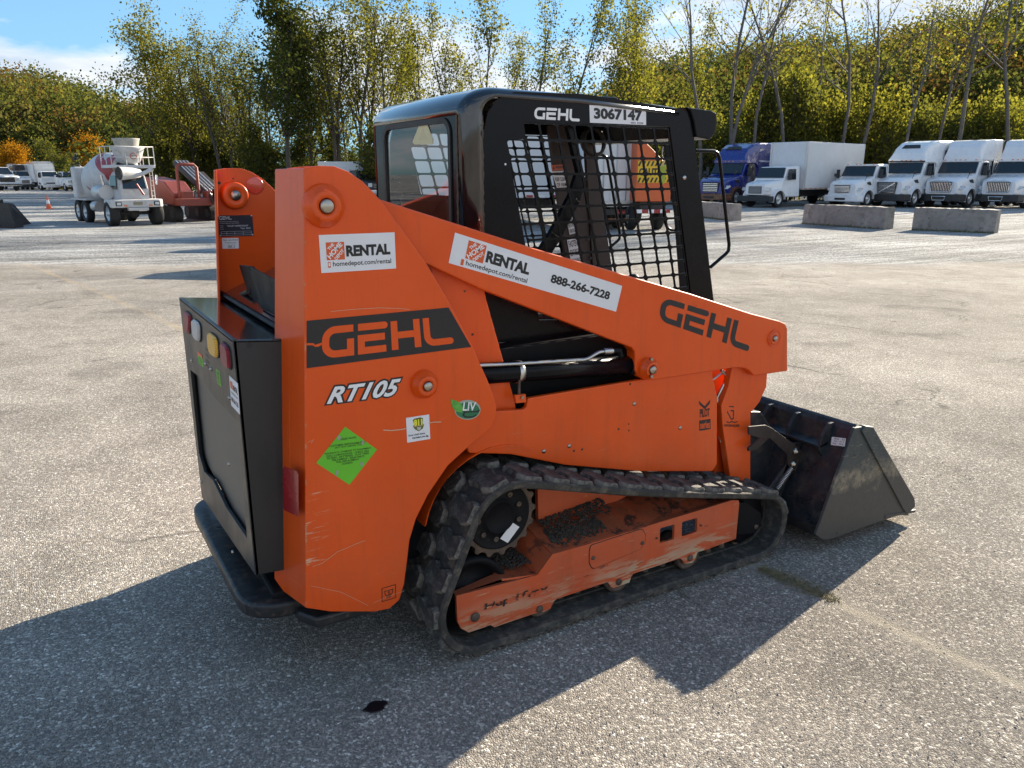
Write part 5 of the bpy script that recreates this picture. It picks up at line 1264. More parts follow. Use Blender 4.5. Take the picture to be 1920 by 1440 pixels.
class Veh:
    """local axes: x ahead (front bumper at x=0), y left, z up"""
    def __init__(s, name, label, cat, loc, head, group=None):
        s.r = thing(name, label, cat, loc, math.atan2(head.y, head.x), group)
    def add(s, mb, name, mat, parent=None, bevel=0, seg=2, **k):
        return mb.build(name, mat, parent or s.r, bevel=bevel, seg=seg, origin=(0, 0, 0), **k)
    def wheels(s, spots, r=.5, w=.28, rim='rimw'):
        for x, y in spots:
            sg = 1 if y > 0 else -1
            o = s.add(MB().lathe((x, y, r), (0, sg, 0), [(-w, .0), (-w, r * .9), (-w * .9, r), (-.03, r), (0, r * .93), (0, r * .62), (-.03, r * .58)], 24), 'wheel', M['tyre'])
            s.add(MB().lathe((x, y, r), (0, sg, 0), [(-.02, r * .6), (-.09, r * .5), (-.10, r * .22), (.01, r * .18), (.02, 0)], 18), 'rim', M[rim], o)
def sect(x, hw, z0, z1, rt_=.1, rb=.05, n=3, tw=None):
    """rounded section in the y-z plane; tw = half width at the top"""
    tw = hw if tw is None else tw
    pts = []
    for cx, cz, a0, r_ in ((tw - rt_, z1 - rt_, 0, rt_), (-(tw - rt_), z1 - rt_, 90, rt_), (-(hw - rb), z0 + rb, 180, rb), (hw - rb, z0 + rb, 270, rb)):
        for i in range(n + 1): a = R(a0 + 90 * i / n); pts.append((x, cx + r_ * math.cos(a), cz + r_ * math.sin(a)))
    return pts
def tractor(name, label, D, px_, ang, style, paint='wpaint', low=None, group=None, sc_=1.0):
    """conventional truck tractor. style: 'high' sleeper, 'day' with roof fairing, 'flat' plain day cab"""
    hd = -(vh * math.cos(ang) + rt * math.sin(ang)); p = far(px_, D)
    v = Veh(name, label, 'truck', p, hd, group); P = M[paint]; LO = M[low] if low else P
    W = 1.12
    # hood
    v.add(MB().loft([sect(-.02, .80, .72, 1.38, .16, .1), sect(-.25, .92, .66, 1.52, .2, .1), sect(-.95, 1.0, .70, 1.64, .22, .1), sect(-1.65, 1.02, .80, 1.76, .22, .1)], smooth=True), 'hood', P)
    # fenders over the steer wheels
    for sg in (-1, 1):
        arc = [(-1.12 + .66 * math.cos(R(a)), .50 + .64 * math.sin(R(a))) for a in range(-5, 186, 16)]
        ring = [[(x, sg * .80, z + .0), (x, sg * 1.17, z - .03), (x, sg * 1.17, z - .13), (x, sg * .80, z - .13)] for x, z in arc]
        v.add(MB().loft(ring, smooth=False), 'fender', LO, bevel=.03)
        # headlamp
        hl = v.add(MB().prism([(-.09, sg * .66, .98), (-.20, sg * 1.0, .96), (-.36, sg * 1.10, 1.08), (-.38, sg * 1.06, 1.16), (-.14, sg * .76, 1.14)], (.05, 0, .01)), 'headlight', M['lampc'], bevel=.01)
        v.add(MB().box(-.34, -.30, sg * 1.10 - .02, sg * 1.10 + .02, 1.06, 1.12), 'turn_signal', M['lampo'], hl)
    # bumper
    bm = MB().loft([sect(.16, .72, .36, .68, .06, .06), sect(.06, 1.05, .34, .72, .06, .06), sect(-.35, 1.18, .34, .72, .06, .06), sect(-.50, 1.16, .36, .70, .06, .06)], smooth=False)
    b_ = v.add(bm, 'bumper', (P if style == 'flat' else M['plast']) if not low else LO, bevel=.015)
    if style != 'hino': v.add(MB().box(.15, .18, -.32, .32, .44, .56), 'bumper_opening', M['grime'], b_)
    # grille
    gz = {'high': (.74, 1.36, .56, .48), 'day': (.84, 1.36, .60, .50), 'flat': (.86, 1.30, .50, .44), 'blue': (.80, 1.34, .56, .46)}[style]
    go_ = [(0, -gz[3], gz[0]), (0, gz[3], gz[0]), (0, gz[2], gz[1]), (0, -gz[2], gz[1])]
    f1 = v.add(MB().prism([(x + .0, y, z) for x, y, z in go_], (.04, 0, 0)), 'grille', M['plast'], bevel=.015)
    if style == 'day':
        for k in range(13): y = -.50 + k * 1.0 / 12; v.add(MB().box(.04, .055, y - .012, y + .012, gz[0] + .04, gz[1] - .03), 'grille_bar', M['chrome'], f1)
        fr_ = MB().tube([(.045, -.5, gz[0]), (.045, .5, gz[0]), (.045, .60, gz[1]), (.045, .3, gz[1] + .06), (.045, -.3, gz[1] + .06), (.045, -.60, gz[1]), (.045, -.5, gz[0])], .025, 6)
        v.add(fr_, 'grille_surround', M['chrome'], f1)
        v.add(MB().tube([(.19, -.36, .60), (.19, -.30, .40), (.19, .30, .40), (.19, .36, .60), (.19, -.36, .60)], .02, 6), 'bumper_trim', M['chrome'], b_)
    elif style in ('blue', 'flat'):
        for k in range(5):
            z = gz[0] + .06 + k * (gz[1] - gz[0] - .1) / 4.5; hh = .020
            v.add(MB().box(.04, .06, -.47, .47, z - hh, z + hh), 'grille_bar', M['chrome'], f1)
    else:
        v.add(MB().prism([(.045, -.46, .80), (.045, -.42, .78), (.045, .46, 1.30), (.045, .42, 1.33)], (.015, 0, 0)), 'grille_diagonal', M['chrome'], f1)
        v.add(MB().lathe((.045, 0, 1.06), (1, 0, 0), [(0, .09), (.02, .09), (.02, .07), (0, .07)], 20), 'round_emblem', M['chrome'], f1)
        for k in range(9): v.add(MB().box(.03, .045, -.46, .46, .80 + k * .06, .815 + k * .06), 'grille_bar', M['chrome'] if k % 3 == 0 else M['rimw'], f1)
    # cab
    cabt = 2.45
    if style == 'flat': ys_ = None
    cab = MB().loft([sect(-1.60, 1.10, .72, 1.74, .12, .08), sect(-1.72, 1.12, .70, 1.80, .12, .08, tw=1.08), sect(-2.10, 1.15, .66, cabt, .14, .08, tw=1.02), sect(-2.3, 1.16, .66, cabt + .08, .14, .08, tw=1.04), sect(-3.45, 1.16, .66, cabt + .10, .14, .08, tw=1.06)])
    co = v.add(cab, 'cab', P, bevel=.02)
    ws = [(-1.70, -1.0, 1.80), (-1.70, 1.0, 1.80), (-2.07, .94, cabt - .08), (-2.07, -.94, cabt - .08)]
    nrm = Vector((.37, 0, .37 * .0 + .33)).normalized()
    v.add(MB().prism([(x + .035, y, z + .03) for x, y, z in ws], (.012, 0, .008)), 'windshield', M['dglass'], co)
    v.add(MB().box(-2.26, -1.98, -1.02, 1.02, cabt - .02, cabt + .06), 'sun_visor', M['plast'] if style == 'high' else P, co, bevel=.02)
    for k in (-.8, -.25, 0, .25, .8): v.add(MB().box(-2.02, -1.95, k - .04, k + .04, cabt + .06, cabt + .10), 'marker_light', M['lampo'], co)
    for sg in (-1, 1):
        w_ = v.add(MB().prism([(-2.02, sg * 1.155, 1.72), (-2.28, sg * 1.10, 2.38), (-2.98, sg * 1.10, 2.38), (-3.0, sg * 1.165, 1.72)], (0, sg * .02, 0)), 'door_window', M['dglass'], co)
        v.add(MB().box(-3.08, -3.05, sg * 1.16 - .004, sg * 1.16 + .008, .9, 2.4), 'door_seam', M['grime'], co)
        v.add(MB().box(-2.95, -2.75, sg * 1.165, sg * 1.165 + sg * .03, 1.50, 1.55), 'door_handle', M['plast'], co)
        mr = v.add(MB().box(-1.98, -1.88, sg * 1.36 - .10, sg * 1.36 + .10, 1.70, 2.22), 'mirror', M['plast'] if style != 'day' else M['plast'], bevel=.03)
        v.add(MB().tube([(-2.05, sg * 1.12, 1.78), (-1.94, sg * 1.36, 1.86)], .02, 6), 'mirror_arm', M['plast'], mr)
        hm = v.add(MB().box(-.95, -.87, sg * 1.0 - .06, sg * 1.0 + .10, 1.80, 1.98), 'hood_mirror', M['plast'], bevel=.02)
        v.add(MB().tube([(-.85, sg * .94, 1.55), (-.92, sg * 1.0, 1.84)], .014, 6), 'mirror_arm', M['plast'], hm)
        v.add(MB().prism([(-1.35, sg * 1.0, 1.50), (-.98, sg * .98, 1.46), (-1.12, sg * 1.0, 1.34), (-1.5, sg * 1.01, 1.30)], (0, sg * .045, 0)), 'air_intake', M['plast'])
        for k in range(3): v.add(MB().box(-3.0, -2.1, sg * 1.0, sg * 1.14, .30 + k * .19, .33 + k * .19), 'step', M['rimw'])
    back = -3.45
    if style in ('high', 'blue'):
        H = 3.62
        sl = MB().loft([sect(-2.00, 1.02, 2.42, 2.60, .06, .05), sect(-2.15, 1.06, 2.40, 2.92, .15, .05, tw=.92), sect(-2.5, 1.10, 2.40, 3.28, .2, .05, tw=.92), sect(-3.1, 1.14, 2.40, 3.52, .2, .05, tw=.98), sect(-3.7, 1.17, 2.0, H, .2, .05, tw=1.04), sect(-5.4, 1.19, 2.0, H + .04, .16, .05, tw=1.10)], smooth=False)
        v.add(sl, 'roof_fairing', P, bevel=.03)
        v.add(MB().loft([sect(-3.44, 1.17, .66, 2.6, .1, .08), sect(-5.4, 1.19, .66, 2.6, .1, .08)]), 'sleeper', P, bevel=.02)
        for sg in (-1, 1):
            v.add(MB().prism([(-4.0, sg * 1.19, 1.80), (-4.0, sg * 1.19, 2.25), (-4.45, sg * 1.19, 2.25), (-4.45, sg * 1.19, 1.80)], (0, sg * .015, 0)), 'sleeper_window', M['dglass'])
            if style == 'high': v.add(MB().prism([(-4.2, sg * 1.14, 2.85), (-4.2, sg * 1.13, 3.10), (-4.75, sg * 1.14, 3.12), (-4.75, sg * 1.14, 2.85)], (0, sg * .05, 0)), 'upper_window', M['dglass'])
            v.add(MB().prism([(-3.5, sg * 1.18, .45), (-3.5, sg * 1.18, 1.0), (-6.4, sg * 1.18, 1.0), (-6.4, sg * 1.18, .45)], (0, sg * .02, 0)), 'side_fairing', LO)
        v.add(MB().prism([(-2.42, -.5, 3.17), (-2.42, .5, 3.17), (-2.60, .42, 3.34), (-2.60, -.42, 3.34)], (.05, 0, .05)), 'skylight', M['dglass'])
        back = -5.4
    elif style == 'day':
        fa = MB().loft([sect(-2.15, .95, 2.50, 2.72, .08, .05), sect(-2.3, 1.0, 2.50, 3.20, .16, .05, tw=.88), sect(-2.7, 1.05, 2.50, 3.55, .14, .05, tw=.98), sect(-3.45, 1.12, 2.45, 3.62, .10, .05, tw=1.08), sect(-4.4, 1.18, 2.45, 3.62, .08, .05, tw=1.16)])
        v.add(fa, 'roof_fairing', P, bevel=.03)
        v.add(MB().box(-4.5, -4.42, -1.2, 1.2, 1.2, 3.6), 'fairing_back', M['plast'])
        for sg in (-1, 1): v.add(MB().prism([(-3.45, sg * 1.16, .9), (-3.45, sg * 1.16, 2.6), (-4.4, sg * 1.18, 2.6), (-4.2, sg * 1.18, .9)], (0, sg * .02, 0)), 'side_extender', P)
        back = -4.4
    v.add(MB().box(-7.2, -1.2, -.42, .42, .62, .92), 'chassis_rail', M['grime'])
    v.wheels([(-1.12, 1.12), (-1.12, -1.12), (-5.6, 1.15), (-5.6, -1.15), (-6.8, 1.15), (-6.8, -1.15)] if style != 'flat' else [(-1.12, 1.12), (-1.12, -1.12), (-5.8, 1.15), (-5.8, -1.15)])
    v.r.scale = (sc_,) * 3
    return v
A = R(27)
G_ = 'white truck tractors parked nose out at the right'
hino = tractor('cab_truck', 'small white day-cab truck with chrome grille, left neighbour of the tall white sleeper tractor', 48, 1582, R(50), 'flat', sc_=1.0, group=G_)
t1 = tractor('truck_tractor', 'white high-roof sleeper tractor with a diagonal bar across its black grille', 48, 1666, R(50), 'high', sc_=1.09, group=G_)
t2 = tractor('truck_tractor', 'white day-cab tractor with upright chrome grille bars, right neighbour of the sleeper tractor', 47.5, 1768, R(51), 'day', sc_=1.10, group=G_)
t3 = tractor('truck_tractor', 'white day-cab tractor cut off by the right edge of the picture', 46.5, 1876, R(52), 'day', sc_=1.10, group=G_)
blue = tractor('truck_tractor', 'blue sleeper tractor with brown lower body and chrome grille', 50, 1334, R(44), 'blue', 'bluep', 'brownp', sc_=1.08)
wleft = tractor('cab_truck', 'white truck nose partly hidden behind the blue tractor and the loader handle', 58, 1305, R(42), 'flat', sc_=1.15)

def boxtruck(name, label, D, px_, ang, L_=7.0, H=3.55, W=1.25, sc_=1.0, cabover=False, group=None, sgn=1):
    hd = -(vh * math.cos(ang) + rt * math.sin(ang)); v = Veh(name, label, 'box truck', far(px_, D), hd, group)
    if not cabover:
        v.add(MB().loft([sect(-.02, .66, .74, 1.34, .14, .1), sect(-.2, .80, .70, 1.44, .2, .1), sect(-1.45, .98, .74, 1.62, .2, .1)], smooth=True), 'hood', M['wpaint'])
        xw = -1.40
        for sg in (-1, 1):
            arc = [(-1.0 + .62 * math.cos(R(a)), .50 + .62 * math.sin(R(a))) for a in range(-5, 186, 16)]
            v.add(MB().loft([[(x, sg * .72, z), (x, sg * 1.10, z - .03), (x, sg * 1.10, z - .13), (x, sg * .72, z - .13)] for x, z in arc]), 'fender', M['wpaint'], bevel=.03)
            v.add(MB().prism([(-.02, sg * .62, .98), (-.14, sg * .96, .98), (-.22, sg * 1.0, 1.16), (-.06, sg * .70, 1.18)], (.05, 0, 0)), 'headlight', M['lampc'], bevel=.02)
        v.add(MB().box(-.02, .03, -.44, .44, .82, 1.24), 'grille', M['plast'], bevel=.02)
        for k in range(6): v.add(MB().box(.03, .04, -.42, .42, .86 + k * .065, .88 + k * .065), 'grille_bar', M['rimw'])
        v.add(MB().box(-.3, .14, -1.12, 1.12, .36, .68), 'bumper', M['plast'], bevel=.04)
    else:
        xw = -.02
        v.add(MB().box(-.2, .10, -1.0, 1.0, .36, .66), 'bumper', M['wpaint'], bevel=.04)
        v.add(MB().box(.0, .06, -.6, .6, .84, .98), 'grille', M['plast'], bevel=.02)
        for sg in (-1, 1): v.add(MB().box(.0, .08, sg * .80 - .16, sg * .80 + .16, .68, .86), 'headlight', M['lampc'], bevel=.03)
    c = v.add(MB().loft([sect(xw, 1.0, .66, 1.66, .1, .08), sect(xw - .10, 1.02, .62, 1.74, .1, .08, tw=1.0), sect(xw - .42, 1.05, .60, 2.36, .14, .08, tw=.92), sect(xw - 1.75, 1.06, .60, 2.44, .14, .08, tw=.95)]), 'cab', M['wpaint'], bevel=.02)
    v.add(MB().prism([(xw - .07, -.92, 1.72), (xw - .07, .92, 1.72), (xw - .37, .84, 2.30), (xw - .37, -.84, 2.30)], (.03, 0, .02)), 'windshield', M['dglass'], c)
    for sg in (-1, 1):
        v.add(MB().prism([(xw - .35, sg * 1.055, 1.62), (xw - .52, sg * 1.0, 2.24), (xw - 1.25, sg * 1.0, 2.24), (xw - 1.25, sg * 1.055, 1.62)], (0, sg * .02, 0)), 'door_window', M['dglass'], c)
        mr = v.add(MB().box(xw - .20, xw - .12, sg * 1.3 - .10, sg * 1.3 + .10, 1.60, 2.02), 'mirror', M['plast'], bevel=.02); v.add(MB().tube([(xw - .3, sg * 1.04, 1.8), (xw - .15, sg * 1.3, 1.8)], .015, 6), 'mirror_arm', M['plast'], mr)
    xb = xw - 1.95
    b = v.add(MB().box(xb - L_, xb, -W, W, 1.05, H), 'cargo_box', M['wbox'], bevel=.03)
    v.add(MB().box(xb - .02, xb + .03, -W - .01, -W + .12, 1.05, H), 'corner_post', M['rimw'], b)
    v.add(MB().box(xb - .10, xb + .035, W - .12, W + .01, 1.05, H), 'corner_post', M['rimw'], b)
    v.add(MB().box(xb - L_, xb + .02, -W - .015, W + .015, 1.02, 1.12), 'lower_rail', M['rimw'], b)
    for k in range(int(L_ / .30)):
        if k % 2 == 0: v.add(MB().box(xb - .3 * (k + 1), xb - .3 * k, W + .015, W + .022, 1.05, 1.10), 'reflective_dash', M['lampo'], b)
    v.add(MB().box(xb - L_, xw - .2, -.42, .42, .60, .95), 'chassis_rail', M['grime'])
    fx = -1.0 if not cabover else -1.1
    v.wheels([(fx, 1.05), (fx, -1.05), (xb - L_ * .72, 1.15), (xb - L_ * .72, -1.15)])
    v.r.scale = (sc_,) * 3
    return v
bt = boxtruck('box_truck', 'white box truck with a long plain cargo box, right of the blue tractor', 47.5, 1418, R(50), 7.2, 3.85, sc_=1.0)
bt2 = boxtruck('box_truck', 'white cab-over box truck in the far left row, left of the white pickup', 96, 94, R(-48), 6.0, 3.3, cabover=True, sc_=.93)
bt3 = boxtruck('box_truck', 'white truck half hidden behind the near-left box truck, by the left edge trees', 104, 88, R(-40), 5.0, 3.5, cabover=True)
def pickup(name, label, px_, D, ang, paint='wpaint', service=False, group=None, lift=1.0):
    hd = -(vh * math.cos(ang) + rt * math.sin(ang)); v = Veh(name, label, 'pickup truck', far(px_, D), hd, group); P = M[paint]
    v.add(MB().loft([sect(0, .86, .55, 1.12, .12, .1), sect(-.15, .96, .48, 1.22, .12, .1), sect(-1.25, 1.0, .48, 1.32, .12, .1)]), 'hood', P, bevel=.03)
    g_ = v.add(MB().box(-.02, .04, -.55, .55, .72, 1.10), 'grille', M['plast'], bevel=.02)
    for k in range(3): v.add(MB().box(.04, .05, -.52, .52, .80 + k * .1, .82 + k * .1), 'grille_bar', M['chrome'] if paint == 'wpaint' else M['rimw'], g_)
    for sg in (-1, 1): v.add(MB().box(-.04, .03, sg * .74 - .15, sg * .74 + .15, .82, 1.08), 'headlight', M['lampc'], bevel=.03)
    v.add(MB().box(-.2, .10, -1.0, 1.0, .40, .64), 'bumper', M['chrome'], bevel=.04)
    c = v.add(MB().loft([sect(-1.15, .98, .48, 1.30, .1, .08), sect(-1.3, .98, .48, 1.36, .1, .08), sect(-1.8, .98, .48, 1.90, .12, .08, tw=.80), sect(-3.2, .98, .48, 1.92, .12, .08, tw=.80), sect(-3.5, .98, .48, 1.36, .1, .08)]), 'cab', P, bevel=.03)
    v.add(MB().prism([(-1.28, -.86, 1.36), (-1.28, .86, 1.36), (-1.75, .72, 1.84), (-1.75, -.72, 1.84)], (.04, 0, .03)), 'windshield', M['dglass'], c)
    for sg in (-1, 1):
        v.add(MB().prism([(-1.55, sg * .985, 1.36), (-1.9, sg * .84, 1.84), (-3.1, sg * .84, 1.84), (-3.3, sg * .985, 1.36)], (0, sg * .012, 0)), 'door_window', M['dglass'], c)
        mr = v.add(MB().box(-1.6, -1.5, sg * 1.14 - .12, sg * 1.14 + .08, 1.32, 1.56), 'mirror', M['plast'], bevel=.03)
    v.add(MB().box(-5.6, -3.45, -.98, .98, .55, 1.25 if not service else 1.55), 'cargo_bed' if not service else 'service_body', P, bevel=.03)
    v.wheels([(-.95, 1.0), (-.95, -1.0), (-4.6, 1.0), (-4.6, -1.0)], r=.40, w=.25)
    v.r.scale = (lift,) * 3
    return v
pickup('pickup_truck', 'white pickup with dark grille and service body in the far left row', 143, 94, R(-46), service=True, lift=1.15)
pickup('pickup_truck', 'white pickup cut off by the left edge of the picture', 12, 88, R(-50), lift=1.35)
pickup('pickup_truck', 'black pickup behind the orange towers, beside the white trailer', 712, 62, R(-35), 'plast', lift=1.15)
# bucket-lift utility truck
u = boxtruck('utility_truck', 'white utility truck with rooftop boom and racks at the far left', 96, 46, R(-46), 3.2, 2.3, sc_=.93); u.r['category'] = 'utility truck'
u.add(MB().box(-5.8, -1.9, -.25, .25, 2.95, 3.2), 'boom', M['wpaint'], bevel=.04); u.add(MB().box(-5.9, -5.1, -.5, .5, 2.3, 3.3), 'boom_turret', M['wpaint'], bevel=.05)
u.add(MB().box(-2.6, -1.7, -.6, .6, 2.45, 3.15), 'platform', M['plast'], bevel=.05)

# trailer behind the towers
def trailer(name, label, px_l, px_r, D, H, W=2.5, mat='wbox'):
    a = far(px_l, D); b = far(px_r, D + 1); d = (b - a); Ln = d.length; v = Veh(name, label, 'trailer', (a + b) / 2, d.normalized())
    v.add(MB().box(-Ln / 2, Ln / 2, -W / 2, W / 2, 1.0, H), 'trailer_box', M[mat], bevel=.03)
    v.add(MB().box(-Ln / 2, -Ln / 2 + .6, -W / 2 - .02, W / 2 + .02, 1.0, H + .02), 'nose', M['rimw'], bevel=.03)
    v.wheels([(Ln / 2 - 1.2, W / 2), (Ln / 2 - 1.2, -W / 2), (Ln / 2 - 2.4, W / 2), (Ln / 2 - 2.4, -W / 2)])
    v.add(MB().box(-Ln / 2 + 2, Ln / 2, -.5, .5, .7, 1.0), 'chassis', M['grime'])
trailer('box_trailer', 'long white box trailer standing behind the orange towers, under the trees', 600, 790, 66, 2.9)

# near white trailer and orange truck seen through the cab
def near_trailer():
    D = 27.5; c = far(1143, D); hd = (vh * math.cos(R(14)) - rt * math.sin(R(14)))     # points away from the viewer
    v = Veh('freight_trailer', 'white freight trailer with closed rear doors, seen through the cab guard', 'trailer', c, hd)
    W = .96; Hh = 3.35; L_ = 9
    b = v.add(MB().box(0, L_, -W, W, .95, Hh), 'trailer_box', M['wbox'], bevel=.02)
    for sg in (-1, 1):
        d = v.add(MB().box(-.04, 0, sg * W * .51 - W * .47, sg * W * .51 + W * .47, 1.0, Hh - .06), 'rear_door', M['wbox'], b, bevel=.008)
        for k in (.25, .62):
            v.add(MB().cyl((-.07, sg * W * k, 1.02), (-.07, sg * W * k, Hh - .1), .018, n=8), 'lock_rod', M['rimw'], b)
        for k in range(5): v.add(MB().box(-.06, -.04, sg * W - .10 if sg > 0 else -W - .0, sg * W if sg > 0 else -W + .10, 1.15 + k * .48, 1.23 + k * .48), 'hinge', M['rimw'], b)
        v.add(MB().box(-.05, -.04, sg * .66 - .035, sg * .66 + .035, 1.36, 1.43), 'side_marker', M['reflred'], b)
        lt = v.add(MB().cyl((-.02, sg * .55, .62), (-.05, sg * .55, .62), .06, n=12), 'tail_lamp', M['reflred']); v.add(MB().cyl((-.02, sg * .38, .62), (-.05, sg * .38, .62), .06, n=12), 'tail_lamp', M['reflred'])
    v.add(MB().box(-.02, .1, -W, W, .80, .95), 'rear_sill', M['rimw'])
    v.add(MB().box(-.01, .06, -.8, .8, .52, .72), 'lamp_bar', M['grime']); v.add(MB().box(-.06, .04, -.85, .85, .30, .40), 'under_guard', simple('rusty_orange_guard', (.3, .10, .03), .6))
    v.wheels([(1.2, W), (1.2, -W), (2.4, W), (2.4, -W)], r=.48)
    for k in range(16): v.add(MB().box(.1 + k * .55, .38 + k * .55, W, W + .006, .97, 1.05), 'reflective_tape', M['reflred'] if k % 2 else M['whiteclean'], b)
    return v
near_trailer()
t2b = Veh('freight_trailer', 'white trailer flank with a red and white reflective strip, left in the cab guard', 'trailer', far(985, 30.5), -(rt * math.cos(R(8)) + vh * math.sin(R(8))))
b = t2b.add(MB().box(-1.1, 5.5, -1.2, 1.2, 1.05, 3.45), 'trailer_box', M['wbox'], bevel=.02)
for k in range(14): t2b.add(MB().box(-1.0 + k * .45, -.75 + k * .45, 1.2, 1.206, 1.06, 1.15), 'reflective_tape', M['reflred'] if k % 2 == 0 else M['whiteclean'], b)
t2b.wheels([(4.2, 1.2), (4.2, -1.2), (3.1, 1.2), (3.1, -1.2)]); t2b.add(MB().box(-1, 5, -.5, .5, .7, 1.05), 'chassis', M['grime'])
def orange_truck():
    D = 27; v = Veh('works_truck', 'orange works truck tail with a yellow and black CAUTION board, seen through the cab guard', 'truck', far(1226, D), (vh * math.cos(R(6)) - rt * math.sin(R(6))))
    W = .62
    b = v.add(MB().prism([(0, -W, 1.0), (0, W, 1.0), (0, W, 3.2), (0, W * .1, 2.7), (0, -W, 2.05)], (4.5, 0, 0)), 'hopper_body', M['machor'], bevel=.03)
    f_ = Face(v_ := Vector((-.03, W * .92, 1.62)), Vector((0, -W * 1.86, 0)), Vector((0, 0, .72)), (-1, 0, 0))
    mb = MB().prism([f_.p(0, 0), f_.p(1, 0), f_.p(1, 1), f_.p(0, 1)], (.02, 0, 0)); bd = mb.build('caution_board', M['yellow'], v.r, origin=(0, 0, 0))
    it = [('CAUTION', (.04, .33, .96, .67), .04)]
    for r0, r1 in ((.76, .98), (.02, .24)):
        for k in range(8): x = k / 8; it.append(('POLY', [(x, r0), (x + .055, r0), (x + .115, r1), (x + .06, r1)]))
    mk = MB()
    for q in it:
        if q[0] == 'POLY': mk.add([f_.p(u, w, .004) for u, w in q[1]], [tuple(range(4))])
        else: vv, ff = txtmesh(q[0], q[2]); mk.add([f_.p(u, w, .004) for u, w in fit(vv, q[1])], ff)
    mk.build('board_lettering', M['print'], bd, origin=(0, 0, 0), fix=False)
    bm = v.add(MB().box(-.05, .05, -W, W, .62, .74), 'rear_bumper', M['reflred'])
    for k in range(3): v.add(MB().box(-.056, -.05, -W + .15 + k * .42, -W + .35 + k * .42, .62, .74), 'white_stripe', M['whiteclean'], bm)
    v.add(MB().box(.1, 4.2, -.4, .4, .6, 1.0), 'chassis', M['grime']); v.wheels([(1.0, W), (1.0, -W), (4.0, W), (4.0, -W)], r=.5)
orange_truck()

# concrete barriers
def barrier(label, pxl, pxr, pyb_l, pyb_r, h=.78, t=.55):
    a = onG(pxl, pyb_l); b = onG(pxr, pyb_r); d = (b - a); Ln = d.length; d.normalize()
    v = Veh('concrete_block', label, 'concrete barrier', (a + b) / 2, d, 'long concrete blocks laid across the yard')
    random.seed(int(pxl) + 1); jj = lambda k=.012: random.uniform(-k, k); NS = 26
    mb = MB().loft([[(x, 0, 0), (x, jj(.006), h * .3), (x, .015 + jj(.006), h * .65), (x, .035 + jj(), h - .03 + jj()), (x, .06 + jj(), h + jj(.014)), (x, t - .06, h + jj(.014)), (x, t - .03, h - .03), (x, t, 0)] for x in [-Ln / 2 + Ln * q / NS for q in range(NS + 1)]])
    # subdivide a little so the faces can be uneven
    o = mb.build('block', M['conc'], v.r, origin=(0, 0, 0)); 
    for sx in (-.3, .3): v.add(MB().cyl((sx * Ln, .018, h * .55), (sx * Ln, .01, h * .55), .022, n=8), 'lifting_hole', M['grime'])
    g_ = MB(); random.seed(int(pxl))
    for i in range(420):
        x = random.uniform(-Ln / 2, Ln / 2); l = random.uniform(.02, .11); y = random.uniform(-.10, .02); a_ = random.uniform(0, 6.28); s_ = Vector((math.cos(a_), math.sin(a_), 0)) * .012
        p = Vector((x, y, 0)); g_.add([p - s_, p + s_, p + Vector((random.uniform(-.03, .03), random.uniform(-.03, .03), l))], [(0, 1, 2)])
    w_ = g_.build('barrier_weeds', M['weed'], None, fix=False, origin=(0, 0, 0)); w_.location = v.r.location; w_.rotation_euler = v.r.rotation_euler; w_['kind'] = 'stuff'
M['weed'] = simple('weed_green', (.09, .11, .03), .8, noise=.4, nscale=30)
barrier('concrete block under the small white day-cab truck, middle one of the three', 1504, 1657, 420, 430)
barrier('concrete block with a weedy foot under the white tractors, rightmost of the three', 1709, 1864, 431, 438)
barrier('concrete block partly hidden by the loader cab, leftmost of the three', 1290, 1368, 405, 414, h=.70)
# traffic cone and delineator
c = thing('traffic_cone', 'orange traffic cone with white band on the gravel by the mixer truck', 'traffic cone', onG(92, 392)); s_ = 1.15
def loc(mb, name, mat, par, **k): return mb.build(name, mat, par, origin=(0, 0, 0), **k)
loc(MB().box(-.17 * s_, .17 * s_, -.17 * s_, .17 * s_, 0, .03), 'base', M['coneo'], c, bevel=.01)
loc(MB().lathe((0, 0, 0), (0, 0, 1), [(.03, .13 * s_), (.28 * s_, .085 * s_)], 20), 'lower_cone', M['coneo'], c); loc(MB().lathe((0, 0, 0), (0, 0, 1), [(.28 * s_, .085 * s_), (.46 * s_, .055 * s_)], 20), 'white_band', M['whiteclean'], c)
loc(MB().lathe((0, 0, 0), (0, 0, 1), [(.46 * s_, .055 * s_), (.70 * s_, .025 * s_), (.70 * s_, 0)], 20), 'cone_tip', M['coneo'], c)
c = thing('channelizer_post', 'orange channelizer post with white bands before the white box truck', 'traffic post', onG(1410, 381))
loc(MB().lathe((0, 0, 0), (0, 0, 1), [(0, .2), (.05, .2), (.05, .06)], 16), 'base', M['tyre'], c); loc(MB().cyl((0, 0, .05), (0, 0, 1.05), .055, .05, n=14), 'post', M['coneo'], c)
for z in (.45, .72): loc(MB().cyl((0, 0, z), (0, 0, z + .12), .057, n=14), 'white_band', M['whiteclean'], c)

# big steel bucket at the left edge
bp0 = onG(30, 428); v = Veh('bucket_attachment', 'dark rusty loader bucket lying at the left edge of the picture', 'loader bucket', bp0, rt)
w_ = 1.5
r_ = v.add(MB().prism([(-.02, 0, .06), (-.16, 0, .95), (-.95, 0, .98), (-1.5, 0, .98), (-1.5, 0, .06)], (0, .03, 0)), 'back_plate', M['bucketdark'], bevel=.01)
v.add(MB().prism([(-.02, 0.02, .06), (-.16, .02, .95), (-.25, .5, .9), (-.05, 1.1, .1)], (-.03, 0, 0)), 'side_plate', M['bucketdark'], bevel=.01)
v.add(MB().box(-1.5, .0, -.12, .5, 0, .07), 'cutting_edge', M['rust'], bevel=.01)
v.add(MB().box(-1.5, -.4, -.08, .15, .95, 1.08), 'top_bar', M['bucketdark'], bevel=.02)

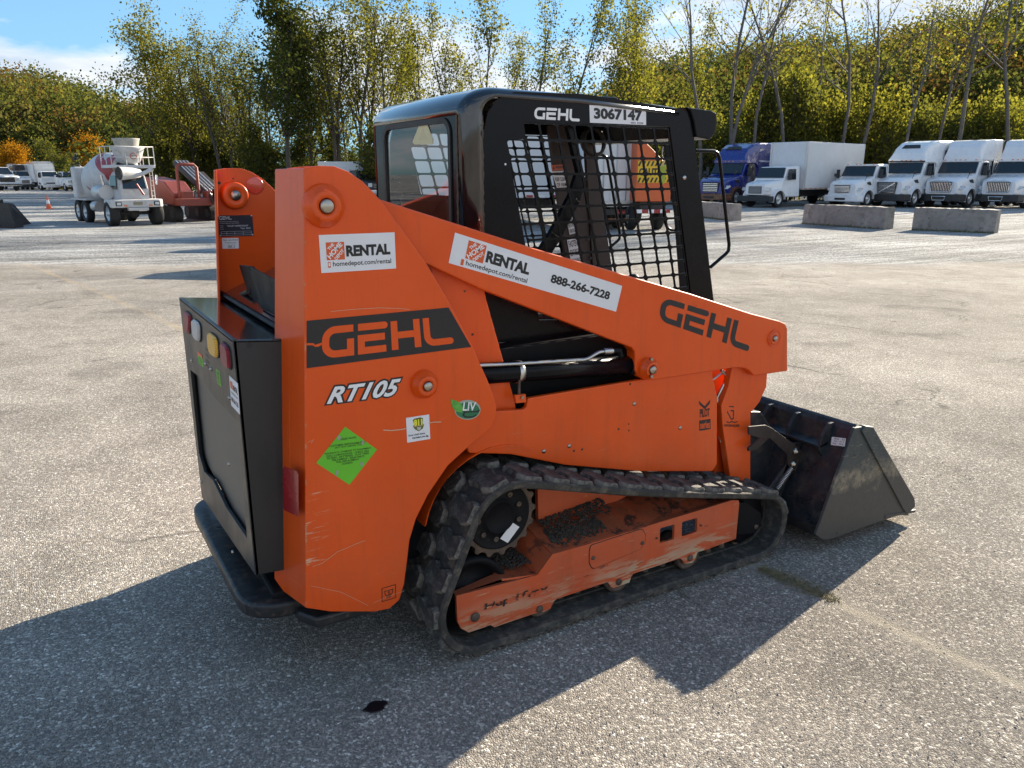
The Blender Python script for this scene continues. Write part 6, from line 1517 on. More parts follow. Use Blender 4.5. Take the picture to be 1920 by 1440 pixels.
# ---------------- concrete mixer (front discharge)
def mixer():
    hd = -(vh * math.cos(R(43)) - rt * math.sin(R(43)))      # nose towards the viewer, swung to the right
    c = far(252, 32.5); v = Veh('mixer_truck', 'white front-discharge concrete mixer with red and white drum', 'concrete mixer', c, hd); A_ = v.add
    P = M['mixwhite']
    A_(MB().loft([sect(.0, 1.02, .88, 1.20, .06, .05), sect(-.10, 1.18, .86, 1.24, .06, .05), sect(-1.0, 1.2, .9, 1.24, .06, .05)]), 'front_fender', P, bevel=.03)
    A_(MB().box(-.2, .06, -.45, .45, .72, .86), 'lower_bumper', P, bevel=.02)
    A_(MB().box(.0, .03, -.20, .20, .98, 1.12), 'badge_plate', simple('tarnished_badge', (.25, .22, .15), .5))
    for sg in (-1, 1):
        h = A_(MB().box(-.05, .03, sg * .86 - .14, sg * .86 + .14, .94, 1.14), 'headlight', M['plast'], bevel=.03); A_(MB().box(.02, .045, sg * .86 - .09, sg * .86 + .09, .98, 1.10), 'lens', M['lampc'], h, bevel=.02)
        A_(MB().box(.0, .03, sg * .56 - .07, sg * .56 + .07, .93, .99), 'turn_signal', M['lampo'])
    cb = A_(MB().loft([sect(-.22, .62, 1.22, 1.75, .08, .05), sect(-.35, .66, 1.20, 2.35, .12, .05, tw=.58), sect(-.8, .72, 1.18, 2.55, .14, .05, tw=.62), sect(-1.7, .74, 1.18, 2.55, .14, .05, tw=.66)]), 'cab', P, bevel=.02)
    A_(MB().prism([(-.20, -.52, 1.72), (-.20, .52, 1.72), (-.33, .48, 2.30), (-.33, -.48, 2.30)], (.02, 0, 0)), 'windshield', M['dglass'], cb)
    for sg in (-1, 1):
        A_(MB().prism([(-.55, sg * .71, 1.70), (-.62, sg * .655, 2.32), (-1.4, sg * .68, 2.32), (-1.4, sg * .73, 1.70)], (0, sg * .012, 0)), 'door_window', M['dglass'], cb)
    # drum
    ax = Vector((1, 0, .20)).normalized(); o = Vector((-5.6, 0, 1.75))
    pr_ = [(0, .0), (0, .62), (.35, .92), (1.3, 1.18), (2.4, 1.22), (3.2, 1.05), (4.1, .74), (4.6, .60), (4.6, .45)]
    dr = A_(MB().lathe(o, ax, pr_, 40), 'drum', P)
    def band(i0, i1, mat, nm):
        A_(MB().lathe(o, ax, [(h_, r_ + .006) for h_, r_ in pr_[i0:i1]], 40), nm, mat, dr)
    A_(MB().lathe(o, ax, [(3.9, .83), (4.1, .75), (4.55, .63), (4.6, .61)], 40), 'red_collar', M['mixred'], dr)
    # spiral red fields: triangles wrapped on the drum
    a = ax.orthogonal().normalized(); b = ax.cross(a)
    def rad(h):
        for (h0, r0), (h1, r1) in zip(pr_, pr_[1:]):
            if h0 <= h <= h1 and h1 > h0: return r0 + (r1 - r0) * (h - h0) / (h1 - h0)
        return .6
    for ph in range(3):
        mb = MB(); rows = []
        for i in range(13):
            h = 2.0 + i * .16; wd = .12 + .75 * (i / 12); t0 = ph * 2.094 + .5 + i * .10
            rows.append([o + ax * h + (a * math.cos(t0 + wd * k / 8) + b * math.sin(t0 + wd * k / 8)) * (rad(h) + .008) for k in range(9)])
        vs_ = [p for r__ in rows for p in r__]; mb.add(vs_, [(i * 9 + k, i * 9 + k + 1, (i + 1) * 9 + k + 1, (i + 1) * 9 + k) for i in range(12) for k in range(8)], True)
        A_(mb, 'red_field', M['mixred'], dr)
    # hopper and platform above the cab
    A_(MB().lathe((-.55, 0, 0), (0, 0, 1), [(2.85, .30), (2.95, .50), (3.55, .72), (3.60, .74), (3.56, .66)], 24), 'charge_hopper', P)
    A_(MB().lathe((-.60, 0, 0), (0, 0, 1), [(3.62, .50), (3.95, .58), (4.0, .60), (3.96, .52), (3.62, .44)], 24), 'hopper_collar', simple('cement_grey', (.36, .35, .32), .8, noise=.2))
    fr = Face((.14, .34, 3.05), (0, -.68, 0), (.10, 0, .36), (1, 0, 0))
    A_(MB().lathe((.165, 0, 3.2), (1, 0, -.25), [(0, .15), (.01, .15), (.01, .125), (0, .125)], 20), 'oval_logo', M['mixred'])
    mk = MB(); vv, ff = txtmesh('OSHKOSH', .03); mk.add([(.19 - (v_[1]) * .25, -v_[0] * -1, 3.2 + v_[1]) for v_ in [(x_ * 1, y_) for x_, y_ in fit(vv, (-.11, -.03, .11, .03))]], ff); mk.build('logo_lettering', M['print'], v.r, origin=(0, 0, 0), fix=False)
    A_(MB().box(-1.6, .1, -.95, .95, 2.66, 2.80), 'platform', P, bevel=.02)
    rl = []
    for z in (3.15, 3.62): rl.append([(.05, -.95, z), (.05, .95, z), (-1.5, .95, z)])
    for z in (3.15, 3.62): rl.append([(.05, -.95, z), (-1.5, -.95, z)])
    for r__ in rl: A_(MB().tube(r__, .022, 6), 'guard_rail', P)
    for (x, y) in ((.05, -.95), (.05, -.3), (.05, .3), (.05, .95), (-.7, .95), (-1.5, .95), (-.7, -.95), (-1.5, -.95)): A_(MB().tube([(x, y, 2.75), (x, y, 3.62)], .022, 6), 'rail_post', P)
    # chute
    A_(MB().lathe((.25, -.75, 2.42), (-.25, 1, .02), [(0, .30), (.6, .27), (1.0, .20), (1.0, .15), (.02, .25)], 18), 'discharge_chute', M['mixwhite'])
    A_(MB().lathe((.22, -.80, 2.42), (-.25, 1, .02), [(.02, .26), (.1, .02), (.1, 0)], 18), 'chute_mouth', M['grime'])
    A_(MB().tube([(.2, -.6, 2.2), (.3, .3, 2.42), (.25, .75, 2.62)], .09, 8), 'chute_arm', P)
    A_(MB().tube([(.25, -.05, 1.95), (.25, .22, 1.45)], .05, 8), 'red_ram', M['mixred'])
    for k in range(6): A_(MB().box(-.9, -.5, .96, 1.0, 1.35 + k * .24, 1.38 + k * .24), 'ladder_rung', P)
    for x in (-.9, -.5): A_(MB().tube([(x, .98, 1.25), (x, .98, 2.7)], .02, 6), 'ladder_rail', P)
    A_(MB().cyl((-1.1, -1.0, 1.55), (-2.4, -1.0, 1.55), .34, n=20), 'water_tank', M['rimw'])
    A_(MB().tube([(-.9, -1.15, 1.9), (-.9, -1.2, 2.35)], .06, 8), 'mirror', M['chrome']); A_(MB().tube([(-.6, 1.15, 1.9), (-.6, 1.2, 2.35)], .06, 8), 'mirror', M['chrome'])
    A_(MB().box(-6.4, -5.75, -1.1, 1.1, 1.15, 2.75), 'engine_cover', P, bevel=.08); A_(MB().box(-6.4, -.6, -.45, .45, .75, 1.12), 'chassis_rail', M['grime'])
    A_(MB().box(-6.4, -3.9, -1.22, 1.22, 1.12, 1.18), 'rear_fender', P)
    A_(MB().cyl((-3.4, -.95, .85), (-2.6, -.95, .85), .25, n=16), 'air_tank', M['rimw'])
    v.wheels([(-.72, 1.2), (-.72, -1.2)], r=.58, w=.42); v.wheels([(-4.5, 1.18), (-4.5, -1.18), (-5.75, 1.18), (-5.75, -1.18)], r=.56, w=.34)
    A_(MB().lathe((-.72, 0, .58), (1, 0, 0), [(-.2, .0), (-.15, .2), (0, .26), (.15, .2), (.2, 0)], 14), 'axle_housing', M['grime']); A_(MB().cyl((-.72, -1.1, .58), (-.72, 1.1, .58), .08, n=10), 'axle', M['grime'])
    v.r.scale = (.87,) * 3
mixer()

# ---------------- red drilling machine beside the mixer
def drill():
    v = Veh('drill_rig', 'faded orange-red directional drill with roll bar and slanted pipe rack, right of the mixer', 'drill rig', far(372, 35.0), -(vh * math.cos(R(46)) - rt * math.sin(R(46)))); A_ = v.add
    Rr = M['machred']
    A_(MB().prism([(-3.6, -1.0, .75), (-.6, -1.0, .75), (-.5, -1.0, 1.2), (-1.4, -1.0, 1.75), (-3.6, -1.0, 1.95)], (0, 1.0, 0)), 'engine_cover', Rr, bevel=.06)
    A_(MB().box(-1.4, 0, -.95, .95, .72, 1.05), 'front_frame', Rr, bevel=.04)
    A_(MB().box(-.6, -.1, -.75, -.25, 1.0, 1.35), 'control_box', Rr, bevel=.03); A_(MB().box(-.6, -.1, .35, .75, 1.0, 1.35), 'control_box', Rr, bevel=.03)
    for y in (-.75, .15):
        pass
    A_(MB().tube([(-.5, -.72, 1.0), (-.5, -.72, 2.35), (-.5, -.60, 2.48), (-.5, .04, 2.48), (-.5, .16, 2.35), (-.5, .16, 1.0)], .07, 8), 'roll_bar', Rr)
    A_(MB().obox((-1.6, .75, 1.75), Vector((1.9, 0, -.85)), (0, .32, 0), (.05, 0, .12)), 'pipe_rack', M['grime'], bevel=.02)
    for k in range(7): A_(MB().cyl((-3.3, .50 + k * .085, 2.66), (.15, .50 + k * .085, 1.12), .032, n=8), 'drill_pipe', M['rust'] if k % 2 else M['rimw'])
    A_(MB().obox((-.9, 1.25, 1.3), Vector((1.6, 0, -.75)), (0, .12, 0), (.06, 0, .14)), 'drill_mast', M['rust'], bevel=.02)
    for k in range(5): A_(MB().tube([(-.8 + k * .12, .95, 1.8), (-.5 + k * .1, 1.1, 1.2), (-.3, 1.15, .6)], .025, 6), 'hose', M['grime'])
    A_(MB().box(.1, .25, .7, 1.5, 0, .12), 'stake_foot', M['rust']); A_(MB().cyl((.18, 1.1, .1), (.1, 1.1, 1.9), .05, n=10), 'stake_ram', M['rust']); A_(MB().cyl((.18, .85, .1), (.1, .85, 1.6), .04, n=10), 'stake_ram', M['grime'])
    for sg in (-1, 1):
        pts = rrect(-3.3, 0, -.5, .70, .33, 5); t_ = A_(MB().prY(pts, sg * .8 - .17, sg * .8 + .17), 'crawler_track', M['tyre']);
        for k in range(10): A_(MB().box(-3.2 + k * .28, -3.08 + k * .28, sg * .8 - .18, sg * .8 + .18, -.0, .03), 'track_pad', M['grime'], t_)
        for k in range(3): A_(MB().cyl((-2.9 + k * 1.0, sg * .8 - .19, .35), (-2.9 + k * 1.0, sg * .8 + .19, .35), .2, n=14), 'track_wheel', M['grime'], t_)
drill()
# dark excavator boom sticking up behind the white pickup
v = Veh('excavator', 'dark blue excavator with raised boom behind the mixer truck', 'excavator', far(128, 106), -(vh * math.cos(R(60)) - rt * math.sin(R(60))))
db = simple('dark_blue_steel', (.02, .028, .05), .5, noise=.2); E_ = v.add
E_(MB().box(-1.8, 1.4, -1.1, 1.1, 1.0, 2.1), 'house', db, bevel=.1); E_(MB().box(.2, 1.4, .1, 1.1, 2.1, 3.0), 'cab', M['dglass'], bevel=.08)
E_(MB().prism([(1.2, -.2, 1.5), (1.6, -.2, 1.6), (2.5, -.2, 4.4), (2.3, -.2, 4.6), (1.9, -.2, 4.5)], (0, .35, 0)), 'boom', db, bevel=.03)
E_(MB().prism([(2.2, -.15, 4.5), (2.6, -.15, 4.4), (3.0, -.15, 2.3), (2.75, -.15, 2.2)], (0, .25, 0)), 'stick', db, bevel=.03)
E_(MB().cyl((1.5, -.02, 2.2), (2.1, -.02, 3.9), .08, n=10), 'boom_ram', M['chrome'])
E_(MB().prism([(2.7, -.4, 2.2), (3.3, -.4, 2.0), (3.2, -.4, 1.4), (2.7, -.4, 1.3), (2.5, -.4, 1.8)], (0, .8, 0)), 'bucket', db, bevel=.03)
for sg in (-1, 1): E_(MB().prY(rrect(-1.8, 0, 1.8, .85, .4, 4), sg * 1.1 - .25, sg * 1.1 + .25), 'crawler_track', M['tyre'])
# two made-up buckets, hidden by the orange towers, added to throw the low shadows
def shadow_bucket(px_, D, w, h, dp, label):
    v = Veh('bucket_attachment', label, 'loader bucket', far(px_, D), rt)
    v.add(MB().prism([(-w / 2, -dp / 2, 0), (-w / 2, -dp / 2, h), (-w / 2, dp * .1, h), (-w / 2, dp / 2, .1), (-w / 2, dp / 2, 0)], (w, 0, 0)), 'bucket_shell', M['bucketdark'], bevel=.02)
    v.add(MB().box(-w / 2, w / 2, dp / 2, dp / 2 + .12, 0, .05), 'cutting_edge', M['rust']); v.add(MB().box(-w / 2, w / 2, -dp / 2 - .06, -dp / 2, h - .15, h), 'top_bar', M['rust'])
shadow_bucket(655, 15.8, 2.0, 1.25, 1.4, 'steel bucket parked behind the orange towers, nearer of two')
shadow_bucket(640, 21.5, 2.6, 1.35, 1.5, 'steel bucket parked behind the orange towers, farther of two')
# ------------------------------------------------------------------ VEGETATION
def mesh_np(name, verts, faces, mat, hue=None, smooth=False):
    me = bpy.data.meshes.new(name); nv = len(verts); nf = len(faces); k = faces.shape[1]
    me.vertices.add(nv); me.vertices.foreach_set('co', np.asarray(verts, np.float32).ravel())
    me.loops.add(nf * k); me.loops.foreach_set('vertex_index', np.asarray(faces, np.int32).ravel())
    me.polygons.add(nf); me.polygons.foreach_set('loop_start', np.arange(0, nf * k, k, dtype=np.int32)); me.polygons.foreach_set('loop_total', np.full(nf, k, np.int32))
    me.update(calc_edges=True)
    if hue is not None:
        at = me.attributes.new('hue', 'FLOAT', 'FACE'); at.data.foreach_set('value', np.asarray(hue, np.float32))
    me.materials.append(mat); me.validate(); return me
def leaves(P, size, hue, mat, name, up=.3):
    """P (n,3) leaf centres -> small kite shaped quads with random facing"""
    n = len(P); a = rng.normal(size=(n, 3)); a /= np.linalg.norm(a, axis=1)[:, None]
    b = rng.normal(size=(n, 3)); b -= (a * b).sum(1)[:, None] * a; b /= np.linalg.norm(b, axis=1)[:, None]
    s = (size * rng.uniform(.6, 1.35, n))[:, None]
    v = np.stack([P - a * s * .5, P + b * s * .36 , P + a * s * .5, P - b * s * .36], 1).reshape(-1, 3)
    f = np.arange(n * 4).reshape(n, 4)
    return mesh_np(name, v, f, mat, hue)
class Branches:
    def __init__(s): s.v = []; s.f = []; s.tips = []
    def seg(s, p0, p1, r0, r1, n=5):
        d = (p1 - p0); d = d / (np.linalg.norm(d) + 1e-9); a = np.cross(d, [.3, .2, 1.0]); a /= np.linalg.norm(a) + 1e-9; b = np.cross(d, a); o = len(s.v)
        for p, r in ((p0, r0), (p1, r1)):
            for k in range(n): t = 6.2832 * k / n; s.v.append(p + (a * math.cos(t) + b * math.sin(t)) * r)
        for k in range(n): s.f.append((o + k, o + (k + 1) % n, o + n + (k + 1) % n, o + n + k))
    def grow(s, p, d, L_, r, lev, maxlev, spread, up, kids=3, wob=.18, leaf_from=1):
        n = 5 if lev == 0 else 3; step = L_ / n; pos = p.copy(); pts = [pos.copy()]
        for i in range(n):
            d = d + rng.normal(size=3) * wob * (.5 if lev == 0 else 1) + np.array([0, 0, up * .15]); d /= np.linalg.norm(d)
            q = pos + d * step; ra = r * (1 - .75 * i / n); rb = r * (1 - .75 * (i + 1) / n); s.seg(pos, q, max(ra, .008), max(rb, .006), 6 if lev == 0 else (4 if lev == 1 else 3)); pos = q; pts.append(pos.copy())
            if lev >= leaf_from:
                for _ in range(2): s.tips.append(pos + rng.normal(size=3) * .12)
            if lev < maxlev and (lev > 0 or i >= s.first):
                for _ in range(kids if lev else s.trunkkids):
                    az = rng.uniform(0, 6.2832); sp = spread * rng.uniform(.7, 1.25); pr = np.array([math.cos(az), math.sin(az), 0]); pr -= d * pr.dot(d); pr /= np.linalg.norm(pr) + 1e-9
                    nd_ = d * math.cos(sp) + pr * math.sin(sp); t = (i + 1) / n
                    s.grow(pos - d * step * rng.uniform(0, .8), nd_, L_ * rng.uniform(.32, .52) * (1.12 - .45 * t if lev == 0 else .9), max(rb, r * .3) * .6, lev + 1, maxlev, spread, up, kids, wob * 1.15, leaf_from)
def make_tree_mesh(H, r, maxlev=2, spread=.6, up=.5, first=1, trunkkids=3, kids=2, leafn=5000, lsize=.16, lmat=None, clump=.35, lean=0., huebase=.5, wob=.14, upper=0., bark=None, nstem=1):
    B = Branches(); B.first = first; B.trunkkids = trunkkids
    for k in range(nstem):
        a = rng.uniform(0, 6.28); off = np.array([math.cos(a), math.sin(a), 0]) * (.0 if nstem == 1 else .35)
        B.grow(np.array([0., 0, -.2]) + off, np.array([lean + off[0] * .25, off[1] * .25, 1.]), H * rng.uniform(.85, 1), r, 0, maxlev, spread, up, kids, wob)
    tips = np.array(B.tips)
    if upper: tips = tips[tips[:, 2] > H * upper]
    hue = rng.uniform(0, .35, len(tips)) + huebase
    idx = rng.integers(0, len(tips), leafn); P = tips[idx] + rng.normal(size=(leafn, 3)) * clump
    P[:, 2] = np.maximum(P[:, 2], .1)
    h = np.clip(hue[idx] + rng.uniform(-.12, .12, leafn), 0, 1)
    tm = mesh_np('trunk', np.array(B.v), np.array(B.f), bark or M['bark']); cm = leaves(P, lsize, h, lmat, 'crown')
    return tm, cm
M['bark'] = simple('grey_brown_bark', (.075, .064, .052), .9, noise=.3, nscale=3, bump=.6, bscale=20)
M['barkp'] = simple('pale_grey_bark', (.115, .103, .090), .9, noise=.3, nscale=3, bump=.5, bscale=20)
LG = leafmat('leaves_autumn_green', [(0, (.034, .042, .015)), (.35, (.080, .090, .026)), (.65, (.15, .148, .036)), (.88, (.20, .17, .04)), (1, (.28, .20, .05))], .5)
LD = leafmat('leaves_dark', [(0, (.028, .040, .014)), (.5, (.060, .074, .024)), (1, (.14, .13, .035))], .45)
LY = leafmat('leaves_yellow_green', [(0, (.040, .048, .016)), (.35, (.105, .110, .026)), (.7, (.21, .195, .040)), (1, (.34, .27, .06))], .6)
LO_ = leafmat('leaves_orange', [(0, (.10, .055, .012)), (.4, (.26, .12, .014)), (.75, (.36, .18, .02)), (1, (.30, .22, .03))], .5)
def tree(kind, meshes, px_, D, s=1.0, label='', cat='tree', group=None, rz=None, sz=None):
    p = far(px_, D); r_ = thing(kind, label, cat, p, rng.uniform(0, 6.28) if rz is None else rz, group); r_.scale = (s, s, s if sz is None else sz)
    for nm, me in (('trunk', meshes[0]), ('crown', meshes[1])):
        if me is None: continue
        o = bpy.data.objects.new(nm, me); col.objects.link(o); o.parent = r_
    return r_
# kinds
wispy = [make_tree_mesh(14.2, .19, 2, .55, .5, 1, 3, 3, 4600, .20, LG, .34, lean=-.12, huebase=.42, nstem=2) for _ in range(3)]
broad = [make_tree_mesh(13.5, .22, 2, .78, .35, 1, 4, 3, 9500, .20, LG, .42, lean=-.16, huebase=.45)]
dense = [make_tree_mesh(12, .22, 2, .65, .4, 1, 4, 3, 8000, .23, LD, .36, huebase=.32) for _ in range(2)]
poplar = [make_tree_mesh(15, .15, 2, .42, .8, 1, 2, 3, 2500, .20, LY, .30, huebase=.22, lean=rng.uniform(-.08, .08)) for _ in range(4)]
thin = [make_tree_mesh(17, .15, 2, .50, .6, 2, 3, 3, 480, .19, LY, .30, huebase=.3, bark=M['barkp'], lean=rng.uniform(-.08, .08), wob=.2) for _ in range(3)]
bushy = [make_tree_mesh(5.6, .07, 2, .65, .3, 0, 4, 3, 3400, .23, LY, .26, huebase=.25, nstem=3) for _ in range(4)]
bushg = [make_tree_mesh(5.0, .08, 2, .7, .3, 0, 4, 3, 3600, .22, LG, .28, huebase=.25, nstem=3) for _ in range(3)]
bushd = [make_tree_mesh(5.2, .08, 2, .7, .3, 0, 4, 3, 5600, .21, LD, .50, huebase=.2, nstem=3) for _ in range(2)]
orng = [make_tree_mesh(7, .14, 2, .7, .3, 1, 4, 3, 9000, .24, LO_, .65, huebase=.35)]
GT = 'tall trees behind the left half of the yard'
for px_, D, s, k, m_, lab in (
    (288, 78, 1.08, 'broad_tree', broad[0], 'tall broad leafy tree leaning left above the mixer truck, leftmost tall tree'),
    (330, 84, .92, 'wispy_tree', wispy[1], 'sparse yellow-green tree just right of the mixer platform'),
    (372, 80, .95, 'wispy_tree', wispy[2], 'sparse leaning tree above the red drill rig'),
    (424, 76, .98, 'wispy_tree', wispy[0], 'dark-stemmed tree rising above the far orange tower'),
    (470, 80, .92, 'wispy_tree', wispy[1], 'thin-leaved tree between the two orange towers'),
    (540, 70, 1.25, 'dense_tree', dense[0], 'tallest dark leafy tree, its crown cut by the picture top, above the near tower'),
    (588, 76, 1.1, 'dense_tree', dense[1], 'dark leafy tree just right of the tallest one'),
    (400, 88, .80, 'dense_tree', dense[1], 'dark rounded tree low behind the far orange tower'),
    (352, 92, .85, 'wispy_tree', wispy[1], 'farther sparse tree between the two trees above the mixer'),
    (455, 90, .95, 'wispy_tree', wispy[0], 'farther leaning tree above the gap between the orange towers'),
    (505, 88, .95, 'wispy_tree', wispy[2], 'farther yellow-green tree left of the tallest dark tree'),
    (615, 86, 1.0, 'wispy_tree', wispy[1], 'farther yellow-green tree above the white trailer nose'),
    (640, 72, 1.15, 'wispy_tree', wispy[2], 'fine-branched tree left of the cab, above the white trailer'),
    (688, 74, 1.2, 'wispy_tree', wispy[0], 'fine-branched tree just left of the cab roof')):
    tree(k, m_, px_, D, s, lab, group=GT)
for i, (px_, D, s, lab) in enumerate((
    (735, 70, 1.05, 'leafy poplar over the rear corner of the cab'), (790, 74, 1.1, 'poplar over the white letters on the cab rear'), (842, 70, 1.0, 'poplar left of the middle of the cab roof'),
    (893, 72, 1.1, 'poplar over the rear end of the side guard'), (985, 70, 1.0, 'forked poplar above the unit number on the cab'), (1048, 72, 1.15, 'poplar with a dense yellow crown above the unit number sticker'),
    (1130, 70, .95, 'leaning poplar above the front of the cab roof'), (1165, 72, 1.05, 'slender poplar right of the leaning one'), (1192, 72, 1.05, 'slender poplar above the cab visor'), (1232, 76, 1.0, 'slender poplar above the gap left of the visor'),
    (1280, 76, .95, 'slender poplar beside the visor'), (930, 80, .95, 'farther poplar left of the forked one'),
    (655, 84, .95, 'farther yellow-green poplar between the two fine-branched trees'), (712, 82, 1.0, 'farther poplar over the left edge of the cab'), (762, 86, 1.0, 'farther poplar over the rear window'), (815, 84, 1.05, 'farther poplar over the cab roof corner'), (868, 84, .8, 'farther poplar over the middle of the roof'))):
    tree('poplar_tree', poplar[i % 4], px_, D, s, lab, group='poplars behind the cab')
for i, (px_, D, s, lab) in enumerate((
    (1316, 55, 1.0, 'thin pale trunk right of the visor'), (1352, 54, 1.0, 'straight thin trunk above the blue tractor, left one'), (1367, 55, 1.1, 'straight thin trunk above the blue tractor, right one'), (1410, 55, 1.0, 'bare trunk above the box truck cab'),
    (1478, 56, 1.05, 'forked bare tree above the long cargo box'), (1570, 56, 1.0, 'thin tree above the rear of the cargo box'), (1605, 56, 1.0, 'ivy-clad leaning tree right of the cargo box'), (1690, 55, .95, 'pale leaning trunk above the sleeper tractor'),
    (1795, 55, 1.15, 'thick forked pale tree above the day-cab tractor'), (1890, 55, 1.15, 'forked pale tree above the tractor at the right edge'), (1740, 58, .95, 'thin bare tree between the sleeper and the day-cab tractors'), (1520, 68, .95, 'faint thin tree behind the cargo box middle'))):
    tree('bare_tree', thin[i % 3], px_, D, s, lab, group='thin bare trees behind the parked tractors', rz=i * 1.3)
# undergrowth
MARKS = ((-999, 'at the left edge of the tree line'), (235, 'behind the mixer truck'), (300, 'behind the red drill rig'), (375, 'left of the far orange tower'), (440, 'between the orange towers'), (520, 'above the near orange tower'), (610, 'above the white trailer'),
         (700, 'behind the cab rear window'), (780, 'above the cab rear corner'), (880, 'above the rear end of the side guard'), (960, 'above the white maker letters'), (1060, 'above the unit number sticker'), (1150, 'above the front of the cab roof'),
         (1240, 'above the cab visor'), (1300, 'behind the loader grab handle'), (1345, 'above the blue tractor'), (1400, 'above the box truck cab'), (1460, 'above the front of the long cargo box'), (1530, 'above the tail of the long cargo box'), (1590, 'above the small day-cab truck'),
         (1650, 'above the sleeper tractor hood'), (1710, 'above the sleeper tractor roof'), (1770, 'above the day-cab tractor'), (1830, 'between the last two tractors'), (1880, 'above the tractor at the right edge'), (1940, 'at the right edge of the picture'))
used_lab = {}
def bushlabel(look, px_, kind):
    w = [t for x, t in MARKS if px_ >= x][-1]; l = look + ' ' + kind + ' ' + w
    k = used_lab.get(l, 0); used_lab[l] = k + 1
    return l if k == 0 else ['lower ', 'farther ', 'narrow ', 'ragged ', 'small '][(k - 1) % 5] + l
def veg(kind, ms, px_, D, s, look, word, cat, grp, szr):
    tree(kind, ms, px_, D, s, bushlabel(look, px_, word), cat, grp, sz=s * szr)
for i in range(30):
    px_ = 1190 + i * 26 + rng.uniform(-8, 8); D = rng.uniform(57, 66); k = int(rng.integers(0, 9)); ms = (bushy + bushy[:2] + bushg)[k]
    veg('thicket_bush', ms, px_, D, rng.uniform(.75, 1.25), 'yellow-green leafy' if k < 6 else 'olive', 'thicket bush', 'bush', 'thicket bushes behind the right-hand trucks', rng.uniform(.85, 1.5))
for i in range(6):
    px_ = 1330 + i * 105 + rng.uniform(-10, 10); veg('thicket_tree', (bushy + bushg)[(i * 3) % 7], px_, rng.uniform(70, 80), rng.uniform(1.0, 1.3), 'tall thin-leaved', 'thicket tree', 'tree', 'taller thicket trees at the right', rng.uniform(.9, 1.2))
for i in range(22):
    px_ = 700 + i * 25 + rng.uniform(-8, 8); k = i % 7; veg('thicket_bush', (bushg + bushy)[k], px_, rng.uniform(62, 78), rng.uniform(.6, 1.0), 'olive' if k < 3 else 'yellow-green', 'bush', 'bush', 'bushes behind the cab', rng.uniform(.8, 1.2))
for i in range(24):
    px_ = 235 + i * 20 + rng.uniform(-8, 8); k = i % 5; veg('undergrowth_bush', (bushd + bushg)[k], px_, rng.uniform(72, 92), rng.uniform(.55, 1.1), 'dark shaded' if k < 2 else 'olive', 'undergrowth bush', 'bush', 'undergrowth bushes at the left', rng.uniform(.8, 1.3))
for i, (px_, D, s, ms, lab) in enumerate(((22, 100, .66, orng[0], 'orange autumn tree above the white utility truck'), (-30, 104, .75, orng[0], 'orange autumn tree cut by the left edge'), (120, 102, .80, bushg[0], 'green bush right of the orange autumn tree'), (160, 112, .85, orng[0], 'orange-green tree behind the mixer drum'),
    (85, 118, 1.2, bushg[1], 'broad green tree behind the orange autumn tree'), (205, 104, .85, bushg[2], 'green bush behind the mixer hopper'), (60, 130, 1.6, bushg[0], 'tall green tree on the hill foot at the left'), (10, 135, 1.7, bushd[0], 'tall dark tree on the hill foot at the far left'),
    (150, 140, 1.4, bushd[1], 'dark tree on the hill foot above the mixer'), (235, 125, 1.2, bushg[1], 'green tree on the hill foot right of the mixer'))):
    tree('hill_foot_tree', ms, px_, D, s, lab)

# hills
def hill(name, prof, D0, D1, label):
    """prof: [(px, py of the ridge)]; ridge stands at D1, foot at D0"""
    xs_ = [p[0] for p in prof]; vs_ = []; n = len(prof); rows = 9
    for j in range(rows):
        t = j / (rows - 1)
        for (px_, py_) in prof:
            D = D0 + (D1 - D0) * t; hz_ = EYE + (HY - py_) / (F / math.cos(PIT)) * D1 - (10 if D1 < 200 else 8); p = far(px_, D, 0); vs_.append((p.x, p.y, -1 + (hz_ + 1) * (t ** .8)))
    for (px_, py_) in prof: p = far(px_, D1 + 120, 0); vs_.append((p.x, p.y, -1))
    fs = [(j * n + i, j * n + i + 1, (j + 1) * n + i + 1, (j + 1) * n + i) for j in range(rows) for i in range(n - 1)]
    o = MB().add(vs_, fs, True).build(name, M['hillsoil'], None, fix=False); o['kind'] = 'structure'
    return vs_[: rows * n], n, rows
M['hillsoil'] = simple('hill_leaf_litter', (.045, .038, .018), .95, noise=.4, nscale=.3)
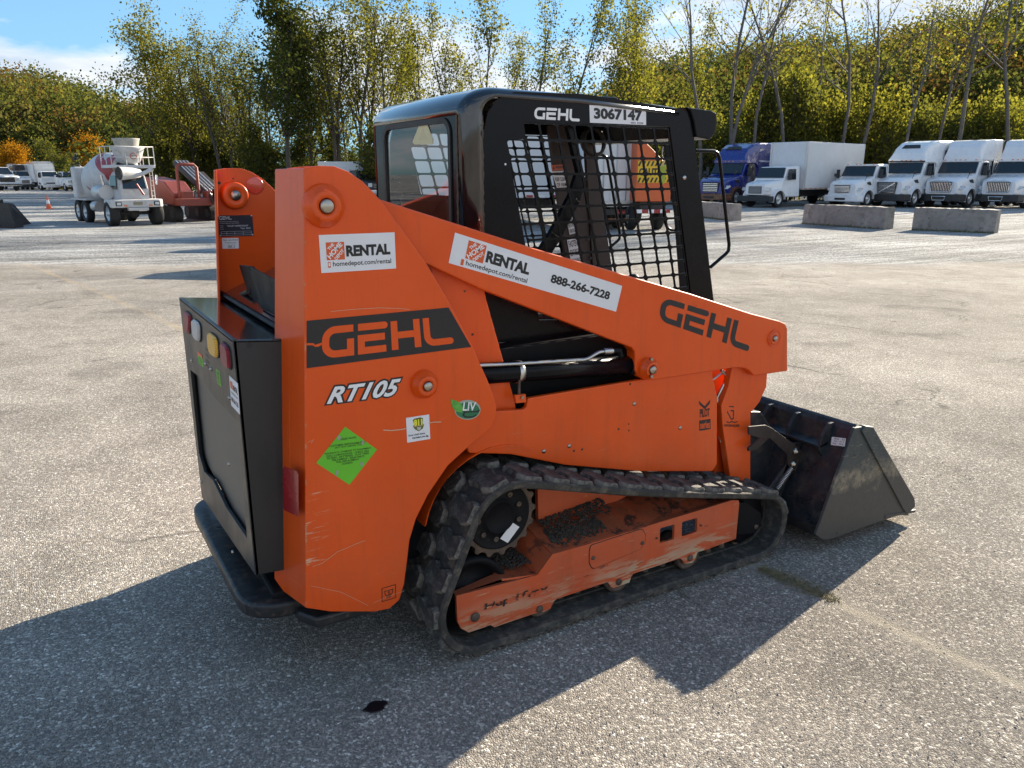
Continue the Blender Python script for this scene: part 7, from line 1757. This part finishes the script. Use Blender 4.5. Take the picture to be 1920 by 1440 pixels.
def forest(name, vs_, n, rows, count, R0, leafn, lsize, mats, seed):
    r_ = np.random.default_rng(seed); g = np.array(vs_).reshape(rows, n, 3); allP = {0: [], 1: []}; allH = {0: [], 1: []}
    for _ in range(count):
        u = r_.uniform(0, rows - 1.001); w = r_.uniform(0, n - 1.001); i, j = int(u), int(w); fu, fw_ = u - i, w - j
        p = g[i, j] * (1 - fu) * (1 - fw_) + g[i + 1, j] * fu * (1 - fw_) + g[i, j + 1] * (1 - fu) * fw_ + g[i + 1, j + 1] * fu * fw_
        R_ = R0 * r_.uniform(.7, 1.3); k = leafn; q = r_.normal(size=(k, 3)); q /= np.linalg.norm(q, axis=1)[:, None]; q *= r_.uniform(.82, 1.04, (k, 1)) * R_ * (1 + .16 * np.sin(q[:, :1] * 6 + q[:, 1:2] * 5 + r_.uniform(0, 6)) + .10 * np.sin(q[:, 2:] * 11 + q[:, :1] * 9)); q[:, 2] = np.abs(q[:, 2]) * 1.25
        m_ = 1 if r_.random() < .13 else 0
        h = np.clip(r_.uniform(.0, 1.) + r_.uniform(-.12, .12, k), 0, 1); allP[m_].append(p + q + [0, 0, R_ * .5]); allH[m_].append(h)
    for m_ in (0, 1):
        P = np.concatenate(allP[m_]); h = np.concatenate(allH[m_]); me = leaves(P, lsize, h, mats[m_], name); o = bpy.data.objects.new(name, me); col.objects.link(o); o['kind'] = 'stuff'
LH = leafmat('hill_leaves', [(0, (.034, .046, .018)), (.4, (.072, .086, .028)), (.75, (.12, .118, .038)), (1, (.16, .125, .042))], .45)
LHO = leafmat('hill_leaves_russet', [(0, (.06, .042, .022)), (.5, (.11, .065, .028)), (1, (.16, .095, .035))], .35)
a = hill('left_hill', [(-260, 150), (-100, 150), (0, 166), (60, 170), (110, 176), (160, 190), (240, 222), (320, 255), (420, 290)], 130, 230, '')
forest('left_hill_forest', *a, 240, 6.2, 700, .62, (LH, LHO), 3)
a = hill('right_hill', [(960, 300), (1060, 262), (1150, 205), (1200, 150), (1260, 128), (1330, 112), (1400, 104), (1480, 92), (1560, 84), (1640, 78), (1700, 55), (1780, 46), (1860, 30), (1960, 12), (2100, 0), (2300, -10)], 95, 185, '')
forest('right_hill_forest', *a, 430, 5.6, 700, .52, (LH, LHO), 4)
a = hill('tree_line_bank', [(180, 318), (400, 316), (700, 318), (1000, 310)], 95, 120, '')
forest('distant_woods', *a, 90, 4.0, 300, .5, (LH, LD), 5)
